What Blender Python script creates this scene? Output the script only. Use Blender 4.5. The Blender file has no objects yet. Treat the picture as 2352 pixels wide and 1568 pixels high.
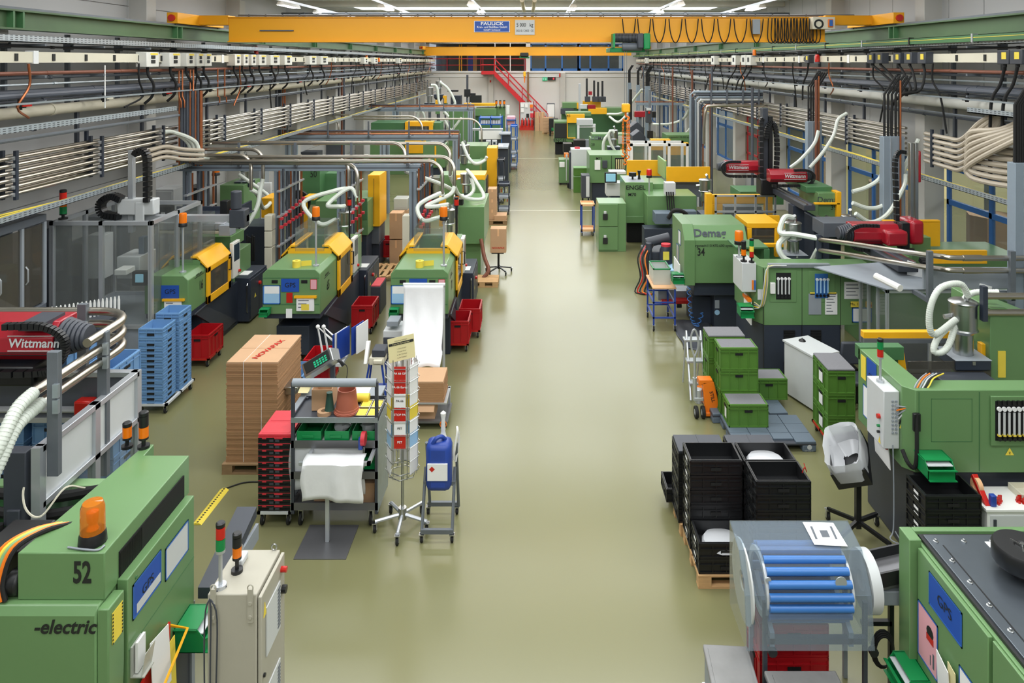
import bpy, math, random
from mathutils import Vector, Matrix
random.seed(7)
S = bpy.context.scene
# ---------------------------------------------------------------- camera, sky, lights, exposure
FPX, CAMH, VX, VY = 1640.0, 5.7, 1230.0, 141.0      # focal length in pixels of the 2352 px frame, eye height, vanishing point
cam_d = bpy.data.cameras.new('camera'); cam = bpy.data.objects.new('camera', cam_d)
S.collection.objects.link(cam); S.camera = cam
cam.location = (0, 0, CAMH); cam.rotation_euler = (math.pi / 2, 0, 0)
cam_d.sensor_width = 36; cam_d.lens = 36 * FPX / 2352
cam_d.shift_x = (1176 - VX) / 2352; cam_d.shift_y = -(784 - VY) / 2352
cam_d.clip_end = 200
S.view_settings.view_transform = 'Standard'; S.view_settings.look = 'None'
S.view_settings.gamma = 1; S.view_settings.use_curve_mapping = False
S.view_settings.exposure = -0.16
S.cycles.use_denoising = True; S.cycles.use_adaptive_sampling = True; S.cycles.adaptive_threshold = .025
S.cycles.max_bounces = 6; S.cycles.diffuse_bounces = 3; S.cycles.glossy_bounces = 3
S.cycles.transmission_bounces = 4; S.cycles.transparent_max_bounces = 12
S.cycles.sample_clamp_indirect = 4
W = bpy.data.worlds.new('overcast_sky'); S.world = W; W.use_nodes = True
W.node_tree.nodes['Background'].inputs[0].default_value = (.82, .90, 1, 1)
W.node_tree.nodes['Background'].inputs[1].default_value = 0.55
def area(name, loc, sx, sy, power, col=(1, 1, 1), rot=(0, 0, 0)):
    l = bpy.data.lights.new(name, 'AREA'); l.shape = 'RECTANGLE'; l.size = sx; l.size_y = sy
    l.energy = power; l.color = col
    o = bpy.data.objects.new(name, l); S.collection.objects.link(o); o.location = loc; o.rotation_euler = rot
    return o
for i in range(13):       # daylight through the roof glazing strips, one between each pair of roof beams
    area('roof_light', (0, -1.6 + 5.3 * i, 7.93), 15.0, 2.0, 560, (.97, .985, 1))

# ---------------------------------------------------------------- helpers
def fl(px, py):
    d = FPX * CAMH / (py - VY); return ((px - VX) * d / FPX, d)
def X(px, d): return (px - VX) * d / FPX
def Z(py, d): return CAMH - (py - VY) * d / FPX
def pd(px, py, d): return (X(px, d), d, Z(py, d))
def pz(px, py, z):
    d = FPX * (CAMH - z) / (py - VY); return (X(px, d), d, z)
def lin(h):
    h = h.lstrip('#'); r = [int(h[i:i + 2], 16) / 255 for i in (0, 2, 4)]
    return [c / 12.92 if c <= .04045 else ((c + .055) / 1.055) ** 2.4 for c in r] + [1]
M = {}
def mat(n, h, rough=.5, metal=0, var=.08, scale=6, bump=0, spec=.5, emit=0, stretch=None, coat=0, alpha=None):
    m = bpy.data.materials.new(n); m.use_nodes = True; t = m.node_tree; nd = t.nodes; b = nd['Principled BSDF']
    c = lin(h)
    b.inputs['Roughness'].default_value = rough; b.inputs['Metallic'].default_value = metal
    b.inputs['Specular IOR Level'].default_value = spec
    if coat: b.inputs['Coat Weight'].default_value = coat; b.inputs['Coat Roughness'].default_value = .08
    if emit:
        b.inputs['Emission Color'].default_value = c; b.inputs['Emission Strength'].default_value = emit
    tc = nd.new('ShaderNodeTexCoord'); no = nd.new('ShaderNodeTexNoise'); no.inputs['Scale'].default_value = scale
    no.inputs['Detail'].default_value = 4
    mp = nd.new('ShaderNodeMapping')
    if stretch: mp.inputs['Scale'].default_value = stretch
    t.links.new(tc.outputs['Object'], mp.inputs[0]); t.links.new(mp.outputs[0], no.inputs['Vector'])
    if var:
        mx = nd.new('ShaderNodeMix'); mx.data_type = 'RGBA'
        mx.inputs[6].default_value = [x * (1 - var) for x in c[:3]] + [1]
        mx.inputs[7].default_value = [min(1, x * (1 + var)) for x in c[:3]] + [1]
        t.links.new(no.outputs[0], mx.inputs[0]); t.links.new(mx.outputs[2], b.inputs['Base Color'])
    else: b.inputs['Base Color'].default_value = c
    if bump:
        bp = nd.new('ShaderNodeBump'); bp.inputs['Strength'].default_value = bump; bp.inputs['Distance'].default_value = .01
        t.links.new(no.outputs[0], bp.inputs['Height']); t.links.new(bp.outputs[0], b.inputs['Normal'])
    M[n] = m; return m
def clear(n, h, opac, rough=.05):
    m = bpy.data.materials.new(n); m.use_nodes = True; t = m.node_tree; nd = t.nodes
    nd.remove(nd['Principled BSDF']); out = nd['Material Output']
    tr = nd.new('ShaderNodeBsdfTransparent'); tr.inputs[0].default_value = [.5 + .5 * x for x in lin(h)[:3]] + [1]
    di = nd.new('ShaderNodeBsdfDiffuse'); di.inputs[0].default_value = lin(h)
    gl = nd.new('ShaderNodeBsdfGlossy'); gl.inputs['Roughness'].default_value = rough
    fr = nd.new('ShaderNodeFresnel'); fr.inputs[0].default_value = 1.45
    m1 = nd.new('ShaderNodeMixShader'); m1.inputs[0].default_value = opac
    m2 = nd.new('ShaderNodeMixShader')
    t.links.new(tr.outputs[0], m1.inputs[1]); t.links.new(di.outputs[0], m1.inputs[2])
    ge = nd.new('ShaderNodeNewGeometry'); mu = nd.new('ShaderNodeMath'); mu.operation = 'MULTIPLY_ADD'; mu.inputs[1].default_value = -1; mu.inputs[2].default_value = 1
    t.links.new(ge.outputs['Backfacing'], mu.inputs[0]); m3 = nd.new('ShaderNodeMath'); m3.operation = 'MULTIPLY'; t.links.new(fr.outputs[0], m3.inputs[0]); t.links.new(mu.outputs[0], m3.inputs[1])
    t.links.new(m3.outputs[0], m2.inputs[0]); t.links.new(m1.outputs[0], m2.inputs[1]); t.links.new(gl.outputs[0], m2.inputs[2])
    t.links.new(m2.outputs[0], out.inputs[0]); M[n] = m; return m
mat('green', '678B5B', .3, var=.06, scale=2)
mat('dgreen', '47734A', .45, var=.06)
mat('lgreen', '86AC78', .42, var=.05)
mat('rail', '4E6847', .5, var=.25, scale=1.5)
mat('yellow', 'F2B21B', .4, var=.05)
mat('crane', 'F0A818', .42, var=.04, scale=1)
mat('navy', '2E3542', .45, var=.1)
mat('black', '17181A', .4, var=.15)
mat('rubber', '141414', .75, var=.2)
mat('charcoal', '3C4048', .5)
mat('grey', '8E959C', .5)
mat('dgrey', '5A6068', .5)
mat('lgrey', 'C9CCCC', .5, var=.04)
mat('white', 'E8E8E4', .5, var=.03)
mat('cream', 'D5D0BC', .5, var=.03)
mat('offwhite', 'DADAD2', .6, var=.04)
mat('farwall', 'D8D7D3', .7, var=.03, scale=.6)
mat('wallshade', 'B9B9B8', .7, var=.04, scale=.6)  # toned darker than farwall: the walls' shading is put into the colour
mat('wallshadedark', 'A4A4A4', .7, var=.05, scale=.6)  # wall shading put into the base colour, darker again than the panels
mat('cabgrey', 'AAA697', .5, var=.04)
mat('concrete', 'C2C0BA', .8, var=.05, scale=1.2, bump=.1)
mat('floormat', '7A7955', .30, var=.05, scale=.35, spec=.55)
mat('steel', 'B9BBBB', .28, 1, var=.08, scale=3)
mat('inox', 'BDB7AC', .3, 1, var=.06, scale=2)
mat('galv', 'A8B2B8', .42, .7, var=.15, scale=14)
mat('alu', 'C3C7CC', .35, .6, var=.05)
mat('strut', '6B7177', .5, .3, var=.15)
mat('post', '8A97A3', .5, .1, var=.06)
mat('copper', 'B06A45', .35, .8, var=.2)
mat('brown', '7A4A38', .5, .2, var=.2)
mat('darkpipe', '4A4F58', .5, var=.1)
mat('beigepipe', 'CBC4AE', .55, var=.08)
mat('hosewhite', 'D6DCD2', .35, var=.08, scale=30, stretch=(1, 1, 4))
mat('hosebeige', 'B9AE9C', .45, var=.1)
mat('red', 'B3121C', .4, var=.08)
mat('robot', '9E1626', .3, var=.08, coat=.3)
mat('stair', 'C8232B', .5, var=.05)
mat('redlid', 'CE3440', .5, var=.18, scale=9)
mat('orange', 'EE7A17', .4, var=.04)
mat('amber', 'E8760F', .2, var=.1)
mat('redlamp', 'C0241C', .2)
mat('greenlamp', '118244', .25)
mat('blue', '2A62B0', .45)
mat('winblue', '2E66A8', .45)
mat('dblue', '25449A', .4)
mat('signblue', '1F4FA8', .5, var=.03)
mat('bluecrate', '6C95C0', .45, var=.07)
mat('greencrate', '517C30', .45, var=.12, scale=5)
mat('binGreen', '0F8446', .4)
mat('card', 'C09A76', .8, var=.06, scale=5)
mat('cardedge', 'A67E58', .85, var=.3, scale=60, stretch=(.2, .2, 6))
mat('wood', 'C39C6C', .75, var=.22, scale=9, stretch=(1, 5, 5))
mat('oldwood', '8F7250', .8, var=.3, scale=9, stretch=(1, 5, 5))
mat('tan', 'E0B083', .6, var=.05)
mat('paper', 'ECECEA', .7, var=.03)
mat('pink', 'E2A5AE', .6, var=.03)
mat('lblue', '9CC4E4', .6, var=.04)
mat('paperyellow', 'EAD24A', .6)
mat('manila', 'DDD3A0', .6, var=.04)
mat('terracotta', 'A95E48', .6, var=.08)
mat('bottlegreen', '23463A', .5)
mat('plate', '77777A', .4, .6, var=.12, scale=4)
mat('foam', '77777B', .9, var=.1, scale=40)
mat('greyplastic', '5F6C79', .5, var=.08)
mat('bag', 'E6E7E8', .35, var=.05, scale=7, bump=.3)
mat('roller', '3A73B8', .3)
mat('ink', '1B1E1C', .6, var=0)
mat('signwhite', 'F0F0F0', .6, var=0)
mat('screen', '2C3B46', .2)
mat('lit', '7FB0C4', .3, emit=.5)
mat('lamp', 'FFFDF5', .5, emit=6, var=0)
mat('skylight', 'F6F9FC', .5, emit=1.6, var=0)
mat('exitlit', '1FA878', .4, emit=.6)
mat('redlit', 'D03040', .4, emit=.8)
mat('dark', '0C0D0F', .7)
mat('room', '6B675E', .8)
mat('whiteband', 'E4E6E6', .6, var=.04)
mat('lidmetal','6C747C',.3,.75,var=.2,scale=3)
mat('grime','868685',.55,.1,var=.22,scale=6)
clear('hoodglass', 'CBD8E2', .13)
clear('acrylic', 'DADEDC', .06)
clear('glass', 'AEB9B9', .10, .03)
clear('smoke', '6E6A60', .35, .05)
clear('film', 'F4F6F9', .5, .12)
clear('milky', 'D8DAD2', .6, .2)
clear('amberglass', 'F08A1C', .45, .05)

class B:
    """collects faces for one mesh (world or local coordinates)"""
    def __init__(s): s.v = []; s.f = []; s.mi = []; s.cm = 0
    def m(s, i): s.cm = i; return s
    def add(s, vs, fs):
        o = len(s.v); s.v += [tuple(p) for p in vs]
        for f in fs: s.f.append([i + o for i in f]); s.mi.append(s.cm)
        return s
    def box(s, x0, y0, z0, x1, y1, z1):
        x0, x1 = min(x0, x1), max(x0, x1); y0, y1 = min(y0, y1), max(y0, y1); z0, z1 = min(z0, z1), max(z0, z1)
        return s.add([(x, y, z) for z in (z0, z1) for y in (y0, y1) for x in (x0, x1)],
                     [(0, 2, 3, 1), (4, 5, 7, 6), (0, 1, 5, 4), (2, 6, 7, 3), (0, 4, 6, 2), (1, 3, 7, 5)])
    def cb(s, x, y, z, w, d, h):      # box by centre of the bottom face
        return s.box(x - w / 2, y - d / 2, z, x + w / 2, y + d / 2, z + h)
    def pb(s, px0, py0, px1, py1, d, dep, z1=None):   # box: front face spans these photo pixels at distance d, dep deep
        za = Z(py0, d); zb = Z(py1, d) if py1 is not None else (z1 or 0)
        return s.box(X(px0, d), d, max(zb, 0) if py1 is not None else zb, X(px1, d), d + dep, za)
    def prism(s, poly, ax, a, b):     # polygon of the two other axes extruded along ax
        n = len(poly)
        def mk(u, v, w): return {'x': (w, u, v), 'y': (u, w, v), 'z': (u, v, w)}[ax]
        vs = [mk(u, v, a) for u, v in poly] + [mk(u, v, b) for u, v in poly]
        ar = sum(poly[i][0] * poly[(i + 1) % n][1] - poly[(i + 1) % n][0] * poly[i][1] for i in range(n))
        fs = [tuple(range(n)), tuple(reversed(range(n, 2 * n)))] + [(i, i + n, (i + 1) % n + n, (i + 1) % n) for i in range(n)]
        flip = (ar > 0) == (ax != 'y')
        if b < a: flip = not flip
        if flip: fs = [tuple(reversed(f)) for f in fs]
        return s.add(vs, fs)
    def cyl(s, p, q, r, r2=None, n=12, cap=True):
        p, q = Vector(p), Vector(q); r2 = r if r2 is None else r2
        a = (q - p).normalized(); u = a.orthogonal().normalized(); w = a.cross(u)
        vs = []
        for c, rr in ((p, r), (q, r2)):
            vs += [c + (u * math.cos(6.2832 * i / n) + w * math.sin(6.2832 * i / n)) * rr for i in range(n)]
        fs = [(i, (i + 1) % n, (i + 1) % n + n, i + n) for i in range(n)]
        if cap: fs += [tuple(reversed(range(n))), tuple(range(n, 2 * n))]
        return s.add(vs, fs)
    def ring(s, c, r, t, n=16, ax='z', h=.01): # flat annulus body
        pts = [(r, 0), (r, h), (r - t, h), (r - t, 0), (r, 0)]
        return s.lathe(pts, c, n, ax)
    def lathe(s, prof, c=(0, 0, 0), n=16, ax='z'):
        vs = []
        for r, z in prof:
            for i in range(n):
                a = 6.283185 * i / n; u, v = r * math.cos(a), r * math.sin(a)
                q = {'z': (u, v, z), 'y': (u, z, -v), 'x': (z, u, v)}[ax]
                vs.append((c[0] + q[0], c[1] + q[1], c[2] + q[2]))
        fs = []
        for k in range(len(prof) - 1):
            for i in range(n):
                j = (i + 1) % n; fs.append((k * n + i, k * n + j, (k + 1) * n + j, (k + 1) * n + i))
        if prof[0][0] > 1e-4 and prof[0] != prof[-1]: fs.append(tuple(reversed(range(n))))
        if prof[-1][0] > 1e-4 and prof[0] != prof[-1]: fs.append(tuple(range((len(prof) - 1) * n, len(prof) * n)))
        return s.add(vs, fs)
    def tube(s, pts, r, n=8, closed=False, cap=True):
        P = [Vector(p) for p in pts]; m = len(P); vs = []; u = None
        for i in range(m):
            if closed: t = (P[(i + 1) % m] - P[i - 1]).normalized()
            else: t = (P[min(i + 1, m - 1)] - P[max(i - 1, 0)]).normalized()
            if u is None: u = t.orthogonal().normalized()
            else:
                u = (u - t * u.dot(t)); u = u.normalized() if u.length > 1e-6 else t.orthogonal().normalized()
            w = t.cross(u); rr = r[i] if isinstance(r, (list, tuple)) else r
            vs += [P[i] + (u * math.cos(6.2832 * k / n) + w * math.sin(6.2832 * k / n)) * rr for k in range(n)]
        fs = []
        for i in range(m if closed else m - 1):
            j = (i + 1) % m
            for k in range(n): fs.append((i * n + k, i * n + (k + 1) % n, j * n + (k + 1) % n, j * n + k))
        if cap and not closed: fs += [tuple(reversed(range(n))), tuple(range((m - 1) * n, m * n))]
        return s.add(vs, fs)
    def quad(s, a, b, c, d): return s.add([a, b, c, d], [(0, 1, 2, 3)])
    def sheet(s, a, b, c, d, t=.004):   # thin slab over quad
        n = (Vector(b) - Vector(a)).cross(Vector(d) - Vector(a)).normalized() * t
        A = [Vector(p) for p in (a, b, c, d)]; vs = A + [p - n for p in A]
        return s.add(vs, [(0, 1, 2, 3), (7, 6, 5, 4), (0, 4, 5, 1), (1, 5, 6, 2), (2, 6, 7, 3), (3, 7, 4, 0)])
    def tray(s, x0, y0, z0, x1, y1, z1, t=.02, tb=None):  # open-top box with walls
        tb = tb or t
        a = [(x0, y0), (x1, y0), (x1, y1), (x0, y1)]; b = [(x0 + t, y0 + t), (x1 - t, y0 + t), (x1 - t, y1 - t), (x0 + t, y1 - t)]
        vs = [(x, y, z0) for x, y in a] + [(x, y, z1) for x, y in a] + [(x, y, z1) for x, y in b] + [(x, y, z0 + tb) for x, y in b]
        fs = [(3, 2, 1, 0)] + [(i, (i + 1) % 4, (i + 1) % 4 + 4, i + 4) for i in range(4)]
        fs += [(i + 4, (i + 1) % 4 + 4, (i + 1) % 4 + 8, i + 8) for i in range(4)]
        fs += [(i + 8, (i + 1) % 4 + 8, (i + 1) % 4 + 12, i + 12) for i in range(4)] + [(12, 13, 14, 15)]
        return s.add(vs, fs)
    def xf(s, mtx, start=0):
        for i in range(start, len(s.v)): s.v[i] = tuple(mtx @ Vector(s.v[i]))
        return s
    def sphere(s, c, r, n=12, k=8, sz=1):
        return s.lathe([(max(r * math.sin(math.pi * i / k), 1e-5), -r * sz * math.cos(math.pi * i / k)) for i in range(k + 1)], c, n)
def bez(pts, n=6):      # smooth path through points (Catmull-Rom)
    P = [Vector(p) for p in pts]; P = [P[0] * 2 - P[1]] + P + [P[-1] * 2 - P[-2]]; out = []
    for i in range(1, len(P) - 2):
        a, b, c, d = P[i - 1:i + 3]
        for k in range(n):
            t = k / n
            out.append(.5 * (2 * b + (c - a) * t + (2 * a - 5 * b + 4 * c - d) * t * t + (3 * b - a - 3 * c + d) * t ** 3))
    return out + [P[-2]]
COL = S.collection
ROOTLOC = {}
def mesh_of(name, b, mats, loc=(0, 0, 0), smooth=True):
    me = bpy.data.meshes.new(name); lx, ly, lz = loc
    me.from_pydata([(x - lx, y - ly, z - lz) for x, y, z in b.v], [], b.f)
    for mm in ([mats] if isinstance(mats, str) else mats): me.materials.append(M[mm])
    if len(me.materials) > 1: me.polygons.foreach_set('material_index', b.mi)
    if smooth:
        me.polygons.foreach_set('use_smooth', [True] * len(me.polygons)); me.set_sharp_from_angle(angle=.62)
    me.update(); return me
def bevel(o, w, seg=2):
    if w:
        md = o.modifiers.new('edge_rounding', 'BEVEL'); md.width = w; md.segments = seg; md.limit_method = 'ANGLE'; md.angle_limit = .7
    return o
def thing(name, label, cat, loc=(0, 0, 0), rz=0, group=None):
    o = bpy.data.objects.new(name, None); COL.objects.link(o); o.empty_display_size = .1
    o.location = loc; o.rotation_euler = (0, 0, rz); o['label'] = label; o['category'] = cat
    if group: o['group'] = group
    ROOTLOC[o.name] = tuple(loc); return o
def part(parent, name, b, mats, bev=0, local=False, label=None, kind=None, smooth=True):
    loc = (0, 0, 0)
    if not local and parent is not None: loc = ROOTLOC.get(parent.name, (0, 0, 0))
    o = bpy.data.objects.new(name, mesh_of(name, b, mats, loc, smooth)); COL.objects.link(o)
    if parent is not None: o.parent = parent; ROOTLOC[o.name] = loc
    if label: o['label'] = label
    if kind: o['kind'] = kind
    return bevel(o, bev)
def solo(name, b, mats, label, cat, loc=(0, 0, 0), rz=0, group=None, bev=0, local=False, kind=None):
    o = bpy.data.objects.new(name, mesh_of(name, b, mats, (0, 0, 0) if local else loc)); COL.objects.link(o)
    o.location = loc; o.rotation_euler = (0, 0, rz); o['label'] = label; o['category'] = cat
    if group: o['group'] = group
    if kind: o['kind'] = kind
    ROOTLOC[o.name] = tuple(loc); return bevel(o, bev)
def struct(name, b, mats, parent=None, bev=0):
    o = bpy.data.objects.new(name, mesh_of(name, b, mats)); COL.objects.link(o)
    if parent is None: o['kind'] = 'structure'
    else: o.parent = parent
    return bevel(o, bev)
def share(parent, name, src, loc):     # another part sharing mesh data
    o = src.copy(); o.name = name; o.parent = parent; o.location = loc; COL.objects.link(o); return o
KIDS = {}
def dup(root, loc, rz=None, label=None, group=None):
    r = root.copy(); COL.objects.link(r); r.location = loc
    if rz is not None: r.rotation_euler = (0, 0, rz)
    if label: r['label'] = label
    if group: r['group'] = group
    if root.name not in KIDS: KIDS[root.name] = [(c, list(c.children)) for c in root.children]
    for c, gs in KIDS[root.name]:
        cc = c.copy(); COL.objects.link(cc); cc.parent = r
        for g in gs:
            gg = g.copy(); COL.objects.link(gg); gg.parent = cc
    ROOTLOC[r.name] = tuple(loc); return r
ORD = 'first second third fourth fifth sixth seventh eighth ninth tenth eleventh twelfth thirteenth fourteenth fifteenth sixteenth seventeenth eighteenth nineteenth twentieth'.split()
def nth(i):
    if i < 20: return ORD[i]
    t = {2: 'twenty', 3: 'thirty', 4: 'forty', 5: 'fifty'}[(i + 1) // 10]
    return t + '-' + ORD[(i + 1) % 10 - 1] if (i + 1) % 10 else t[:-1] + 'ieth'
FONTS = {}
def text(parent, s, o, u, v, size, m='ink', name='lettering', shear=0, bold=0, align='CENTER', xs=1, local=False, label=None):
    """flat lettering: centre o, unit direction u of reading, v up; size = capital height in metres"""
    key = (s, shear, bold, align)
    if key not in FONTS:
        c = bpy.data.curves.new('lettering', 'FONT'); c.body = s; c.align_x = align; c.align_y = 'CENTER'; c.size = 1.42; c.shear = shear; c.offset = bold
        c.resolution_u = 3
        t = bpy.data.objects.new('lettering', c); me = bpy.data.meshes.new_from_object(t)
        FONTS[key] = ([tuple(p.co) for p in me.vertices], [tuple(p.vertices) for p in me.polygons])
        bpy.data.objects.remove(t); bpy.data.meshes.remove(me)
    vs, fs = FONTS[key]; u = Vector(u).normalized(); v = Vector(v).normalized(); n = u.cross(v) * .0015; o = Vector(o)
    b = B(); b.add([o + n + u * (x * size * xs) + v * (y * size) for x, y, z in vs], fs)
    return part(parent, name, b, m, smooth=False, local=local, label=label)
UX, UZ, UY = (1, 0, 0), (0, 0, 1), (0, 1, 0)
# ================================================================ the hall
XW, YF, ZC = 9.6, 61.5, 8.0
COLY = [11.5 + 5.3 * k for k in range(10)]          # concrete columns
b = B(); b.box(-XW, -6, -.2, XW, YF + 8, 0); struct('floor', b, 'floormat')
# floor finish: olive resin, slightly uneven gloss, scuffs
m = M['floormat']; t = m.node_tree; nd = t.nodes; bs = nd['Principled BSDF']
n2 = nd.new('ShaderNodeTexNoise'); n2.inputs['Scale'].default_value = .5; n2.inputs['Detail'].default_value = 2
mr = nd.new('ShaderNodeMapRange'); mr.inputs[3].default_value = .19; mr.inputs[4].default_value = .27
tc = [x for x in nd if x.type == 'TEX_COORD'][0]
t.links.new(tc.outputs['Object'], n2.inputs['Vector']); t.links.new(n2.outputs[0], mr.inputs[0]); t.links.new(mr.outputs[0], bs.inputs['Roughness'])
b = B(); b.box(1.95, 42.0, .0, -1.5, 42.04, .003); b.box(-1.6, 27.3, 0, 2.2, 27.36, .003)
struct('trim_1', b, 'cream')
# ceiling
b = B(); b.box(-XW, -6, ZC + .06, XW, YF, ZC + .3); ce = struct('ceiling', b, 'offwhite')
pl = None
for i in range(12):       # translucent roof glazing lit by the sky above
    b = B(); b.box(-7.6, -2.65 + 5.3 * i, 7.96, 7.6, -.55 + 5.3 * i, 7.99); struct('skylight', b, 'skylight', ce)
for i in range(13):
    y0 = -4.25 + 5.3 * i
    for (a, c) in ((.2, 1.05), (1.1, 1.9), (3.4, 4.2), (4.25, 5.1)):
        if pl is None:
            b = B(); b.box(-XW, 0, 0, XW, .8, .06); pl = struct('ceiling_panel', b, 'whiteband', ce); pl.location = (0, y0 + a, ZC)
        else: share(ce, 'ceiling_panel', pl, (0, y0 + a, ZC))
for i, y in enumerate(COLY):
    b = B(); b.box(-XW, y, 7.8, XW, y + .3, ZC + .05); struct('trim_%d' % (i + 2), b, 'offwhite', bev=.02)
# side walls with their cladding panels
def wall_side(name, s, zs, vertical):
    b = B(); b.box(s * XW, -6, zs, s * (XW + .25), YF, ZC + .3); w = struct(name, b, 'wallshadedark')
    src = None
    L = 1.3 if vertical else 5.3
    k0, k1 = (int(6 / L), int(YF / L)) if True else (0, 0)
    rows = [(zs, 4.9), (4.92, 6.4), (6.42, ZC)] if vertical else [(a * 1.0 + zs, a * 1.0 + zs + .985) for a in range(int(ZC - zs))]
    for (za, zb) in rows:
        src = None
        for k in range(k0, k1):
            y0 = 6.15 + L * (k - k0)
            if y0 + L > YF: break
            if src is None:
                b = B(); b.box(0, 0, za, -s * .03, L - .02, zb); src = struct('wall_panel', b, 'wallshade', w, bev=.006); src.location = (s * XW, y0, 0)
            else: share(w, 'wall_panel', src, (s * XW, y0, 0))
    return w
wall_side('wall_left', -1, 0.0, False)
wall_side('wall_right', 1, 3.25, True)
b = B(); b.box(XW, -6, 0, XW + .25, YF, .75); struct('wall_right_base', b, 'wallshadedark')
b = B(); b.box(-XW - .2, -6.2, -.2, XW + .2, -6, ZC + .3); struct('wall_near', b, 'wallshade')
for s in (-1, 1):
    for y in COLY:
        b = B(); b.box(s * 9.15, y, 0, s * 9.62, y + .42, 7.6)
        b.box(s * 8.75, y + .06, 6.0, s * 9.2, y + .36, 6.22)      # corbel under the crane rail
        o = struct('column', b, 'concrete', bev=.012)
# far wall with gallery
g = 61.5
b = B(); b.box(-XW, g, 0, XW, g + .3, Z(165, g)); b.box(-XW, g, 7.25, XW, g + .3, ZC + .3)
b.box(-XW, g, 4.7, X(985, g), g + .3, 7.3); b.box(X(1208, g), g, 4.7, X(1218, g), g + .3, 7.3); b.box(X(1432, g), g, 4.7, XW, g + .3, 7.3)
struct('wall_far', b, 'farwall')
b = B(); b.box(X(985, g), g - .12, Z(167, g), XW, g, Z(163, g)); b.box(-XW, g - .06, Z(177, g), XW, g, Z(175, g)); struct('trim_20', b, 'whiteband')
for px in (1128, 1292):
    b = B(); b.box(X(px - 6, g), g - .35, 0, X(px + 6, g), g, Z(167, g)); struct('column', b, 'concrete', bev=.02)
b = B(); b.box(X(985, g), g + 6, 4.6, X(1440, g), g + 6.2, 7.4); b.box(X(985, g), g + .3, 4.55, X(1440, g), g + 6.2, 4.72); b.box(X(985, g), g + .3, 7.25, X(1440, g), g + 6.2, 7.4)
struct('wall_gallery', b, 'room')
def window_frame(nm, rects, bars, cm, glassrect, axis, at, th=.08, gm='glass'):
    """rects / bars: (u0,z0,u1,z1) of frame bars in the wall plane"""
    fr = None
    for i, (u0, z0, u1, z1) in enumerate(rects + bars):
        b = B()
        if axis == 'x': b.box(u0, at - th / 2, z0, u1, at + th / 2, z1)
        else: b.box(at - th / 2, u0, z0, at + th / 2, u1, z1)
        if fr is None: fr = struct(nm, b, cm)
        else: struct('mullion' if i >= len(rects) else 'frame_bar', b, cm, fr)
    for (u0, z0, u1, z1) in glassrect:
        b = B()
        if axis == 'x': b.box(u0, at - .008, z0, u1, at + .008, z1)
        else: b.box(at - .008, u0, z0, at + .008, u1, z1)
        struct('pane', b, gm, fr)
    return fr
# gallery window band on the far wall (blue)
zb, zt = Z(163, g), Z(99, g); xs = [1218, 1253, 1291, 1328, 1356, 1398, 1432]
bars = [(X(p, g) - .07, zb, X(p, g) + .07, zt) for p in xs[1:-1]] + [(X(1330, g) - .14, zb, X(1330, g) + .14, zt)]
rc = [(X(1218, g), zb, X(1432, g), zb + .22), (X(1218, g), zt - .15, X(1432, g), zt), (X(1218, g), zb, X(1221, g), zt), (X(1429, g), zb, X(1432, g), zt)]
window_frame('window_1', rc, bars, 'winblue', [(X(xs[i], g), zb, X(xs[i + 1], g), zt) for i in range(6)], 'x', g + .1)
# right wall: one glazed bay between each pair of columns, the third a red framed gate
for k in range(-1, 9):
    y0 = 11.5 + 5.3 * k + .42 + .02; y1 = y0 + 4.84; zb, zt, zm = .75, 3.25, 2.42
    red = k == 3; cm = 'red' if red else 'winblue'; w = .09
    rc = [(y0, zb, y1, zb + w), (y0, zt - w, y1, zt), (y0, zb, y0 + w, zt), (y1 - w, zb, y1, zt)]
    ys = [y0 + (y1 - y0) * q / 3 for q in range(4)]
    bars = [(y - .05, zb, y + .05, zt) for y in ys[1:3]] + [(y0, zm - .06, y1, zm + .06)]
    if red: bars += [(y0, 1.5, y1, 1.58), (ys[1] + .3, .75, ys[1] + .38, 2.1), (ys[2] - .3, .75, ys[2] - .22, 2.1)]
    gl = [(ys[i], a, ys[i + 1], c) for i in range(3) for a, c in ((zb, zm), (zm, zt))]
    window_frame('door_1' if red else 'window_%d' % (k + 3), rc, bars, cm, gl, 'y', XW + .1)
# the neighbouring hall behind that glazing
b = B(); b.box(XW + .25, -2, -.2, 17, YF, 0); struct('floor_store', b, 'floormat')
b = B(); b.box(17, -2, 0, 17.2, YF, 4.6); struct('wall_store', b, 'manila')
b = B(); b.box(XW + .25, -2, 4.4, 17, YF, 4.6); struct('ceiling_store', b, 'offwhite')
for y in (9, 18, 27, 36): area('store_fill', (13.2, y, 4.3), 3.0, 7, 420)  # added fill lamps without fixtures, brightening the hall behind the glazing

# ---------------------------------------------------------------- crane runways and cranes
for s, nm in ((-1, 'left'), (1, 'right')):
    x = s * 8.6; th = thing('crane_rail', 'green crane runway beam with %s along the %s wall' % ('rust stains' if s < 0 else 'a teal conductor line', nm), 'crane rail', (x, 30, 6.2))
    b = B(); b.box(x - .14, 4, 6.22, x + .14, 61, 6.25); b.box(x - .02, 4, 6.25, x + .02, 61, 6.52); b.box(x - .14, 4, 6.52, x + .14, 61, 6.55); part(th, 'beam', b, 'rail')
    b = B(); b.box(x - .03, 4, 6.55, x + .03, 61, 6.6); part(th, 'track', b, 'strut')
    for y in COLY:
        b = B(); b.box(x - .13, y + .08, 6.25, x + .13, y + .12, 6.52); b.box(x - .13, y + .3, 6.25, x + .13, y + .34, 6.52); part(th, 'stiffener', b, 'dgreen')
x = 8.36
th = thing('conductor_line', 'teal enclosed conductor rail with a yellow stripe under the right crane beam', 'conductor rail', (x, 30, 6.1))
b = B(); b.box(x - .04, 4, 6.08, x + .04, 61, 6.2); part(th, 'casing', b, 'dgreen')
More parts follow.
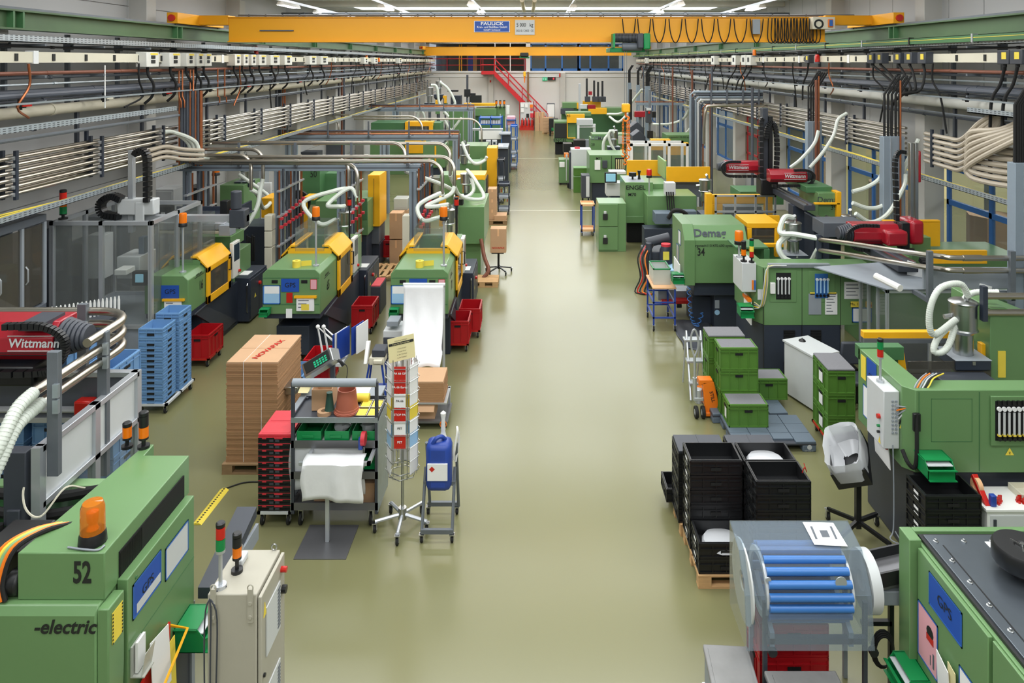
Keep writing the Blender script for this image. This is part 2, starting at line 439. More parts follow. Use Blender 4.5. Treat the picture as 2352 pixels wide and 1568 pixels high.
b = B(); b.box(x - .043, 4, 6.15, x - .04, 61, 6.16); part(th, 'stripe', b, 'paperyellow')
for i in range(22):
    b = B(); b.cb(x, 9 + i * 2.3, 6.06, .11, .05, .17); part(th, 'hanger', b, 'black' if i % 2 else 'alu')
def crane(nm, lab, d, px0, px1, zb, zt, cx0, cx1):
    c = thing('overhead_crane', lab, 'crane', (0, d, zb))
    b = B(); b.box(X(px0, d), d, zb, X(px1, d), d + .42, zt); part(c, 'girder', b, 'crane', bev=.012)
    b = B(); b.box(X(px0, d), d - .06, zb - .02, X(px1, d), d + .48, zb + .005); b.box(X(px0, d), d - .05, zt, X(px1, d), d + .47, zt + .02); part(c, 'flange', b, 'crane')
    for s, xe in ((-1, -8.6), (1, 8.6)):
        xa = X(px0, d) if s < 0 else X(px1, d)
        b = B(); b.box(xe - .13, d - 1.1, 6.6, xe + .13, d + 1.4, 6.86); b.box(xe, d - .02, 6.62, xa, d + .42, 6.86)
        e = part(c, 'end_carriage', b, 'crane', bev=.01)
        for yy in (d - 1.1, d + 1.4):
            b = B(); b.cyl((xe, yy - .06, 6.73), (xe, yy + .06, 6.73), .08); part(e, 'buffer', b, 'redlamp')
            b = B(); b.cyl((xe - .05, yy * .9 + d * .1, 6.66), (xe + .05, yy * .9 + d * .1, 6.66), .09); part(e, 'wheel', b, 'dgrey')
    return c
d = 18.0
c1 = crane('c', 'large yellow overhead bridge crane with blue maker sign, nearest of the two', d, 525, 1895, 6.205, 6.80, 445, 1985)
b = B(); b.cyl((X(540, d), d + .2, 6.87), (X(1970, d), d + .2, 6.87), .025, n=8)
for i in range(34): b.cb(-7.3 + i * .43, d + .2, 6.8, .03, .06, .1)
part(c1, 'festoon_rail', b, 'dgrey')
b = B(); b.box(X(1089, d), d - .03, Z(74, d), X(1171, d), d - .005, Z(48, d)); sg = part(c1, 'maker_sign', b, 'signwhite')
b = B(); b.box(X(1090.5, d), d - .035, Z(73, d), X(1169.5, d), d - .03, Z(49, d)); part(sg, 'sign_face', b, 'signblue')
text(sg, 'PAULICK', pd(1130, 54.5, d - .036), UX, UZ, .075, 'signwhite', bold=.03, xs=1.35)
text(sg, 'Kran- und Stahlbau GmbH', pd(1130, 62.3, d - .036), UX, UZ, .05, 'signwhite', bold=.02)
text(sg, '02689 Sohland', pd(1130, 68.8, d - .036), UX, UZ, .05, 'signwhite')
b = B(); b.box(X(1183, d), d - .03, Z(80, d), X(1228, d), d - .005, Z(46, d)); sg = part(c1, 'load_sign', b, 'lgrey')
text(sg, '5 000   kg', pd(1205.5, 57.5, d - .032), UX, UZ, .095, xs=.78, bold=.01)
text(sg, '30210 / 2003  CE', pd(1205.5, 71, d - .032), UX, UZ, .055, xs=.8)
b = B(); b.box(X(598, d), d - .05, Z(71.5, d), X(675, d), d - .01, Z(69, d)); part(c1, 'bracket_bar', b, 'dgrey')
# festoon loops of flat cable
for i in range(9):
    xa, xb = (1428 + i * 34.5) if i < 2 else (1460 + (i - 1) * 37), 0
    xb = xa + 30; P = []
    for k in range(13):
        u = k / 12; P.append((X(xa + (xb - xa) * u, d), d - .14, Z(44, d) - .6 * (math.sin(math.pi * u) ** .55)))
    b = B(); b.tube(P, .014, 6); part(c1, 'festoon_cable', b, 'rubber')
for i in range(15):
    xa = 1762 + i * 7.2; P = []
    for k in range(13):
        u = k / 12; P.append((X(xa + 14 * u - 5 * math.sin(6.28 * u), d), d - .1 - .03 * (i % 3), Z(43, d) - .62 * (math.sin(math.pi * u) ** .6)))
    b = B(); b.tube(P, .013, 6); part(c1, 'festoon_cable', b, 'rubber')
b = B(); b.box(X(1725, d), d - .16, Z(79, d), X(1742, d), d - .05, Z(45, d)); part(c1, 'junction_box', b, 'grey', bev=.01)
b = B(); b.box(X(1855, d), d - .35, Z(68, d), X(1905, d), d - .05, Z(41, d)); bx = part(c1, 'control_box', b, 'cream', bev=.01)
b = B(); b.lathe([(.12, 0), (.12, .01), (.075, .01), (.075, 0), (.12, 0)], pd(1881, 55, d - .36), 16, 'y'); part(bx, 'round_mark', b, 'ink')
b = B(); b.box(X(1888, d), d - .4, Z(64, d), X(1899, d), d - .35, Z(46, d)); part(bx, 'switch_box', b, 'orange', bev=.01)
b = B(); b.box(X(1890, d), d - .42, Z(62, d), X(1897, d), d - .4, Z(48, d)); part(bx, 'switch_face', b, 'blue')
# hoist trolley of the near crane
h = thing('hoist', 'green and black cable hoist trolley under the near yellow crane', 'hoist', pd(1445, 90, d))
b = B(); b.box(X(1399, d), d - .25, Z(120, d), X(1478, d), d + .75, Z(110, d)); part(h, 'frame', b, 'binGreen', bev=.01)
b = B(); b.box(X(1403, d), d - .5, Z(110, d), X(1408, d), d - .1, Z(79, d)); part(h, 'end_plate', b, 'binGreen')
b = B(); b.cyl((X(1408, d), d - .32, Z(88, d)), (X(1458, d), d - .32, Z(88, d)), .115, n=20); dr = part(h, 'drum', b, 'charcoal')
for i in range(14):
    b = B(); b.lathe([(.116, 0), (.121, .008), (.116, .016)], (X(1412 + i * 3.2, d), d - .32, Z(88, d)), 16, 'x'); part(dr, 'rope_groove', b, 'black')
b = B(); b.cyl((X(1426, d), d - .3, Z(108, d)), (X(1470, d), d - .3, Z(108, d)), .1, n=16); part(h, 'motor', b, 'dgrey')
b = B(); b.box(X(1458, d), d - .5, Z(112, d), X(1472, d), d - .1, Z(78, d)); part(h, 'gearbox', b, 'charcoal', bev=.03)
b = B(); b.box(X(1472, d), d - .5, Z(114, d), X(1487, d), d - .1, Z(78, d)); part(h, 'cover', b, 'binGreen', bev=.03)
for px in (1431, 1436): 
    b = B(); b.cyl((X(px, d), d - .3, Z(110, d)), (X(px, d), d - .3, Z(236, d)), .006, n=5); part(h, 'rope', b, 'strut')
b = B(); x, y, z = pd(1434, 236, d); y = d - .3; b.box(x - .1, y - .1, z - .22, x + .1, y + .1, z); hb = part(h, 'hook_block', b, 'yellow', bev=.03)
b = B(); b.tube(bez([(x, y, z - .22), (x, y, z - .3), (x + .08, y, z - .36), (x, y, z - .44), (x - .08, y, z - .38)]), .025); part(hb, 'hook', b, 'orange')
ch = thing('chain_sling', 'orange four-leg lifting chain with hooks hanging from the crane hook', 'chain', (x, y, z - .45))
for k, (dx, l) in enumerate(((-.07, .75), (-.02, .95), (.03, .8), (.08, .6))):
    b = B(); n = int(l / .07)
    for i in range(n):
        zz = z - .44 - i * .07; q = .022
        P = [(x + dx + (q * math.cos(a) if i % 2 else 0), y + (0 if i % 2 else q * math.cos(a)), zz - .045 + .045 * math.sin(a)) for a in [6.283 * j / 8 for j in range(8)]]
        b.tube(P, .009, 5, closed=True)
    part(ch, 'chain_leg', b, 'black' if k == 1 else 'orange')
    b = B(); zz = z - .44 - l; b.tube(bez([(x + dx, y, zz + .04), (x + dx, y, zz - .03), (x + dx + .05, y, zz - .08), (x + dx, y, zz - .13), (x + dx - .04, y, zz - .09)], 3), .016); part(ch, 'hook', b, 'orange')
d = 55.0
c2 = crane('c', 'yellow overhead bridge crane at the far end of the hall', d, 963, 1450, 6.165, 6.80, 0, 0)
h = thing('hoist', 'small green hoist on the far yellow crane', 'hoist', pd(1203, 128, d))
b = B(); b.box(X(1193, d), d - .3, Z(134, d), X(1216, d), d + .6, Z(130, d)); part(h, 'frame', b, 'binGreen', bev=.03)
b = B(); b.box(X(1195, d), d - .5, Z(130, d), X(1214, d), d - .1, Z(121, d)); part(h, 'drum', b, 'black', bev=.05)
b = B(); b.cyl((X(1205, d), d - .2, Z(134, d)), (X(1205, d), d - .2, Z(165, d)), .02, n=5); part(h, 'rope', b, 'strut')
b = B(); b.box(X(1202, d), d - .3, Z(176, d), X(1208, d), d - .1, Z(164, d)); part(h, 'hook_block', b, 'yellow', bev=.05)
b = B(); b.cyl((X(1205, d), d - .2, Z(176, d)), (X(1205, d), d - .2, Z(190, d)), .07, .03, 8); part(h, 'hook', b, 'orange')

# ---------------------------------------------------------------- fluorescent lamps
lamp0 = None; li = 0
LX = (-7.7, -4.9, -1.95, 1.2, 4.4, 7.2)
for r, x in enumerate(LX):
    b = B(); b.box(x - .035, 20, 7.52, x + .035, 60, 7.6)
    solo('lamp_rail', b, 'alu', '%s white lamp rail from the left under the ceiling' % nth(r), 'lamp rail', (x, 40, 7.5), group='lamp rails under the roof')
    for k in range(11):
        y = 22.3 + k * 3.5 + (1.1 if r % 2 else 0)
        lab = 'white fluorescent ceiling lamp, %s from the camera on the %s rail from the left' % (nth(k), nth(r))
        if lamp0 is None:
            lamp0 = thing('ceiling_lamp', lab, 'lamp', (x, y, 7.5), group='fluorescent lamps under the roof')
            b = B(); b.prism([(-.13, -.09), (.13, -.09), (.07, .02), (-.07, .02)], 'y', -.75, .75); part(lamp0, 'housing', b, 'white', local=True)
            b = B(); b.box(-.12, -.72, -.1, -.02, .72, -.088); b.box(.02, -.72, -.1, .12, .72, -.088); part(lamp0, 'tube', b, 'lamp', local=True)
        else: dup(lamp0, (x, y, 7.5), label=lab)
for i, (px0, px1) in enumerate(((1199, 1208), (1228, 1221))):
    b = B(); b.tube([pd(px0, 0, 22), (X(px1, 34), 34, Z(0, 22))], .07, 10); b.tube([(X(px1, 34), 34, Z(0, 22)), (X(px1, 34), 50, Z(0, 22))], .07, 10)
    solo('ceiling_pipe', b, 'beigepipe', 'cream pipe running under the roof, the %s of two' % ('left' if i == 0 else 'right'), 'pipe', (0, 34, 7.6), group='cream pipes under the roof')
for i in range(4):
    y = 26.5 + 5.3 * i - 1.2; b = B(); b.cyl((-9, y, 7.4), (9, y, 7.4), .03, n=6)
    for k in range(12): b.cb(-8.2 + 1.5 * k, y, 7.25, .08, .14, .18)
    solo('sprinkler_pipe', b, 'dgrey', '%s cross pipe with small fittings under the ceiling from the camera' % nth(i), 'pipe', (0, y, 7.4), group='cross pipes under the ceiling')
# ================================================================ services along both side walls
def run(nm, b, m, lab, cat, loc, group=None): return solo(nm, b, m, lab, cat, loc, group=group)
def perf(n, h, s):     # galvanised steel with a row of punched slots (procedural)
    m = mat(n, h, .42, .6, var=.05); t = m.node_tree; nd = t.nodes; bs = nd['Principled BSDF']
    tc = nd.new('ShaderNodeTexCoord'); sp = nd.new('ShaderNodeSeparateXYZ'); t.links.new(tc.outputs['Object'], sp.inputs[0])
    def mth(op, a, v):
        q = nd.new('ShaderNodeMath'); q.operation = op; t.links.new(a, q.inputs[0]); q.inputs[1].default_value = v; return q.outputs[0]
    f = mth('LESS_THAN', mth('FRACT', mth('MULTIPLY', sp.outputs[1], s), 0), .55)
    g = mth('LESS_THAN', mth('FRACT', mth('MULTIPLY', sp.outputs[2], 30), 0), .3)
    a = nd.new('ShaderNodeMath'); a.operation = 'MULTIPLY'; t.links.new(f, a.inputs[0]); t.links.new(g, a.inputs[1])
    mx = nd.new('ShaderNodeMix'); mx.data_type = 'RGBA'; t.links.new(a.outputs[0], mx.inputs[0])
    mx.inputs[6].default_value = lin(h); mx.inputs[7].default_value = lin('2E3236'); t.links.new(mx.outputs[2], bs.inputs['Base Color'])
perf('perforated', 'B4BEC4', 9)
Y0, Y1 = 7.0, 60.0
for s, sd in ((-1, 'left'), (1, 'right')):
    sx = lambda v: s * v
    def bx(x0, z0, x1, z1, ya=Y0, yb=Y1): b = B(); b.box(sx(x0), ya, z0, sx(x1), yb, z1); return b
    def pipe(x, z, r, ya=Y0, yb=Y1, n=10, joints=0):
        b = B(); b.cyl((sx(x), ya, z), (sx(x), yb, z), r, n=n)
        if joints:
            y = ya + 1
            while y < yb: b.cyl((sx(x), y, z), (sx(x), y + .08, z), r * 1.12, n=n); y += joints
        return b
    # wall uprights with three cantilever arms each, one thing per upright
    up = None; k = 0; y = 8.2
    while y < 59:
        lab = 'grey strut upright with cantilever arms, %s from the camera on the %s wall' % (nth(k), sd)
        if up is None or up[0] != s:
            t0 = thing('support_upright', lab, 'bracket', (sx(9.1), y, 5), group='strut uprights along the %s wall' % sd)
            b = B(); b.box(-.04, -.03, -.2, .04, .03, 1.22); part(t0, 'upright', b, 'strut', local=True)
            for z in (.98, .44, .02):
                b = B(); b.box(-s * .04, -.025, z - .02, -s * .72, .025, z + .02); a = part(t0, 'arm', b, 'strut', local=True)
                b = B(); b.cb(-s * .02, 0, z - .06, .14, .1, .12); part(a, 'clamp', b, 'dgrey', local=True)
            b = B(); b.box(-.06, -.04, -.22, .06, .04, -.15); part(t0, 'foot_plate', b, 'dgrey', local=True)
            up = (s, t0)
        else: dup(up[1], (sx(9.1), y, 5), label=lab)
        y += 1.66; k += 1
        if any(c - .15 < y < c + .6 for c in COLY): y += .7
    b = B(); x0, x1 = sx(8.42), sx(8.44); b.box(x0, Y0, 6.02, x1, Y1, 6.13); b.box(x0, Y0, 6.02, sx(8.74), Y1, 6.03); b.box(sx(8.72), Y0, 6.02, sx(8.74), Y1, 6.13)
    run('cable_tray', b, 'perforated', 'perforated steel cable tray on top of the %s wall services' % sd, 'cable tray', (sx(8.6), 30, 6.05))
    # busbar trunking: white casing with black tap-off outlets
    th = thing('busbar', 'white busbar trunking with dark outlet slots along the %s wall' % sd, 'busbar', (sx(8.5), 30, 5.75))
    part(th, 'casing', bx(8.44, 5.68, 8.56, 5.86), 'cream')
    y = 8.0; k = 0
    while y < 58:
        b = B(); b.cb(sx(8.435), y, 5.71, .02, .07, .12); part(th, 'outlet', b, 'ink')
        if k % 4 == 0: b = B(); b.cb(sx(8.5), y + .45, 5.66, .15, .12, .22); part(th, 'joint', b, 'whiteband')
        y += .9; k += 1
    run('copper_pipe', pipe(8.5, 5.5, .035, joints=2.2), 'brown', 'brown compressed air pipe under the %s busbar' % sd, 'pipe', (sx(8.5), 30, 5.5))
    run('plastic_pipe', pipe(8.5, 5.13, .055, joints=3), 'darkpipe', 'thick dark grey water pipe along the %s wall, front one' % sd, 'pipe', (sx(8.5), 30, 5.1))
    run('plastic_pipe', pipe(8.7, 5.17, .055, joints=3), 'darkpipe', 'thick dark grey water pipe along the %s wall, behind the front one' % sd, 'pipe', (sx(8.7), 30, 5.1))
    run('exhaust_duct', pipe(8.85, 4.82, .1 if s < 0 else .115, n=16, joints=5), 'beigepipe' if s < 0 else 'offwhite', 'fat %s duct running along the %s wall' % ('cream' if s < 0 else 'white', sd), 'duct', (sx(8.8), 30, 4.8))
    run('cable_channel', bx(8.25, 5.0, 8.29, 5.03) if s < 0 else bx(8.25, 4.96, 8.29, 4.99), 'galv', 'thin galvanised channel in front of the dark pipes on the %s wall' % sd, 'channel', (sx(8.3), 30, 5.0))
    # hanging valves under the dark pipes
    for k in range(22):
        b = B(); y = 9.5 + 2.3 * k; b.cyl((sx(8.52), y, 5.08), (sx(8.52), y, 4.9), .035, n=8); b.cb(sx(8.5), y, 4.93, .1, .1, .05); b.m(1).cb(sx(8.44), y + .05, 4.95, .03, .2, .03)
        solo('shutoff_valve', b, ['black', 'redlamp' if k % 2 else 'cream'], '%s shut-off valve from the camera under the dark pipes on the %s wall' % (nth(k), sd), 'valve', (sx(8.52), y, 4.9), group='shut-off valves on the %s wall' % sd)
    # stainless conveying pipes, two layers
    ends = {-1: 17.0, 1: 15.0}
    for L, x in ((0, 8.5), (1, 8.72)):
        for i in range(6):
            z = 4.13 - i * .118
            for seg, (ya, yb) in enumerate(((Y0, 16.9), (18.6, 58)) if s < 0 else ((10.2, 15.6), (16.8, 58))):
                if s > 0 and seg == 0 and L == 1: continue
                b = B(); b.cyl((sx(x), ya, z), (sx(x), yb, z), .033, n=10)
                solo('conveying_pipe', b, 'inox', '%s stainless pipe from the top, %s layer, %s stretch, %s wall' % (nth(i), ('front', 'back')[L], ('near', 'far')[seg], sd), 'pipe', (sx(x), (ya + yb) / 2, z), group='stainless conveying pipes on the %s wall' % sd)
    pr = None; k = 0
    for y in ([9.3, 11.6, 13.9, 16.2] if s < 0 else [10.9, 12.2, 13.6, 15.2]) + [19.4 + 2.6 * q for q in range(15)]:
        lab = 'dark clamp rack holding the stainless pipes, %s from the camera on the %s wall' % (nth(k), sd); k += 1
        if pr is None:
            pr = thing('pipe_rack', lab, 'rack', (sx(8.6), y, 3.4), group='pipe racks on the %s wall' % sd)
            for xx in (8.44, 8.66):
                b = B(); b.box(sx(xx) - sx(8.6) - .025, -.03, .05, sx(xx) - sx(8.6) + .025, .03, .85); part(pr, 'rail', b, 'navy', local=True)
            b = B(); b.box(s * .3, -.03, .2, -s * .16, .03, .25); b.box(s * .3, -.03, .6, -s * .16, .03, .65); b.box(s * .3, -.035, 0, s * .36, .035, 1.6); part(pr, 'bracket', b, 'charcoal', local=True)
            b = B()
            for i in range(6): b.box(-s * .17, -.05, .73 - i * .118 - .03, -s * .05, .05, .73 - i * .118 + .03)
            part(pr, 'clamps', b, 'alu', local=True)
        else: dup(pr, (sx(8.6), y, 3.4), label=lab)
    b = B(); b.box(sx(8.2), Y0, 3.2, sx(8.21), Y1, 3.3); b.box(sx(8.2), Y0, 3.2, sx(8.5), Y1, 3.21); run('cable_tray', b, 'perforated', 'perforated cable tray under the stainless pipes on the %s wall' % sd, 'cable tray', (sx(8.4), 30, 3.2))
    b = B(); rnd = random.Random(3)
    for q in range(2): b.tube([(sx(8.3 + .07 * q + .03 * rnd.random()), Y0 + 1.4 * k, 3.24 + .05 * rnd.random()) for k in range(38)], .012, 5)
    run('tray_cable', b, 'paperyellow', 'yellow cables lying in the lower tray on the %s wall' % sd, 'cable', (sx(8.4), 30, 3.25))
# extra services: thin dark conduits at several heights on both walls, and copper drops on the left
for s, sd in ((-1, 'left'), (1, 'right')):
    for k, (x, z, r, m_) in enumerate(((8.62, 5.95, .02, 'rubber'), (8.66, 5.42, .025, 'dgrey'), (8.58, 5.31, .02, 'galv'), (8.78, 5.02, .025, 'darkpipe'), (8.6, 4.6, .03, 'strut'), (8.95, 4.5, .03, 'darkpipe'))):
        b = B(); b.cyl((s * x, 17.5 if s < 0 and z < 4.7 else 7, z), (s * x, 60, z), r, n=6)
        for q in range(14): b.cyl((s * x, 9 + 3.7 * q, z), (s * x, 9.08 + 3.7 * q, z), r * 1.5, n=6)
        solo('conduit', b, m_, '%s thin conduit from the top along the %s wall' % (nth(k), sd), 'conduit', (s * x, 30, z), group='thin conduits along the %s wall' % sd)
    rd = random.Random(6 + s)
    for k in range(16):
        y = 11 + 3.0 * k + rd.uniform(0, 1.2); zb = rd.choice((4.2, 4.45, 4.75)); x = s * 8.34; b = B(); b.tube(bez([(x, y, 5.66), (x + s * .02, y + .05, 5.3), (x + s * .1, y + rd.uniform(-.4, .4), 4.95), (x + s * .2, y + rd.uniform(-.2, .5), zb)], 4), .02, 6)
        solo('hanging_cable', b, 'rubber' if k % 3 else 'copper', '%s %s from the camera hanging under the %s busbar' % (nth(k), 'black cable' if k % 3 else 'copper drop', sd), 'cable', (x, y, 5.0), group='hanging cables on the %s wall' % sd)
for k, (px, dd) in enumerate(((411, 17.0), (419, 17.0), (437, 17.2), (444, 17.2), (500, 19.0), (516, 19.2))):
    x = X(px, dd); b = B(); b.tube([(x, dd, 5.5), (x, dd, 4.9 - .03 * k), (x + .05, dd, 4.75), (x + .05, dd, 4.6)], .02, 6); solo('copper_drop', b, 'copper', '%s copper drop from the left above the first gantry riser' % nth(k), 'pipe', (x, dd, 5), group='copper drops above the first gantry')
# left only: long upper tray in front and the conduit under it
b = B(); b.box(-8.05, Y0, 4.6, -8.04, 16.0, 4.7); b.box(-8.05, Y0, 4.6, -8.35, 16.0, 4.61); run('cable_tray', b, 'perforated', 'perforated cable tray below the fat cream duct, near end of left wall', 'cable tray', (-8.2, 11, 4.6))
b = B(); b.cyl((-8.5, Y0, 4.42), (-8.5, 17, 4.42), .035, n=8); run('conduit', b, 'grey', 'grey conduit hanging just below the near left cable tray', 'conduit', (-8.5, 11, 4.4))
b = B(); b.cyl(pd(241, 150, 14), pd(241, 248, 14), .012, n=6); run('hanger_rod', b, 'white', 'thin white vertical rod hanging at the left busbar', 'rod', pd(241, 200, 14))
b = B(); b.box(X(215, 14.3), 14.0, Z(320, 14.3), X(221, 14.3), 14.06, 4.4); run('drop_post', b, 'navy', 'dark drop post from the left tray to the stainless pipes', 'post', pd(218, 290, 14.3))
# white switch boxes on the left busbar
def swbox(y, w, k, dims=(.24, .3)):
    th = thing('switch_box', 'white tap-off switch box with black handle, %s from the camera on the left busbar' % nth(k), 'switch box', (-8.36, y, 5.6), group='switch boxes on the left busbar')
    b = B(); b.box(-8.5, y, 5.58, -8.26, y + w, 5.9); part(th, 'case', b, 'offwhite', bev=.012)
    for zz in (5.66, 5.76):
        b = B(); b.box(-8.26, y + w * .35, zz, -8.245, y + w * .65, zz + .07); part(th, 'latch', b, 'ink')
    b = B(); b.box(-8.26, y + w * .3, 5.84, -8.257, y + w * .9, 5.88); part(th, 'label', b, 'paperyellow')
    b = B(); b.tube([(-8.45, y - .005, 5.66), (-8.45, y - .04, 5.68), (-8.45, y - .04, 5.78), (-8.45, y - .005, 5.8)], .008, 5); part(th, 'handle', b, 'ink')
    b = B(); b.tube(bez([(-8.38, y + w / 2, 5.58), (-8.36, y + w / 2, 5.4), (-8.3, y + w / 2 + .1, 5.2), (-8.34, y + w / 2 + .12, 4.95), (-8.5, y + w / 2 + .1, 4.78)], 4), .03, 8); part(th, 'cable', b, 'rubber')
for k, (px, w) in enumerate(((345, .5), (398, .5), (437, .4), (461, .35), (478, .4), (548, .4), (568, .35), (586, .35), (604, .35), (630, .5), (662, .45), (720, .5), (745, .6), (845, .5), (868, .5), (925, .5))):
    swbox(8.26 * FPX / (VX - px + 8), w * (1 if px < 600 else 1.6), k)
# black tap-off units on the right busbar with cables gathering at a duct
for k, px in enumerate((2010, 2030, 2072, 2098, 2130, 2320, 2350, 1862)):
    y = 8.4 * FPX / (px - VX); th = thing('tap_off_unit', 'black tap-off unit with yellow label, %s from the duct on the right busbar' % nth(k), 'tap-off unit', (8.4, y, 5.7), group='tap-off units on the right busbar')
    b = B(); b.box(8.27, y - .16, 5.65, 8.45, y + .16, 5.9); part(th, 'case', b, 'charcoal', bev=.012)
    b = B(); b.box(8.265, y - .09, 5.74, 8.27, y + .03, 5.86); part(th, 'label', b, 'paperyellow')
    b = B(); b.cyl((8.36, y + .08, 5.66), (8.36, y + .08, 5.6), .035, n=8); part(th, 'gland', b, 'black')
    yc = 15.2 if k < 5 else y + .6
    b = B(); b.tube(bez([(8.36, y + .08, 5.62), (8.33, y * .8 + yc * .2, 5.42), (8.2, y * .35 + yc * .65, 5.08), (7.8, yc, 4.98), (7.62, yc + .05, 4.75), (7.6, yc + .05, 4.0)] if k < 5 else [(8.36, y + .08, 5.62), (8.36, y + .2, 5.3), (8.3, y + .35, 5.0), (8.3, y + .4, 4.5)], 5), .028, 8); part(th, 'cable', b, 'rubber')
for k, px in enumerate((1643, 1692, 1715, 1727, 1485)):
    y = 8.3 * FPX / (px - VX); th = thing('switch_box', 'cream switch box, %s hanging on the far right busbar' % nth(k), 'switch box', (8.4, y, 5.6), group='switch boxes on the right busbar')
    b = B(); b.box(8.25, y, 5.55, 8.5, y + .6, 5.95); part(th, 'case', b, 'offwhite', bev=.012)
    b = B(); b.box(8.24, y + .2, 5.68, 8.25, y + .4, 5.85); part(th, 'handle', b, 'ink')
    b = B(); b.tube(bez([(8.38, y + .3, 5.56), (8.3, y + .3, 5.3), (8.1, y + .5, 4.9), (8.0, y + .6, 4.4)], 4), .03, 8); part(th, 'cable', b, 'rubber')
for k, (px, py, dd, mm, w) in enumerate(((1733, 120, 27.0, 'amber', 'amber'), (1877, 133, 21.2, 'redlamp', 'red'), (588, 115, 22.0, 'redlamp', 'red'), (841, 130, 36, 'amber', 'amber'), (870, 137, 38, 'amber', 'amber'))):
    x, y, z = pd(px, py, dd); b = B(); b.lathe([(.07, -.12), (.07, .06), (.05, .1), (0.001, .11)], (x, y, z), 14)
    b.m(1).lathe([(.09, -.17), (.09, -.12)], (x, y, z), 14)
    solo('warning_lamp', b, [mm, 'dgrey'], '%s warning lamp mounted above the %s busbar, %s' % (w, 'right' if px > VX else 'left', ('beside the cream boxes', 'beside a tap-off unit', 'the nearest', 'middle', 'the farthest')[k]), 'lamp', (x, y, z))
# grey upright cable ducts on the right
for k, (px0, px1, pt, dd) in enumerate(((1855, 1888, 279, 19.5), (2030, 2078, 314, 15.0), (2332, 2372, 375, 11.4), (1482, 1494, 198, 45), (1462, 1470, 195, 50), (1442, 1450, 190, 55))):
    th = thing('cable_duct', 'grey upright sheet-metal cable duct, %s' % ('beside the red robots', 'behind the single red robot', 'at the right edge of the photo', 'third from the far end', 'second from the far end', 'nearest the far wall on the right', 'nearest the far wall on the left')[k], 'cable duct', (X(px0, dd), dd, 0))
    b = B(); b.box(X(px0, dd), dd, 0, X(px1, dd), dd + .2, Z(pt, dd)); part(th, 'duct', b, 'post', bev=.006)
    if dd < 22:
        b = B(); b.box(X(px0, dd) + .13, dd - .02, 0, X(px0, dd) + .15, dd, Z(pt, dd) - .02)
        for q in range(8): b.cb(X(px0, dd) + .14, dd - .02, .3 + .45 * q, .03, .03, .02)
        part(th, 'seam', b, 'grey')
        x = X(px0 * .25 + px1 * .75, dd); b = B(); b.cyl((x, dd - .04, .5), (x, dd - .04, 5.3), .02, n=8); part(th, 'copper_riser', b, 'copper')
    b = B()
    for q in range(5): x = X(px0, dd) + .06 + (X(px1, dd) - X(px0, dd) - .12) * q / 4; b.tube([(x, dd + .1, Z(pt, dd) - .1), (x, dd + .1, 5.0), (x + .25, dd + .1, 5.4)], .025, 6)
    part(th, 'cable_bundle', b, 'rubber')
# dark downpipes at far positions
for k, (px, dd, zt, zb) in enumerate(((1590, 33, 5.3, 3.2), (1635, 28, 5.5, 0), (1632, 28.4, 5.2, 0), (1728, 22, 4.9, 3.7), (1875, 19.3, 5.2, 4), (790, 32, 5.4, 3.9), (785, 32.3, 5.4, 3.9), (905, 50, 5.2, 2), (958, 55, 5, 2), (1515, 41, 5.2, 2), (1545, 38, 5.4, 2), (1478, 47, 5.4, 2))):
    b = B(); b.cyl((X(px, dd), dd, 0), (X(px, dd), dd, zt), .045, n=8)
    solo('downpipe', b, 'darkpipe' if k % 2 else 'brown', '%s, %s' % (('dark downpipe' if k % 2 else 'brown downpipe'), ('behind the far robots on the right', 'left of the grey pipe arch', 'beside the brown one by the pipe arch', 'above the pipe arch', 'by the right grey duct', 'over the middle left machines', 'beside the brown one over the middle left machines', 'far left by the wall', 'farthest on the left wall', 'far right by the wall', 'third from far on the right wall', 'farthest on the right wall')[k]), 'pipe', (X(px, dd), dd, zb))
# beige hose bundle at the right edge, joining the pipe ends to the upper tray
for i in range(6):
    z = 4.13 - i * .118; b = B()
    b.tube(bez([(8.5, 15.55, z), (8.42, 14.6, z), (8.3, 13.9, z + .06), (8.3, 13.3, z + .45), (8.45, 13.0, 4.75 - .03 * i)], 6), .045, 8)
    solo('beige_hose', b, 'hosebeige', '%s beige conveying hose from the top rising from the pipe ends at right' % nth(i), 'hose', (8.4, 14.3, z), group='beige hoses at the right wall')
for i in range(6):
    z = 4.08 - i * .118; b = B(); y = 12.75
    b.tube(bez([(8.45, 12.6, z), (8.3, 13.1, z - .01), (8.18, 13.45, z + .05), (8.15, 13.35, z + .3), (8.3, 12.7 - .15 * i, 4.5), (8.5, 12.2 - .2 * i, 4.8)], 6), .05, 8)
    solo('beige_hose', b, 'hosebeige', '%s looped beige hose from the top in the front hose bundle at right' % nth(i), 'hose', (8.3, 13, z), group='looped beige hoses at the right wall')
b = B(); b.box(8.1, 10.5, 4.74, 8.5, 13.4, 4.76); b.box(8.1, 10.5, 4.74, 8.11, 13.4, 4.84); run('cable_tray', b, 'perforated', 'short perforated tray holding the beige hose bundle at right', 'cable tray', (8.3, 12, 4.75))
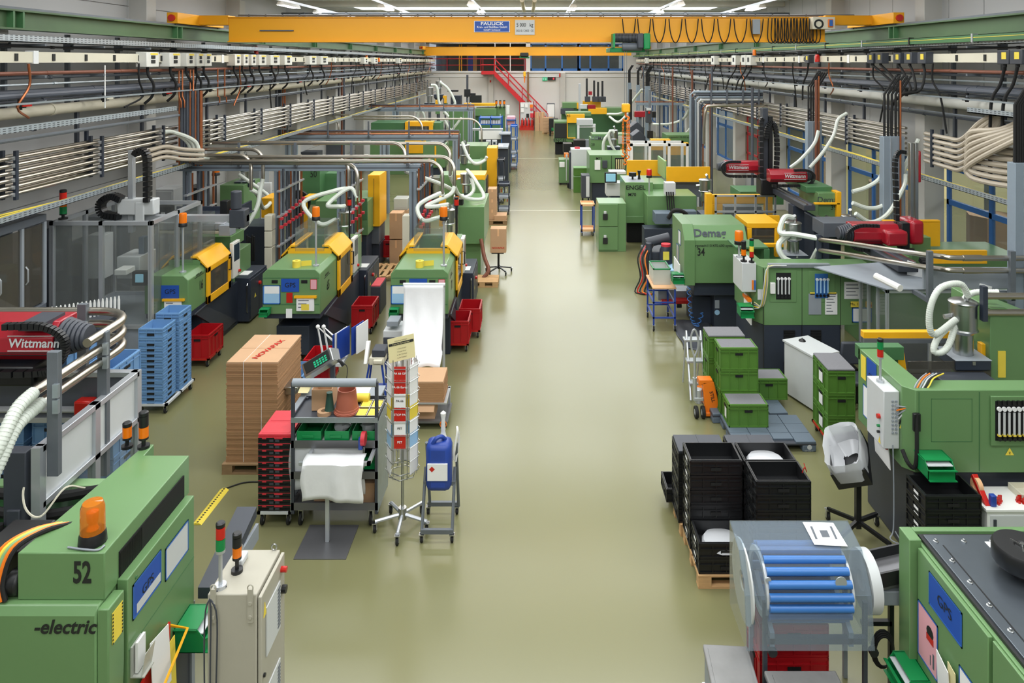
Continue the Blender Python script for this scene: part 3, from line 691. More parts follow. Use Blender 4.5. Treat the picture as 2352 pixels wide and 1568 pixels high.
# far wall fittings: stair, platform, railings
g = 61.5; st = thing('steel_stair', 'red steel stair with platform and railings on the far wall', 'stair', (X(1180, g), g - 1, 0))
zp = Z(163, g); b = B(); b.box(X(1108, g), g - 1.3, zp - .28, X(1137, g), g - .05, zp); part(st, 'platform', b, 'stair', bev=.02)
p0, p1 = (X(1137, g), Z(166, g)), (X(1203, g), Z(235, g)); sl = (p1[1] - p0[1]) / (p1[0] - p0[0])
xe = X(1258, g); ze = Z(290, g)
for yy in (g - 1.3, g - .3):
    b = B(); b.prism([(p0[0], p0[1] + .12), (xe, ze + .2), (xe, ze), (xe - .3, ze), (p0[0], p0[1] - .3)], 'y', yy, yy + .07); part(st, 'stringer', b, 'stair')
for i in range(22):
    u = (i + .5) / 22; x = p0[0] + (xe - p0[0]) * u; z = p0[1] + (ze + .1 - p0[1]) * u; b = B(); b.cb(x, g - .8, z - .03, .24, .95, .03); part(st, 'tread', b, 'stair')
for yy in (g - 1.3, g - .3):
    for dz in (1.05, .55):
        b = B(); b.tube([(X(1108, g), yy, zp + dz), (p0[0], yy, zp + dz), (xe, yy, ze + dz + .1)], .03, 6); part(st, 'handrail', b, 'stair')
    for u in (0, .26, .52, .78, 1):
        x = p0[0] + (xe - p0[0]) * u; z = p0[1] + (ze + .1 - p0[1]) * u; b = B(); b.cyl((x, yy, z - .05), (x, yy, z + 1.05), .025, n=6); part(st, 'baluster', b, 'stair')
rl = thing('gallery_railing', 'red railing of the gallery above the far wall', 'railing', (X(1050, g), g + .3, zp))
for dz in (.5, 1.05):
    b = B(); b.cyl((X(975, g), g + .2, zp + dz), (X(1208, g), g + .2, zp + dz), .03, n=6); part(rl, 'rail', b, 'stair')
for px in (987, 1026, 1104, 1109, 1136, 1172, 1204, 1207):
    b = B(); b.cyl((X(px, g), g + .2, zp), (X(px, g), g + .2, zp + 1.05), .03, n=6); part(rl, 'post', b, 'stair')
for i, px in enumerate((1137, 1172)):
    b = B(); b.box(X(px - 1, g), g - .02, zp, X(px + 1, g), g + .12, 7.25); solo('gallery_post', b, 'white', 'white gallery post, the %s of two above the red stair' % ('left' if i == 0 else 'right'), 'post', (X(px, g), g, zp))
b = B(); x = X(1016, g + 3); b.cyl((x, g + 3, 4.75), (x, g + 3, 7.2), .55, n=18); solo('tank', b, 'dgrey', 'grey cylindrical tank standing on the gallery behind the railing', 'tank', (x, g + 3, 4.72))
b = B(); b.box(X(1075, g + 4), g + 4, 4.75, X(1086, g + 4), g + 4.1, 6.2); b.m(1).box(X(1072, g + 4), g + 4.12, 4.75, X(1095, g + 4), g + 4.3, 7.2); solo('gallery_door', b, ['dblue', 'wood'], 'dark blue door frame before a wooden panel on the gallery', 'door', (X(1080, g), g + 4, 4.72))
for i, px in enumerate((1055, 1060)):
    b = B(); b.box(X(px - 1, g + 2), g + 2, 4.75, X(px + 1, g + 2), g + 2.2, 7.2); solo('yellow_post', b, 'yellow', '%s yellow post at the back of the gallery' % ('left' if i == 0 else 'right'), 'post', (X(px, g + 2), g + 2, 4.72))
# signs on the far wall
b = B(); b.box(X(1246, g), g - .15, Z(185, g), X(1257, g), g - .02, Z(178, g)); o = solo('exit_sign', b, 'exitlit', 'green lit exit sign with running figure on the far wall', 'sign', pd(1251, 182, g))
b = B(); b.box(X(1247.5, g), g - .16, Z(182, g), X(1250, g), g - .15, Z(180.5, g)); b.box(X(1253, g), g - .16, Z(184, g), X(1254.5, g), g - .15, Z(179.5, g)); part(o, 'pictogram', b, 'signwhite')
b = B(); b.box(X(1258, g), g - .2, Z(184, g), X(1276, g), g - .02, Z(177, g)); o = solo('led_display', b, 'ink', 'black electronic display with red digits beside the exit sign', 'display', pd(1267, 181, g))
b = B(); b.box(X(1269.5, g), g - .21, Z(182.5, g), X(1273, g), g - .2, Z(178.5, g)); part(o, 'digits', b, 'redlit')
b = B(); b.box(X(1284, g), g - .5, Z(177, g), X(1287, g), g - .35, Z(168, g)); solo('alarm_lamp', b, 'redlamp', 'small red alarm lamp on the far wall column', 'lamp', pd(1285, 172, g), bev=.03)
b = B(); b.cyl((X(1213, g), g - .3, 0), (X(1213, g), g - .3, Z(165, g)), .09, n=10); solo('downpipe', b, 'oldwood', 'brown downpipe on the far wall beside the stair', 'pipe', (X(1213, g), g - .3, 0))
b = B(); b.box(X(1125.5, g), g - .37, Z(189, g), X(1129, g), g - .355, Z(184, g)); solo('fire_sign', b, 'redlamp', 'small red fire sign on the far wall column', 'sign', pd(1127, 186, g))
# ================================================================ builders of repeated things
def beacon(parent, c, r=.075, h=.2, m='amberglass', base='black', name='beacon', tilt=0):
    """rotating beacon with dome, reflector and black foot, standing at c"""
    x, y, z = c; loc = ROOTLOC[parent.name]
    b = B(); b.lathe([(r * 1.15, 0), (r * 1.1, h * .2), (r * .95, h * .3)], c, 16); p = part(parent, name, b, base)
    b = B(); b.lathe([(r, h * .28), (r * .97, h * .85), (r * .8, h * .97), (.001, h)], c, 18); part(p, 'dome', b, m)
    b = B(); b.lathe([(r * .5, h * .32), (r * .3, h * .45), (r * .45, h * .5), (r * .5, h * .75), (.001, h * .8)], c, 10); part(p, 'reflector', b, 'amber' if m != 'redlamp' else 'redlamp')
    return p
def beacon_pole(parent, x, y, z, h, m='amber', r=.07):
    b = B(); b.cyl((x, y, z), (x, y, z + h), .02, n=8); b.cyl((x, y, z), (x, y, z + .02), .06, n=12); p = part(parent, 'beacon_pole', b, 'alu')
    b = B(); b.lathe([(r * 1.1, h - .06), (r * 1.1, h), (r * .9, h + .02)], (x, y, z), 14); part(p, 'foot', b, 'black')
    b = B(); b.lathe([(r, h + .01), (r, h + .16), (r * .85, h + .19), (.001, h + .2)], (x, y, z), 16); part(p, 'dome', b, m)
    return p
def tower(parent, x, y, z, cols, r=.035, pole=.25, seg=.07, polem='black', name='signal_tower'):
    b = B(); b.cyl((x, y, z), (x, y, z + pole), r * .45, n=8); b.cyl((x, y, z), (x, y, z + .025), r * 1.3, n=12); zz = z + pole
    b.cyl((x, y, zz - .02), (x, y, zz), r * 1.02, n=12); p = part(parent, name, b, polem)
    for c in cols:
        b = B(); b.cyl((x, y, zz), (x, y, zz + seg - .004), r, n=14); part(p, 'light_segment', b, c); zz += seg
    b = B(); b.lathe([(r, zz), (r, zz + seg * .3), (r * .7, zz + seg * .4), (.001, zz + seg * .4)], (x, y, 0), 14); part(p, 'cap', b, 'black')
    return p
def loader(label, x, y, z, r=.14, h=.55, hop=0, group=None):
    """stainless vacuum hopper loader: lid, two drums with clamp rings, optional dark bin underneath"""
    t = thing('hopper_loader', label, 'hopper loader', (x, y, z), 0, group)
    zb = z + hop; n = 20
    b = B(); b.lathe([(r * .72, 0), (r * .72, h * .38), (r * 1.0, h * .46)], (x, y, zb), n); part(t, 'lower_drum', b, 'steel')
    b = B(); b.lathe([(r, h * .46), (r, h * .94)], (x, y, zb), n); part(t, 'upper_drum', b, 'steel')
    b = B(); b.lathe([(r * 1.02, h * .44), (r * 1.1, h * .455), (r * 1.02, h * .48)], (x, y, zb), n); part(t, 'clamp_ring', b, 'steel')
    b = B(); b.lathe([(r * 1.05, h * .93), (r * 1.07, h * .96), (r * .9, h * .99), (.001, h * 1.01)], (x, y, zb), n); part(t, 'lid', b, 'steel')
    b = B(); b.tube(bez([(x + r * .3, y, zb + h), (x + r * .3, y, zb + h * 1.12), (x + r * .1, y - r * .3, zb + h * 1.2)], 4), r * .2, 8); part(t, 'inlet_elbow', b, 'steel')
    b = B(); b.cyl((x - r * .9, y, zb + h * .7), (x - r * 1.5, y, zb + h * .68), r * .2, n=8); part(t, 'suction_stub', b, 'steel')
    if hop:
        w = r * 1.35; b = B(); b.box(x - w, y - w, z + hop * .55, x + w, y + w, z + hop * .97)
        b.add([(x - w, y - w, z + hop * .55), (x + w, y - w, z + hop * .55), (x + w, y + w, z + hop * .55), (x - w, y + w, z + hop * .55), (x - w * .3, y - w * .3, z), (x + w * .3, y - w * .3, z), (x + w * .3, y + w * .3, z), (x - w * .3, y + w * .3, z)],
              [(0, 1, 5, 4), (1, 2, 6, 5), (2, 3, 7, 6), (3, 0, 4, 7), (4, 5, 6, 7)]); hb = part(t, 'bin', b, 'navy')
        b = B(); b.box(x - w * 1.05, y - w * 1.05, z + hop * .97, x + w * 1.05, y + w * 1.05, z + hop); part(hb, 'bin_lid', b, 'grey', bev=.004)
        b = B(); b.box(x - .02, y - w - .015, z + hop * .78, x + .02, y - w, z + hop * .95); part(hb, 'latch', b, 'steel')
        b = B(); b.cyl((x, y, z - .12), (x, y, z), w * .33, n=14); part(t, 'outlet_pipe', b, 'steel')
    if not hop and z > 1 and y > 14.5 or z > 2.4: b = B(); b.cyl((x, y, 0), (x, y, z), r * .4, n=8); part(t, 'stand_pipe', b, 'dgrey')
    return t
def hose(label, pts, r=.03, m='hosewhite', n=8, sm=6, name='hose', ribs=0, group=None):
    P = bez(pts, sm); b = B(); b.tube(P, r, n)
    t = solo(name, b, m, label, name.replace('_', ' ').split()[-1], tuple(P[0]), group=group)
    if ribs:
        rb = B(); acc = 0
        for i in range(1, len(P)):
            a, c = Vector(P[i - 1]), Vector(P[i]); L = (c - a).length; k = ribs - acc
            while k < L:
                p = a.lerp(c, k / L); dn = (c - a).normalized() * ribs * .22; rb.cyl(p - dn, p + dn, r * 1.06, n=n); k += ribs
            acc = L - (k - ribs)
        part(t, 'spiral_ribs', rb, m, kind='stuff')
    return t
CR = {}
def crate(label, x, y, z, w=.6, d=.4, h=.28, m='greencrate', rz=0, group=None, style='klt', name='crate', tag=None, cat='crate'):
    """stacking crate: rim, ribbed walls, hand holes; origin at the middle of its bottom"""
    key = (round(w, 3), round(d, 3), round(h, 3), m, style, tag)
    if key in CR: return dup(CR[key], (x, y, z), rz, label, group)
    t = thing(name, label, cat, (x, y, z), rz, group); CR[key] = t
    W, D = w / 2, d / 2; b = B(); b.tray(-W + .012, -D + .012, 0, W - .012, D - .012, h, .012)
    part(t, 'shell', b, m, local=True)
    b = B()
    for (za, zb) in ((h - .03, h - .006), (h - .075, h - .065), (.0, .02)): 
        b.box(-W, -D, za, W, -D + .014, zb); b.box(-W, D - .014, za, W, D, zb); b.box(-W, -D, za, -W + .014, D, zb); b.box(W - .014, -D, za, W, D, zb)
    part(t, 'rim', b, m, local=True)
    b = B(); nx = max(3, int(w / .13)); ny = max(3, int(d / .13))
    for i in range(nx + 1):
        u = -W + .006 + (w - .012) * i / nx
        for s in (-D + .007, D - .007): b.box(u - .006, s - .006, .02, u + .006, s + .006, h - .03)
    for i in range(ny + 1):
        u = -D + .006 + (d - .012) * i / ny
        for s in (-W + .007, W - .007): b.box(s - .006, u - .006, .02, s + .006, u + .006, h - .03)
    part(t, 'ribs', b, m, local=True, kind='stuff')
    hd = 'dark' if m != 'black' else 'rubber'
    for s in (-1, 1):
        if style == 'klt':
            b = B(); b.box(-.06, s * D - .004, h - .12, .06, s * D + .002, h - .085); part(t, 'hand_hole', b, hd, local=True)
        b = B(); b.box(s * W - .004, -.06, h - .12, s * W + .002, .06, h - .085); part(t, 'hand_hole', b, hd, local=True)
    if tag:
        b = B(); b.box(-W - .003, -D * .3, h * .2, -W, D * .15, h * .65); part(t, 'paper_label', b, tag, local=True)
    return t
PALS = {}
def pallet(label, x, y, rz=0, z=0, m='wood', group=None, w=1.2, d=.8):
    key = (m, w, d)
    if key in PALS: return dup(PALS[key], (x, y, z), rz, label, group)
    t = thing('pallet', label, 'pallet', (x, y, z), rz, group); PALS[key] = t; W, D = w / 2, d / 2
    for i in range(5):
        yy = -D + .06 + (d - .12) * i / 4; hw = .07 if i % 2 == 0 else .05
        b = B(); b.box(-W, yy - hw + .01, .122, W, yy + hw - .01, .144); part(t, 'deck_board', b, m, local=True, bev=.003)
    for i in range(3):
        xx = -W + .0725 + (w - .145) * i / 2; b = B(); b.box(xx - .07, -D, .1, xx + .07, D, .122); part(t, 'cross_board', b, m, local=True)
        for j in range(3):
            yy = -D + .05 + (d - .1) * j / 2; b = B(); b.box(xx - .07, yy - .05, .022, xx + .07, yy + .05, .1); part(t, 'block', b, m, local=True)
    for j in range(3):
        yy = -D + .05 + (d - .1) * j / 2; b = B(); b.box(-W, yy - .05, 0, W, yy + .05, .022); part(t, 'bottom_board', b, m, local=True)
    return t
def cbox(label, x, y, z, w, d, h, rz=0, m='card', group=None, tape='tan', name='cardboard_box'):
    t = thing(name, label, 'box', (x, y, z), rz, group)
    b = B(); b.cb(0, 0, 0, w, d, h); part(t, 'carton', b, m, local=True, bev=.004)
    b = B(); b.cb(0, 0, h, w * .99, .006, .003); b.cb(0, -d / 2 - .001, h * .7, .05, .003, h * .3); part(t, 'tape', b, tape, local=True)
    return t
def obox(label, x, y, z, w, d, h, rz=0, flaps=1, m='card', name='cardboard_box'):
    t = thing(name, label, 'box', (x, y, z), rz)
    b = B(); b.tray(-w / 2, -d / 2, 0, w / 2, d / 2, h, .006); part(t, 'carton', b, m, local=True)
    if flaps:
        b = B(); b.sheet((-w / 2, -d / 2, h), (w / 2, -d / 2, h), (w / 2, -d / 2 - h * .45, h - h * .35), (-w / 2, -d / 2 - h * .45, h - h * .35)); part(t, 'flap', b, m, local=True)
        b = B(); b.sheet((w / 2, -d / 2, h), (w / 2, d / 2, h), (w / 2 + h * .35, d / 2, h + h * .2), (w / 2 + h * .35, -d / 2, h + h * .2)); part(t, 'flap', b, m, local=True)
    return t
def caster(parent, x, y, r=.05, z0=0, zt=None, local=False, m='rubber'):
    zt = zt or r * 2.6
    b = B(); b.box(x - .03, y - .03, zt - .01, x + .03, y + .03, zt); b.box(x - .025, y - .012 - r * .2, r * .8, x - .018, y + r * .3, zt); b.box(x + .018, y - .012 - r * .2, r * .8, x + .025, y + r * .3, zt)
    f = part(parent, 'caster', b, 'steel', local=local)
    b = B(); b.lathe([(r * .4, -.015), (r * .95, -.015), (r, -.008), (r, .008), (r * .95, .015), (r * .4, .015)], (x, y, r), 14, 'x'); part(f, 'wheel', b, m, local=local)
    b = B(); b.cyl((x - .02, y, r), (x + .02, y, r), r * .42, n=8); part(f, 'wheel_hub', b, 'grey', local=local)
def dolly(label, x, y, w, d, rz=0, m='lgrey', h=.17, group=None, r=.05):
    t = thing('dolly', label, 'dolly', (x, y, 0), rz, group); W, D = w / 2, d / 2
    b = B(); b.box(-W, -D, h - .035, W, -D + .04, h); b.box(-W, D - .04, h - .035, W, D, h); b.box(-W, -D, h - .035, -W + .04, D, h); b.box(W - .04, -D, h - .035, W, D, h); b.box(-W, -.02, h - .035, W, .02, h)
    part(t, 'frame', b, m, local=True)
    for sx in (-1, 1):
        for sy in (-1, 1): caster(t, sx * (W - .05), sy * (D - .06), r, zt=h - .035, local=True)
    return t
def sheetp(parent, name, x, y0, y1, z0, z1, m, t=.004, frame=None, s=1):
    """flat sheet on a side face with normal +-X"""
    b = B(); b.box(x, y0, z0, x + s * t, y1, z1); p = part(parent, name, b, m)
    if frame:
        b = B(); w = .012
        for (a, c, e, f) in ((y0, y1, z0, z0 + w), (y0, y1, z1 - w, z1), (y0, y0 + w, z0, z1), (y1 - w, y1, z0, z1)): b.box(x, a, e, x + s * (t + .002), c, f)
        part(p, 'edging', b, frame)
    return p
def sheetf(parent, name, px0, py0, px1, py1, d, m, frame=None, t=.006, lines=0):
    """flat sheet on a face towards the camera given by photo pixels at distance d"""
    x0, x1, z0, z1 = X(px0, d), X(px1, d), Z(py1, d), Z(py0, d)
    b = B(); b.box(x0, d - t, z0, x1, d, z1); p = part(parent, name, b, m)
    if frame:
        b = B(); w = (x1 - x0) * .05
        for (a, c, e, f) in ((x0, x1, z0, z0 + w), (x0, x1, z1 - w, z1), (x0, x0 + w, z0, z1), (x1 - w, x1, z0, z1)): b.box(a, d - t - .002, e, c, d, f)
        part(p, 'edging', b, frame)
    if lines:
        b = B(); h = (z1 - z0) / (lines * 2 + 2); r = random.Random(int(px0))
        for i in range(lines): zz = z1 - h * (2 * i + 2); b.box(x0 + (x1 - x0) * .1, d - t - .001, zz, x0 + (x1 - x0) * (.5 + .4 * r.random()), d - t, zz + h * .5)
        part(p, 'print', b, 'dgrey')
    return p
def bin_(label, x, y, z, w=.16, d=.24, h=.12, rz=0, m='binGreen', film=True, group=None):
    """small open-fronted picking bin, its lower front towards -y"""
    t = thing('picking_bin', label, 'bin', (x, y, z), rz, group); W, D = w / 2, d / 2; k = .006
    b = B(); b.box(-W, -D, 0, W, D, k); b.box(-W, D - k, 0, W, D, h); b.box(-W, -D * .75, 0, W, -D * .75 + k, h * .55)
    for s in (-W, W - k): b.prism([(-D * .75, 0), (D, 0), (D, h), (-D * .3, h), (-D * .75, h * .55)], 'x', s, s + k)
    b.box(-W - .008, -D * .3, h - .012, W + .008, D + .004, h); part(t, 'body', b, m, local=True)
    b = B(); b.prism([(-D * .75, h * .55), (-D, h * .6), (-D, h * .66), (-D * .75, h * .62)], 'x', -W, W); part(t, 'lip', b, m, local=True)
    if film: b = B(); b.box(-W * .9, -D * .6, h * .75, W * .9, D * .9, h * .8); part(t, 'clear_cover', b, 'film', local=True)
    return t
CH = {}
def chain_link(b, pts, w=.05, t=.025, gap=.8):
    P = [Vector(p) for p in pts]
    for i in range(len(P) - 1):
        a, c = P[i], P[i + 1]; dr = (c - a); L = dr.length; dr.normalize()
        up = Vector((0, 1, 0)) if abs(dr.y) < .9 else Vector((1, 0, 0)); sd = dr.cross(up).normalized()
        q = a + dr * L * .5; hl = L * gap * .5
        vs = [q + dr * sx * hl + up * sy * w / 2 + sd * sz * t for sz in (-1, 1) for sy in (-1, 1) for sx in (-1, 1)]
        b.add(vs, [(0, 2, 3, 1), (4, 5, 7, 6), (0, 1, 5, 4), (2, 6, 7, 3), (0, 4, 6, 2), (1, 3, 7, 5)])
def energy_chain(parent, pts, w=.09, t=.028, sm=5, name='energy_chain'):
    P = bez(pts, sm); b = B(); chain_link(b, P, w, t, .82); return part(parent, name, b, 'black')
def rframe(b, x0, y0, x1, y1, z, w=.04):      # horizontal rectangular frame of square tube
    b.box(x0, y0, z - w, x1, y0 + w, z); b.box(x0, y1 - w, z - w, x1, y1, z); b.box(x0, y0, z - w, x0 + w, y1, z); b.box(x1 - w, y0, z - w, x1, y1, z); return b
def guard(t, x0, y0, x1, y1, z0, z1, faces='fblr', w=.045, m='alu', pane='acrylic', mid=None, nx=2):
    """aluminium profile guard with clear panes; each post, rail and pane is a part of t"""
    for (x, y) in ((x0, y0), (x1 - w, y0), (x0, y1 - w), (x1 - w, y1 - w)):
        b = B(); b.box(x, y, 0, x + w, y + w, z1); part(t, 'post', b, m)
    for z in ([z0 + w, z1] + ([mid] if mid else [])):
        if 'f' in faces: b = B(); b.box(x0, y0, z - w, x1, y0 + w, z); part(t, 'rail', b, m)
        if 'b' in faces: b = B(); b.box(x0, y1 - w, z - w, x1, y1, z); part(t, 'rail', b, m)
        if 'l' in faces: b = B(); b.box(x0, y0, z - w, x0 + w, y1, z); part(t, 'rail', b, m)
        if 'r' in faces: b = B(); b.box(x1 - w, y0, z - w, x1, y1, z); part(t, 'rail', b, m)
    h = w / 2
    for f in faces:
        b = B()
        if f == 'f': b.box(x0, y0 + h - .004, z0, x1, y0 + h + .004, z1)
        if f == 'b': b.box(x0, y1 - h - .004, z0, x1, y1 - h + .004, z1)
        if f == 'l': b.box(x0 + h - .004, y0, z0, x0 + h + .004, y1, z1)
        if f == 'r': b.box(x1 - h - .004, y0, z0, x1 - h + .004, y1, z1)
        part(t, 'pane', b, pane)
    if nx > 1:
        for f in faces:
            for i in range(1, nx):
                b = B(); xx = x0 + (x1 - x0) * i / nx; yy = y0 + (y1 - y0) * i / nx
                if f in 'fb': y = y0 if f == 'f' else y1 - w; b.box(xx - w / 2, y, z0, xx + w / 2, y + w, z1)
                else: x = x0 if f == 'l' else x1 - w; b.box(x, yy - w / 2, z0, x + w, yy + w / 2, z1)
                part(t, 'post', b, m)
def robot_beam(label, x0, x1, y, z, h=.3, dep=.3, bell=-1, m='robot', word=True, chain=True, wordx=None, wordh=.075):
    """red linear robot axis along x: octagonal housing, ribbed bellows end at the bell side, energy chain, logo"""
    t = thing('robot_axis', label, 'robot', ((x0 + x1) / 2, y, z)); c = h * .22; D = dep / 2
    b = B(); b.prism([(y - D, z + c), (y - D, z + h - c * 1.6), (y - D + c * 1.4, z + h), (y + D, z + h), (y + D, z), (y - D + c, z)], 'x', x0, x1); part(t, 'housing', b, m, bev=.012)
    b = B(); b.box(x0, y - D - .004, z + h * .26, x1, y - D, z + h * .28); b.box(x0, y - D - .004, z + h * .2, x1, y - D, z + h * .22); part(t, 'trim_line', b, 'black')
    xb = x0 if bell < 0 else x1
    for i in range(6):
        r = h * (.5 - .035 * i); b = B(); b.lathe([(r * .93, 0), (r * 1.03, h * .06), (r * .93, h * .12)], (xb + bell * h * .11 * (i + (0 if bell > 0 else 1)), y, z + h * .5), 16, 'x'); part(t, 'bellows_fold', b, 'charcoal' if m == 'robot' else m)
    if chain:
        zz = z + h * 1.02; q = bell
        energy_chain(t, [(xb - q * h * 1.2, y - D - .05, zz), (xb - q * .2 * h, y - D - .05, zz), (xb + q * h * .35, y - D - .05, z + h * .75), (xb + q * h * .42, y - D - .05, z + h * .35), (xb + q * h * .1, y - D - .05, z - h * .1), (xb - q * h * .6, y - D - .05, z - h * .22), (xb - q * h * 3, y - D - .05, z - h * .22)], .07, .03, 6)
    if word:
        xm = wordx if wordx is not None else (x0 + x1) / 2
        text(t, 'Wittmann', (xm, y - D - .005, z + h * .52), UX, UZ, wordh, 'lgrey', bold=.03, shear=.15)
        for dz in (-wordh * .85, wordh * .85):
            b = B(); b.box(xm - wordh * 3.0, y - D - .006, z + h * .52 + dz - .004, xm + wordh * 3.0, y - D - .003, z + h * .52 + dz + .004); part(t, 'logo_line', b, 'lgrey')
    return t
# ================================================================ left foreground: machine 52, cabinet, robot and pipes
t = thing('injection_machine', 'large green injection machine 52 with orange beacon, nearest on the left', 'machine', (-3.5, 5.9, 0))
b = B(); b.prism([(-3.795, 5.23), (-3.157, 5.23), (-3.167, 6.53), (-3.58, 6.53), (-3.59, 6.72), (-3.67, 6.72)], 'z', 1.755, 2.1); hd = part(t, 'hood', b, 'green', bev=.008)
b = B(); b.box(-3.166, 5.41, 1.79, -3.152, 6.41, 1.985); part(hd, 'vent_slot', b, 'dark')
b = B()
for i in range(26): b.box(-3.153, 5.42 + .012 * i, 1.8, -3.149, 5.424 + .012 * i, 1.97)
part(hd, 'vent_mesh', b, 'black')
b = B(); b.prism([(5.15, 0.0), (5.15, 1.7), (5.19, 1.755), (5.34, 1.755), (5.34, 0)], 'x', -5.3, -3.17); b.box(-3.66, 5.34, 0, -3.17, 6.5, 1.755); bd = part(t, 'body', b, 'green', bev=.012)
b = B(); b.prism([(-3.17, 0), (-3.17, 1.74), (-3.085, 1.74), (-3.085, 1.2), (-3.1, .7), (-3.14, 0)], 'y', 5.16, 5.36); part(t, 'corner_cover', b, 'green', bev=.01)
b = B(); b.box(-3.16, 5.39, .78, -3.078, 6.44, 1.79); dr = part(t, 'side_door', b, 'green', bev=.008)
b = B(); b.box(-3.077, 5.4, 1.243, -3.074, 6.43, 1.247); b.cyl((-3.08, 5.5, 1.73), (-3.07, 5.5, 1.73), .012, n=8); part(dr, 'seam', b, 'dgreen')
b = B(); b.box(-3.16, 5.36, 0, -3.12, 6.44, .76); b.box(-3.12, 5.9, .1, -3.1, 6.2, .7); part(t, 'lower_cover', b, 'charcoal')
b = B(); b.box(-3.16, 6.44, 0, -3.1, 6.5, .8); part(t, 'corner_post', b, 'grey')
text(t, '52', (X(187, 5.22), 5.228, Z(1316, 5.23)), UX, UZ, .155, xs=.62, bold=.04)
text(t, '-electric', (X(146, 5.14), 5.148, Z(1440, 5.15)), UX, UZ, .1, shear=.28, bold=.035, xs=.95)
b = B(); b.box(X(243, 5.2), 5.2, 1.42, X(243, 5.2) + .003, 5.34, 1.66); b = B(); b.box(-3.083, 5.2, 1.45, -3.08, 5.33, 1.68); lb = part(t, 'warning_label', b, 'paperyellow')
b = B()
for i in range(9): b.box(-3.0795, 5.2, 1.45 + .026 * i, -3.078, 5.212, 1.463 + .026 * i); b.box(-3.0795, 5.318, 1.45 + .026 * i, -3.078, 5.33, 1.463 + .026 * i)
part(lb, 'hazard_stripes', b, 'ink')
sl = sheetp(t, 'document_sleeve', -3.076, 5.45, 5.86, 1.43, 1.70, 'signblue', frame='blue')
text(sl, 'GPS', (-3.071, 5.66, 1.56), UY, UZ, .07, 'ink')
b = B(); b.box(-3.071, 5.5, 1.45, -3.07, 5.85, 1.52); part(sl, 'sheet_print', b, 'lgrey')
sl = sheetp(t, 'document_sleeve', -3.076, 5.93, 6.32, 1.38, 1.65, 'lgrey', frame='blue')
b = B(); b.box(-3.076, 5.42, 1.02, -3.06, 5.56, 1.25); b.box(-3.06, 5.42, 1.02, -2.97, 5.56, 1.03); b.sheet((-2.99, 5.42, 1.02), (-2.99, 5.56, 1.02), (-2.96, 5.56, 1.2), (-2.96, 5.42, 1.2)); ph = part(t, 'leaflet_holder', b, 'milky')
b = B(); b.box(-3.05, 5.44, 1.04, -3.03, 5.55, 1.27); part(ph, 'leaflet', b, 'paper')
b = B(); b.tube([(-3.07, 5.5, .78), (-2.9, 5.5, .80), (-2.9, 5.95, .98), (-3.07, 5.98, .98)], .012, 6); b.tube([(-2.9, 5.5, .8), (-2.92, 5.46, .72)], .012, 6); wh = part(t, 'paper_holder', b, 'yellow')
b = B(); b.sheet((-2.97, 5.55, .72), (-2.93, 5.75, .72), (-2.97, 5.78, 1.15), (-3.01, 5.58, 1.15), .006); part(wh, 'paper', b, 'paper')
b = B(); b.sheet((-2.94, 5.7, .6), (-2.94, 5.85, .6), (-2.97, 5.88, .98), (-2.97, 5.73, .98), .006); part(wh, 'yellow_sheet', b, 'paperyellow')
b = B(); b.sheet((-3.02, 5.48, .62), (-3.02, 5.9, .8), (-3.03, 5.93, 1.05), (-3.03, 5.5, .9), .02); part(wh, 'red_folder', b, 'redlamp')
beacon(t, (X(213, 5.35), 5.35, 2.1), .085, .31)
b = B(); b.tube(bez([(X(240, 5.3), 5.3, 2.11), (X(225, 5.25), 5.25, 2.11), (X(190, 5.25), 5.25, 2.115), (X(160, 5.3), 5.28, 2.11)], 5), .008, 5); part(t, 'beacon_cable', b, 'grey')
tower(t, X(292, 6.66), 6.66, 2.1, ['amber'], .04, .1, .1); tower(t, X(330, 6.66), 6.66, 2.1, ['amber', 'black'], .042, .1, .1)
# machine bed behind the hood: green trough with hoses, valves and cables at the far left
b = B(); b.tray(-5.6, 5.9, 1.2, -3.7, 6.85, 1.62, .03); bed = part(t, 'bed_trough', b, 'dgreen')
b = B(); b.box(-5.6, 6.8, 1.62, -3.6, 6.92, 1.66); part(bed, 'bed_rim', b, 'lgreen')
for k, (zz, yy) in enumerate(((1.66, 6.62), (1.6, 6.45), (1.7, 6.55))):
    b = B(); b.tube(bez([(-5.6, yy, zz), (-5.0, yy, zz + .04), (-4.5, yy + .03, zz - .02), (-3.9, yy + .05, zz + .06), (-3.7, yy, zz)], 5), .045, 8); part(bed, 'black_hose', b, 'rubber')
for k in range(8):
    b = B(); b.box(-5.0 + .13 * k, 6.2, 1.3, -4.9 + .13 * k, 6.3, 1.6); b.cyl((-4.95 + .13 * k, 6.25, 1.6), (-4.95 + .13 * k, 6.25, 1.65), .03, n=8); part(bed, 'valve', b, 'beigepipe' if k % 2 else 'black')
b = B(); b.box(-4.2, 5.35, 1.75, -3.85, 5.75, 2.02); b.cyl((-3.9, 5.3, 1.84), (-3.8, 5.3, 1.84), .09, n=12); part(t, 'motor', b, 'black', bev=.02)
b = B(); b.box(-5.3, 5.34, 0, -3.66, 6.9, 1.2); part(t, 'lower_frame', b, 'dgreen')
for k, cm in enumerate(('orange', 'paperyellow', 'lgreen', 'orange', 'rubber')):
    b = B(); x = X(3 + k * 8, 5.3); b.tube(bez([(x, 5.2, 1.77), (x - .03, 5.22, 1.9), (x, 5.3, 2.08), (x + .12, 5.45, 2.12), (x + .25, 5.6, 2.08)], 5), .017, 6); part(t, 'cable', b, cm)
hose('thin cream cable looped over the bed of machine 52', [pd(85, 1090, 6.5), pd(55, 1120, 6.3), pd(60, 1170, 6.2), pd(95, 1185, 6.2), pd(150, 1120, 6.35), pd(195, 1120, 6.5)], .009, 'cream', 5, name='cable')
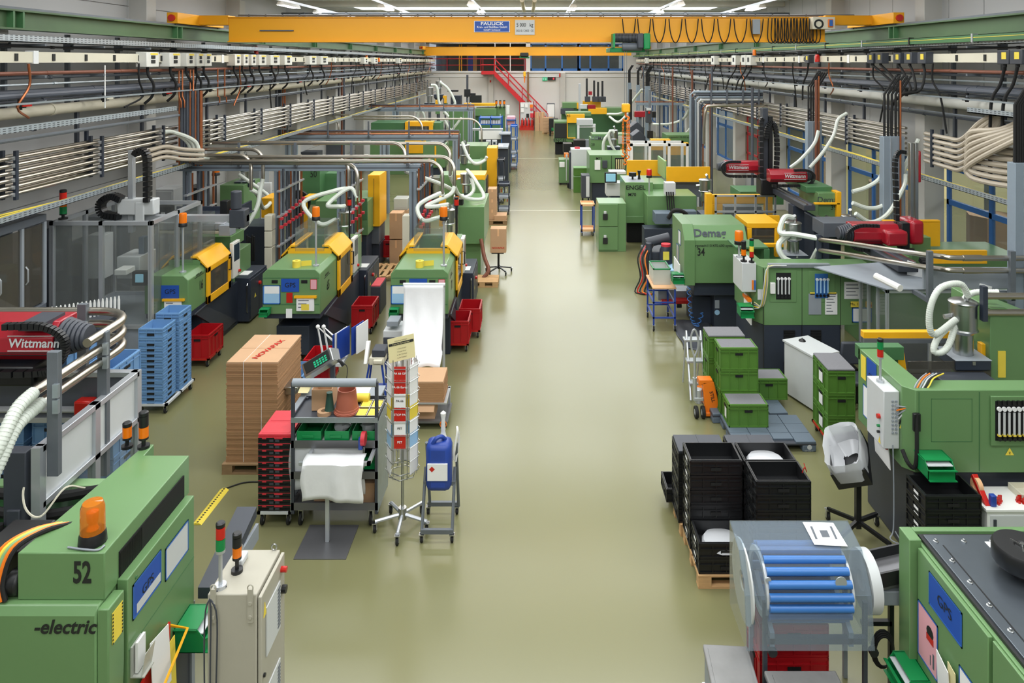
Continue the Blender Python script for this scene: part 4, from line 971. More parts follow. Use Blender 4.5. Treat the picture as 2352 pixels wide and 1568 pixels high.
bin_('small green picking bin with clear cover on the side of machine 52', -2.92, 6.2, .68, .28, .3, .2, math.pi / 2)
# conveyor belt end beyond machine 52
b = B(); b.prism([(6.45, .95), (7.3, 1.15), (7.3, 1.05), (6.45, .85)], 'x', -3.05, -2.85)
th = thing('conveyor', 'dark blue belt conveyor end beyond machine 52', 'conveyor', (-3, 6.8, .0)); part(th, 'belt', b, 'charcoal')
b = B(); b.box(-2.86, 6.45, .82, -2.83, 7.3, .98); part(th, 'side_rail', b, 'grey')
b = B(); b.box(-2.98, 6.9, 0, -2.92, 6.96, 1.0); part(th, 'leg', b, 'grey')
# grey control cabinet
t = thing('control_cabinet', 'beige steel control cabinet with two signal towers beside machine 52', 'cabinet', (-2.2, 5.45, 0))
b = B(); b.box(-2.39, 5.2, .1, -2.03, 5.68, 1.82); part(t, 'body', b, 'cabgrey', bev=.008)
b = B(); b.box(-2.37, 5.22, 0, -2.05, 5.66, .1); part(t, 'plinth', b, 'charcoal')
b = B(); b.box(-2.022, 5.2, .12, -1.995, 5.68, 1.8); dr = part(t, 'door', b, 'cabgrey', bev=.006)
for za in (1.3, .7):
    b = B(); b.box(-1.994, 5.28, za, -1.985, 5.56, za + .36); pn = part(dr, 'vent_panel', b, 'lgrey')
    b = B()
    for i in range(12): b.box(-1.985, 5.5, za + .03 + .026 * i, -1.982, 5.55, za + .045 + .026 * i)
    part(pn, 'louvres', b, 'dgrey')
b = B(); b.prism([(5.235, 1.62), (5.285, 1.62), (5.26, 1.72)], 'x', -1.995, -1.991); part(dr, 'warning_triangle', b, 'paperyellow')
b = B(); b.cyl((-1.995, 5.24, 1.2), (-1.98, 5.24, 1.2), .014, n=8); part(dr, 'lock', b, 'black')
b = B(); b.cyl((-1.995, 5.62, 1.55), (-1.96, 5.62, 1.55), .03, n=10); part(dr, 'rotary_switch', b, 'black')
b = B(); b.cyl((-1.995, 5.6, 1.72), (-1.95, 5.6, 1.72), .022, n=10); part(dr, 'push_button', b, 'redlamp')
for x in (-2.345, -2.075):
    b = B(); b.box(x - .02, 5.19, 1.62, x + .02, 5.2, 1.86); b.cyl((x, 5.185, 1.66), (x, 5.195, 1.66), .014, n=8); b.cyl((x, 5.185, 1.76), (x, 5.195, 1.76), .014, n=8)
    b.tube([(x + .02 * math.cos(a), 5.195, 1.87 + .024 * math.sin(a)) for a in [6.283 * k / 12 for k in range(12)]], .005, 5, closed=True); part(t, 'lifting_lug', b, 'cabgrey')
    b = B(); b.tube([(x + .02 * math.cos(a), 5.67, 1.845 + .024 * math.sin(a)) for a in [6.283 * k / 12 for k in range(12)]], .006, 5, closed=True); part(t, 'lifting_eye', b, 'steel')
tower(t, -2.325, 5.27, 1.82, ['greenlamp', 'redlamp'], .033, .28, .085, 'alu'); tower(t, -2.27, 5.43, 1.82, ['amber', 'black'], .033, .12, .075)
b = B(); b.box(-2.31, 5.48, 1.82, -2.25, 5.6, 1.87); part(t, 'cable_gland', b, 'lgrey', bev=.01)
for k in range(3):
    b = B(); b.tube(bez([(-2.3 + .01 * k, 5.27, 1.83), (-2.36, 5.2, 1.8), (-2.4 + .045 * k, 5.18, 1.65), (-2.4 + .04 * k, 5.18, 1.0), (-2.38 + .03 * k, 5.18, .2)], 5), .006, 5); part(t, 'cable', b, 'charcoal')
# stainless pipe loop on dark posts, running above the guard of machine 52
for k, z in enumerate((2.9, 2.76, 2.62)):
    xx = -4.46 - .0 * k; P = [(-7.2, 8.0, z), (-5.2, 8.0, z)] + [(-4.86 + .4 * math.sin(a), 7.6 + .4 * math.cos(a), z) for a in [math.pi / 2 * i / 6 for i in range(7)]]
    P += [(xx, 7.1, z)] if k == 0 else [(xx, 7.0, z), (xx, 6.35 if k == 1 else 6.45, z)]
    b = B(); b.tube(P, .045, 12); solo('conveying_pipe', b, 'inox', 'curved stainless pipe, %s of three stacked around the machine 52 guard' % ('topmost', 'middle', 'lowest')[k], 'pipe', P[3])
    if k:
        b = B(); b.cyl((xx, 6.6, z), (xx, 6.72, z), .052, n=12)
        hose('clear ribbed hose from the %s pipe of the machine 52 loop' % ('middle', 'lowest')[k - 1], [P[-1], (xx - .01, 6.15, z - .06), (xx - .02, 5.95, z - .28), (xx - .1, 5.75, z - .62), (xx - .28, 5.5, z - .9), (xx - .7, 5.2, z - 1.1)], .055, 'hosewhite', 12, ribs=.03)
for k, (px, py0, py1, d) in enumerate(((191, 697, 930, 7.96), (238, 760, 1090, 7.35), (125, 806, 1090, 6.42))):
    b = B(); x = X(px, d); b.box(x - .05, d - .03, max(0, Z(py1, d)), x + .05, d + .03, Z(py0, d)); 
    t = thing('pipe_post', 'dark square pipe post, %s' % ('behind the red robot', 'at the bend of the pipe loop', 'before the clear hoses')[k], 'post', (x, d, Z(py1, d))); part(t, 'tube', b, 'strut', bev=.004)
    b = B()
    for z in (2.76, 2.62): b.box(x + .02, d - .06, z - .06, x + .07, d - .03, z + .06)
    part(t, 'pipe_clamp', b, 'galv')
# guard of machine 52: aluminium frame with grey sheet band and clear lower panes
t = thing('guard_fence', 'aluminium guard with grey sheet band and clear panes around machine 52 robot', 'guard', (-4.4, 7.2, 0))
for (x, y) in ((-4.42, 7.9), (-4.42, 7.15), (-4.42, 6.35), (-6.2, 7.9)):
    b = B(); b.box(x - .04, y - .04, 0, x + .04, y + .04, 2.28); part(t, 'post', b, 'alu')
for z in (2.28, 1.78):
    b = B(); b.box(-4.46, 6.35, z - .06, -4.38, 7.9, z); part(t, 'rail', b, 'alu', bev=.006)
    b = B(); b.box(-7.2, 7.86, z - .06, -4.4, 7.94, z); part(t, 'rail', b, 'alu', bev=.006)
b = B(); b.box(-4.425, 6.38, 1.78, -4.415, 7.86, 2.22); part(t, 'sheet_panel', b, 'lgrey')
b = B(); b.box(-7.2, 7.895, 1.78, -4.4, 7.905, 2.22); part(t, 'sheet_panel', b, 'dgrey')
b = B(); b.box(-4.425, 6.38, .1, -4.415, 7.86, 1.72); part(t, 'pane', b, 'acrylic')
b = B(); b.box(-4.7, 6.3, 1.6, -4.5, 6.42, 2.25); b.box(-4.66, 6.28, 1.5, -4.54, 6.4, 1.75); part(t, 'bracket', b, 'charcoal', bev=.01)
b = B(); b.cyl((-6.2, 7.8, 1.9), (-4.6, 7.8, 1.9), .035, n=10); part(t, 'air_line', b, 'alu')
b = B(); b.box(-5.0, 7.72, 1.84, -4.82, 7.86, 2.02); part(t, 'valve_block', b, 'redlamp', bev=.02)
rb = robot_beam('red robot beam with white lettering and dark bellows above machine 52, at the left edge', -6.4, X(150, 7.4), 7.4, 2.66, .38, .4, 1, wordx=X(78, 7.2), wordh=.088)
b = B(); b.box(X(50, 7.2), 7.15, 3.0, X(105, 7.2), 7.5, 3.07); part(rb, 'chain_tray', b, 'charcoal')
b = B(); b.box(-6.4, 7.2, 2.42, X(75, 7.2), 7.5, 2.62); b.box(-5.3, 7.25, 2.44, -4.95, 7.45, 2.54); part(rb, 'carriage', b, 'black', bev=.02)
# light blue crates behind the guard
ns = 0
for i, (x, y, n, z0) in enumerate(((-6.15, 8.6, 8, .2), (-5.65, 8.6, 8, .2), (-5.2, 8.75, 7, .2), (-6.65, 8.6, 8, .2))):
    dolly('grey dolly under the %s light blue crate stack behind the guard' % nth(i), x, y, .42, .6)
    for k in range(n): crate('light blue crate, %s from the floor in the %s stack behind the machine 52 guard' % (nth(k), nth(i)), x, y, .17 + .27 * k, .4, .6, .27, 'bluecrate', group='light blue crates behind the guard')
# stacks of light blue nesting crates on a dolly
dolly('light steel dolly under the two blue folding-crate stacks', -6.2, 12.0, .5, .95)
for i, (x, y, n) in enumerate(((-6.22, 11.75, 13), (-6.18, 12.2, 14))):
    for k in range(n):
        crate('shallow light blue crate, %s from the bottom of the %s stack before machine 16' % (nth(k), ('front', 'rear')[i]), x, y, .17 + .088 * k, .4, .42, .088 if k < n - 1 else .16, 'bluecrate', group='blue crate stacks before machine 16', style='klt')
# ---------------------------------------------------------------- centre-left: cardboard stack, crates, trolley, stands
pallet('dark worn wooden pallet under the tall cardboard stack', -3.78, 10.35, 0, m='oldwood', w=1.1, d=1.0)
t = thing('cardboard_stack', 'tall strapped stack of flat cardboard boxes with red lettering', 'cardboard', (-3.93, 10.4, .144))
n = 52; r = random.Random(4)
for i in range(n):
    z = .144 + (1.53 - .144) * i / n; j = r.uniform(-.006, .006); b = B(); b.box(-4.29 + j, 9.9 + r.uniform(0, .012), z + .003, -3.58 + j, 10.9, z + 1.386 / n)
    part(t, 'flat_box', b, 'card' if i == n - 1 else 'cardedge')
for x in (-4.05, -3.8):
    b = B(); b.box(x - .002, 9.893, .15, x + .002, 9.9, 1.535); b.box(x - .002, 9.893, 1.531, x + .002, 10.9, 1.535) if x < -4 else None; part(t, 'strap', b, 'paper')
b = B(); b.box(-4.29, 10.38, 1.53, -3.58, 10.384, 1.533); part(t, 'fold_line', b, 'cardedge')
text(t, 'NOVAPAX', (-3.86, 10.35, 1.533), (.25, 1, 0), (-1, .25, 0), .085, 'redlamp', bold=.04, xs=1.2)
dolly('grey wheeled dolly under the red-lidded crates', -3.2, 9.05, .42, .62, h=.19, r=.065)
for k in range(12):
    t0 = crate('black folding crate with red clips, %s from the floor on the dolly' % nth(k), -3.2, 9.05, .19 + .0757 * k, .4, .6, .073, 'black', group='black folding crates on the dolly', style='fold', name='folding_crate')
    if k == 0:
        b = B()
        for x in (-.1, .05, .1): b.box(x - .05, -.304, .052, x, -.3, .066)
        b.box(-.2, -.303, .069, .2, -.29, .0735); b.box(.195, -.3, .069, .203, .3, .0735); part(t0, 'red_clip', b, 'redlid', local=True)
        b = B(); b.box(-.06, -.306, .02, -.01, -.3, .045); b.box(.01, -.306, .02, .06, -.3, .045); part(t0, 'latch', b, 'charcoal', local=True)
        KIDS.clear()
for k, y in enumerate((8.905, 9.205)):
    b = B(); b.box(-.2, -.148, 0, .2, .148, .03); b.box(-.17, -.12, .03, .17, .12, .034)
    solo('red_cover', b, 'redlid', 'dusty red lid on the black folding crates, the %s of two' % ('front', 'rear')[k], 'lid', (-3.2, y, 1.1), local=True, bev=.004)
# tray trolley
x0, x1, y0, y1 = X(668, 8.72), X(868, 8.72), 8.72, 9.3
t = thing('trolley', 'grey steel shelf trolley loaded with bins, tapes and pots', 'trolley', ((x0 + x1) / 2, 9, 0))
for x in (x0, x1 - .04):
    b = B(); b.box(x, y0, .17, x + .04, y0 + .04, 1.78 if True else 1.4); part(t, 'upright', b, 'charcoal', bev=.004)
    b = B(); b.box(x, y1 - .04, .17, x + .04, y1, 1.34); part(t, 'upright', b, 'charcoal', bev=.004)
for k, (z, m_) in enumerate(((1.30, 'charcoal'), (.98, 'galv'), (.6, 'galv'), (.22, 'galv'))):
    b = B(); b.tray(x0, y0, z, x1, y1, z + (.05 if k == 0 else .09), .012, .01); sh = part(t, 'shelf_tray', b, 'plate' if k else 'charcoal')
b = B(); b.box(x0, y0 - .004, 1.29, x1, y0 + .01, 1.352); part(t, 'front_edge', b, 'galv')
b = B(); b.box(x1 - .005, y0, .2, x1 + .005, y1, 1.3); part(t, 'side_panel', b, 'galv')
b = B(); b.box(x0 - .005, y0, .2, x0 + .005, y1, .9); part(t, 'side_panel', b, 'galv')
b = B(); b.cyl((x0 + .02, y0 + .02, 1.77), (x1 - .02, y0 + .02, 1.77), .05, n=16); part(t, 'push_bar', b, 'grey')
for xx in (x0 + .1, x1 - .1):
    for yy in (y0 + .08, y1 - .08): caster(t, xx, yy, .075, zt=.19)
for k in range(3):
    b = B(); xx = x0 + .06 + .34 * k; b.tray(xx, y0 + .03, .0, xx + .3, y0 + .48, .17, .01); tt = thing('storage_bin', 'green storage bin on the trolley, %s from its left' % nth(k), 'bin', (xx + .15, 9, 1.0), group='green storage bins on the trolley')
    for i in range(len(b.v)): b.v[i] = (b.v[i][0], b.v[i][1], b.v[i][2] + 1.0)
    part(tt, 'shell', b, 'binGreen', bev=.006)
    b = B(); b.box(xx + .07, y0 + .02, 1.09, xx + .21, y0 + .03, 1.12); part(tt, 'grip', b, 'binGreen', bev=.004)
    if k: 
        b = B(); b.sphere((0, 0, 0), .11, 10, 6, .6); rr = random.Random(k)
        for i in range(len(b.v)): v = b.v[i]; b.v[i] = (v[0] * rr.uniform(.8, 1.1), v[1] * rr.uniform(.8, 1.1), v[2] * rr.uniform(.7, 1.2))
        solo('plastic_film', b, 'film', 'crumpled clear film in the %s green bin of the trolley' % ('middle', 'right')[k - 1], 'film', (xx + .16, 8.98, 1.13), local=True)
bin_('green storage bin on the lower trolley shelf at right', x1 - .2, 9.0, .69, .3, .45, .2, film=False)
obox('open brown carton with hand hole on the trolley top', X(745, 9.1), 9.12, 1.32, .25, .32, .26, .05, flaps=0)
b = B(); b.lathe([(.085, 0), (.085, .05), (.04, .05), (.04, 0), (.085, 0)], n=20); solo('tape_roll', b, 'card', 'two stacked rolls of brown tape on the trolley top', 'tape', (X(746, 8.9), 8.88, 1.312), local=True)
b = B(); b.lathe([(.062, 0), (.055, .02), (.035, .2), (.038, .215), (.03, .215)], n=16); solo('funnel_cup', b, 'bottlegreen', 'dark green conical cup standing on the brown tape roll', 'cup', (X(757, 8.9), 8.9, 1.362), local=True)
b = B(); b.lathe([(.15, 0), (.155, .03), (.145, .035), (.14, .06), (.135, .062), (.11, .29), (.1, .29), (.125, .05)], n=28); pt = solo('flower_pot', b, 'terracotta', 'terracotta coloured plastic pots stacked upside down on the trolley', 'pot', (X(797, 8.95), 8.95, 1.312), local=True)
b = B(); b.lathe([(.16, 0), (.163, .02), (.15, .024)], n=28); part(pt, 'lower_pot_rim', b, 'terracotta', local=True)
b = B(); b.lathe([(.055, -.08), (.055, .08)], (0, 0, .055), 16, 'x'); solo('label_roll', b, 'paperyellow', 'roll of yellow labels lying behind the yellow tray', 'roll', (X(832, 9.15), 9.2, 1.315), local=True)
t = thing('label_tray', 'divided metal tray of yellow labels at the right of the trolley top', 'tray', (X(850, 9), 9.0, 1.315))
x, y = X(850, 9), 9.0; b = B(); b.tray(x - .14, y - .22, 1.315, x + .14, y + .2, 1.345, .006); b.box(x - .004, y - .22, 1.315, x + .004, y + .2, 1.35); b.box(x - .14, y - .01, 1.315, x + .14, y + .005, 1.35); part(t, 'tray', b, 'steel')
for xx in (x - .07, x + .07):
    for yy in (y - .12, y + .1): b = B(); b.box(xx - .055, yy - .08, 1.325, xx + .055, yy + .08, 1.343); part(t, 'yellow_labels', b, 'paperyellow')
cbox('brown carton on the bottom trolley shelf, right one', x1 - .22, 9.0, .235, .3, .3, .24); cbox('brown carton on the bottom trolley shelf, left one', x1 - .65, 9.02, .235, .36, .3, .17)
t = thing('tape_dispenser', 'red and blue hand tape dispenser hanging at the trolley edge', 'dispenser', (X(831, 8.6), 8.68, 1.0)); x = X(831, 8.65)
b = B(); b.lathe([(.08, -.025), (.08, .025)], (x + .02, 8.66, 1.13), 18, 'x'); part(t, 'tape_roll', b, 'redlid')
b = B(); b.box(x - .04, 8.63, 1.0, x + .01, 8.69, 1.14); part(t, 'body', b, 'dblue', bev=.008)
b = B(); b.cyl((x + .02, 8.66, .78), (x + .02, 8.66, 1.03), .012, n=6); part(t, 'hook', b, 'steel')
# bag stand
t = thing('bag_stand', 'steel stand with square floor plate holding white plastic bags', 'stand', (-2.47, 8.47, 0))
b = B(); b.box(-2.77, 8.17, 0, -2.17, 8.77, .012); part(t, 'floor_plate', b, 'plate')
b = B(); b.box(-2.49, 8.45, .012, -2.445, 8.495, .94); part(t, 'pole', b, 'alu', bev=.003)
xa, xb = X(687, 8.45), X(851, 8.45); b = B(); b.box(xa, 8.43, .925, xb, 8.47, .965); b.box(xb - .04, 8.43, .925, xb, 8.9, .965); b.box(xa + .05, 8.86, .925, xb, 8.9, .965); b.box(xa + .05, 8.43, .925, xa + .09, 8.9, .965); part(t, 'top_frame', b, 'alu')
def cloth(pts_fn, nu=14, nv=12, t=.006):
    b = B(); vs = [pts_fn(i / nu, j / nv) for j in range(nv + 1) for i in range(nu + 1)]
    b.add(vs, [(j * (nu + 1) + i, j * (nu + 1) + i + 1, (j + 1) * (nu + 1) + i + 1, (j + 1) * (nu + 1) + i) for j in range(nv) for i in range(nu)]); return b
def drape(xl, xr, y, ztop, drop, seed, back=.16, amp=.02):
    r = random.Random(seed); ph = [r.uniform(0, 6.28) for _ in range(6)]
    def f(u, v):
        x = xl + (xr - xl) * u; w = amp * (math.sin(u * 9 + ph[0]) + .6 * math.sin(u * 17 + ph[1] + 3 * v)) * min(1, v * 1.5)
        if v < .3: return (x, y + back * (1 - v / .3), ztop + .004 * math.sin(u * 12 + ph[2]))
        k = (v - .3) / .7; return (x + .012 * math.sin(k * 7 + ph[3]), y - .03 - .5 * abs(w) + w * .7, ztop - drop * k * (1 + .06 * math.sin(u * 5 + ph[4])))
    return cloth(f)
for k, (xl, xr, y, zt, dp) in enumerate(((X(693, 8.4), X(833, 8.4), 8.42, .975, .44), (X(668, 8.8), X(840, 8.8), 8.78, 1.04, .6))):
    o = solo('plastic_bag', drape(xl, xr, y, zt, dp, k, .18), 'bag' if k == 0 else 'film', ('opaque white plastic bag folded over the front bar of the stand', 'clear crumpled plastic bags hanging behind the white bag')[k], 'bag', (xl, y, zt))
    md = o.modifiers.new('thickness', 'SOLIDIFY'); md.thickness = .006
# leaflet stand
xc, yc = -1.63, 8.75
t = thing('leaflet_stand', 'rotating wire leaflet stand with white and red cards on five castors', 'stand', (xc, yc, 0))
b = B(); b.cyl((xc, yc, .1), (xc, yc, 2.28), .018, n=8); b.cyl((xc, yc, .1), (xc, yc, .24), .05, n=12); part(t, 'pole', b, 'steel')
for k in range(5):
    a = -math.pi / 2 + 6.283 * k / 5; ex, ey = xc + .33 * math.cos(a), yc + .33 * math.sin(a)
    b = B(); b.tube([(xc, yc, .16), (ex, ey, .13)], .022, 6); part(t, 'foot_arm', b, 'alu'); caster(t, ex, ey, .045, zt=.12)
for z in (.66, .72): 
    b = B(); b.tube([(xc + .17 * math.cos(a), yc + .17 * math.sin(a), z) for a in [6.283 * i / 6 + .5 for i in range(6)]], .007, 5, closed=True); part(t, 'wire_ring', b, 'steel')
for f in range(6):
    a = -math.pi / 2 + 6.283 * f / 6; n_ = Vector((math.cos(a), math.sin(a), 0)); u_ = Vector((-math.sin(a), math.cos(a), 0)); c0 = Vector((xc, yc, 0)) + n_ * .15
    b = B()
    for q in range(9):
        z = .68 + .16 * q; b.tube([c0 - u_ * .08 + Vector((0, 0, z)), c0 - u_ * .085 + n_ * .04 + Vector((0, 0, z + .05)), c0 + u_ * .085 + n_ * .04 + Vector((0, 0, z + .05)), c0 + u_ * .08 + Vector((0, 0, z))], .004, 4)
    for e in (-.083, .083): b.tube([c0 + u_ * e + Vector((0, 0, .66)), c0 + u_ * e + Vector((0, 0, 2.1))], .004, 4)
    part(t, 'wire_basket', b, 'steel')
    cols = (['signwhite', 'ink', 'redlamp', 'signwhite', 'redlamp', 'signwhite', 'redlamp', 'redlamp'] if f == 0 else ['paper', 'paper', 'lblue', 'paper', 'paperyellow', 'paper', 'paper', 'paper'])
    for q in range(8):
        if f == 0 and q < 2: continue
        z = .72 + .165 * q; c = c0 + n_ * .025 + Vector((0, 0, z)); b = B(); b.sheet(c - u_ * .07, c + u_ * .07, c + u_ * .07 + n_ * .0 + Vector((0, 0, .16)), c - u_ * .07 + Vector((0, 0, .16))); cd = part(t, 'card', b, cols[q])
        if f == 0: text(cd, ('', '', 'PET', 'PET', 'STOP PA', 'PA 66', 'PA 66-Sorte', 'PA 66 GF')[q], c + n_ * .006 + Vector((0, 0, .08)), u_, UZ, .026, 'signwhite' if cols[q] != 'signwhite' else 'ink', bold=.02)
c = Vector((xc - .0, yc - .06, 2.2)); u_ = Vector((.95, .25, .14)).normalized(); v_ = Vector((-.1, .1, 1)).normalized()
b = B(); b.sheet(c - u_ * .16 - v_ * .13, c + u_ * .16 - v_ * .13, c + u_ * .16 + v_ * .15, c - u_ * .16 + v_ * .15); sg = part(t, 'notice_board', b, 'manila')
nn = u_.cross(v_) * .006; b = B(); b.sheet(c - u_ * .15 + v_ * .06 + nn, c + u_ * .15 + v_ * .06 + nn, c + u_ * .15 + v_ * .09 + nn, c - u_ * .15 + v_ * .09 + nn, .001); part(sg, 'title_bar', b, 'ink')
text(sg, 'Regeln für Materialproben', c + v_ * .075 + nn * 1.3, u_, v_, .014, 'manila')
for k, s_ in enumerate(('Unbedingt Anhänger', '1. Granulat pro', 'Wechsel Eimer', 'zu der Maschine', 'in der Kammer')): text(sg, s_, c + v_ * (.11 if k == 0 else .05 - .035 * k) + nn * 1.3, u_, v_, .013, 'ink')
# blue canister on its tilting stand
t = thing('canister_stand', 'grey tubular tilting stand on castors carrying the blue canister', 'stand', (-1.17, 8.75, 0))
for xx in (-1.35, -.99):
    b = B(); b.tube([(xx, 8.47, .1), (xx, 8.78, .72)], .02, 6); part(t, 'leg', b, 'strut'); b = B(); b.tube([(xx + .02, 9.0, .1), (xx + .02, 8.72, 1.05)], .02, 6); part(t, 'leg', b, 'strut')
    for yy in (8.47, 9.0): caster(t, xx, yy, .035, zt=.1)
for (ya, z) in ((8.47, .13), (9.0, .13), (8.7, .57)):
    b = B(); b.box(-1.36, ya - .02, z - .025, -.98, ya + .02, z + .025); part(t, 'crossbar', b, 'strut')
b = B(); b.tube(bez([(-1.0, 8.7, .85), (-.98, 8.66, 1.0), (-.95, 8.68, 1.2), (-.96, 8.74, 1.22), (-.94, 8.78, 1.05), (-.98, 8.75, .8)], 5), .014, 6); part(t, 'tipping_lever', b, 'white')
t = thing('canister', 'blue plastic canister with white label and tap in the tilting stand', 'canister', (-1.17, 8.72, .5))
b = B(); b.box(-1.33, 8.6, .5, -1.02, 8.86, 1.08); part(t, 'body', b, 'dblue', bev=.07)
b = B(); b.box(-1.3, 8.58, .66, -1.06, 8.602, .86); lb = part(t, 'label', b, 'paper')
b = B(); c = (-1.245, 8.578, .8); b.add([(c[0], c[1], c[2] + .035), (c[0] - .035, c[1], c[2]), (c[0], c[1], c[2] - .035), (c[0] + .035, c[1], c[2])], [(0, 1, 2, 3)]); part(lb, 'hazard_diamond', b, 'redlamp')
b = B(); b.tube(bez([(-1.25, 8.66, 1.06), (-1.2, 8.66, 1.13), (-1.14, 8.7, 1.13), (-1.1, 8.75, 1.06)], 4), .025, 8); part(t, 'handle', b, 'dblue')
b = B(); b.lathe([(.045, 0), (.035, .03), (.025, .08), (.03, .1), (.022, .22), (.03, .26), (.035, .3), (.001, .33)], (-1.14, 8.82, 1.06), 12); part(t, 'tap', b, 'white')
b = B(); b.tube([(-1.14 + .04 * math.cos(a), 8.82, 1.22 + .04 * math.sin(a)) for a in [6.283 * i / 10 for i in range(10)]], .006, 5, closed=True); part(t, 'safety_tag', b, 'orange')
# cable ramp on the floor
(xa, ya), (xb, yb) = fl(452, 1205), fl(516, 1124); dv = Vector((xb - xa, yb - ya, 0)); sd = Vector((-dv.y, dv.x, 0)).normalized() * .06
b = B(); a, c = Vector((xa, ya, 0)), Vector((xb, yb, 0)); up = Vector((0, 0, .022))
b.add([a - sd, a + sd, a + sd * .4 + up, a - sd * .4 + up, c - sd, c + sd, c + sd * .4 + up, c - sd * .4 + up], [(0, 1, 5, 4), (1, 2, 6, 5), (2, 3, 7, 6), (3, 0, 4, 7), (3, 2, 1, 0), (4, 5, 6, 7)])
t = solo('cable_ramp', b, 'paperyellow', 'yellow cable ramp with black dots across the left floor', 'cable ramp', (xa, ya, 0))
b = B()
for k in range(16): p = a + dv * (k + .5) / 16 + up; b.cyl(p - Vector((0, 0, .01)), p + Vector((0, 0, .002)), .014, n=8)
part(t, 'dots', b, 'ink')
(x2, y2), (x3, y3) = fl(560, 1110), fl(600, 1108); hose('black cable from the yellow ramp to the crate dolly', [(xb, yb, .012), (x2, y2, .012), (x3, y3, .012)], .009, 'rubber', 6, name='cable')
# ================================================================ right foreground
# ---- granulator at the lower right
t = thing('granulator', 'green granulator housing with grey bolted lid and black drum, at the lower right corner', 'machine', (4.4, 5.4, 0))
b = B(); b.box(3.30, 4.0, 0, 5.8, 6.27, 1.56); part(t, 'body', b, 'green', bev=.006)
b = B(); b.box(3.205, 6.12, 0, 3.31, 6.30, 1.6); b.box(3.31, 6.24, 1.5, 5.8, 6.30, 1.6); part(t, 'rear_flange', b, 'green', bev=.008)
b = B(); b.box(3.265, 5.15, .05, 3.3, 6.1, 1.55); p1 = part(t, 'side_panel', b, 'green', bev=.006)
b = B(); b.box(3.275, 4.1, .05, 3.3, 5.12, 1.55); part(t, 'side_panel', b, 'green', bev=.006)
b = B(); b.box(3.33, 4.1, 1.56, 5.8, 6.22, 1.585); part(t, 'gasket', b, 'black')
b = B(); b.box(3.36, 4.13, 1.58, 5.8, 6.19, 1.6); ld = part(t, 'lid', b, 'lidmetal' if 'lidmetal' in M else 'greyplastic', bev=.004)
for i in range(8):
    b = B(); b.lathe([(.022, 0), (.022, .006), (.01, .008), (.01, .022), (.001, .024)], (3.42, 6.1 - .24 * i, 1.6), 8); part(ld, 'bolt', b, 'steel')
    if 0 < i < 6: b = B(); b.lathe([(.022, 0), (.022, .006), (.01, .008), (.01, .022), (.001, .024)], (3.42 + .24 * i, 6.1, 1.6), 8); part(ld, 'bolt', b, 'steel')
b = B(); b.box(3.45, 4.2, 1.6, 3.46, 6.05, 1.604); part(ld, 'lid_seam', b, 'black')
x, y = X(2342, 5.75), 5.72; b = B(); b.lathe([(.1, 0), (.1, .06), (.2, .075), (.215, .1), (.215, .2), (.2, .225), (.06, .225), (.05, .215), (.001, .215)], (x, y, 1.6), 28); dm = part(t, 'drum', b, 'black')
b = B(); b.cyl((x, y, 1.81), (x, y, 1.84), .015, n=8)
for k in range(3): a = 2.1 * k; b.tube([(x, y, 1.826), (x + .09 * math.cos(a), y + .09 * math.sin(a), 1.826)], .006, 4)
part(dm, 'spider', b, 'steel')
for (px, py, w, h, c) in ((2285, 1250, .13, .07, 'paper'), (2330, 1243, .1, .06, 'paper'), (2295, 1267, .1, .03, 'pink')):
    q = pz(px, py, 1.602); b = B(); b.cb(q[0], q[1], 1.6, w, h, .003); part(ld, 'label', b, c)
sl = sheetp(p1, 'document_sleeve', 3.265, 5.46, 5.92, 1.21, 1.48, 'signblue', s=-1, frame='blue')
text(sl, 'GPS', (3.257, 5.69, 1.35), (0, -1, 0), UZ, .085, 'ink')
sl = sheetp(p1, 'document_sleeve', 3.265, 5.79, 6.09, .66, 1.12, 'pink', s=-1, frame='blue')
b = B(); b.lathe([(.05, -.001), (.05, .001)], (3.258, 5.9, .98), 10, 'x'); b.m(1).box(3.256, 5.85, .9, 3.259, 5.95, .95); part(sl, 'padlock_picture', b, ['ink', 'redlamp'])
b = B(); b.box(3.258, 5.84, .72, 3.26, 5.86, .84); b.box(3.258, 5.89, .72, 3.26, 5.9, .8); part(sl, 'print', b, 'dgrey')
sl = sheetp(p1, 'document_sleeve', 3.265, 5.2, 5.5, .62, 1.06, 'paper', s=-1, frame='blue')
b = B(); b.box(3.258, 5.27, .75, 3.26, 5.4, .92); part(sl, 'red_print', b, 'redlid')
b = B(); b.sheet((3.25, 5.76, .55), (3.25, 5.58, .5), (3.21, 5.56, .94), (3.22, 5.74, .98), .006); part(p1, 'paper', b, 'paper')
b = B(); b.sheet((3.24, 5.6, .5), (3.24, 5.5, .5), (3.23, 5.5, .98), (3.23, 5.6, 1.0), .006); part(p1, 'yellow_sheet', b, 'manila')
bin_('green picking bin with clear cover low on the granulator side', 3.14, 6.05, .42, .3, .24, .16, math.pi / -2)
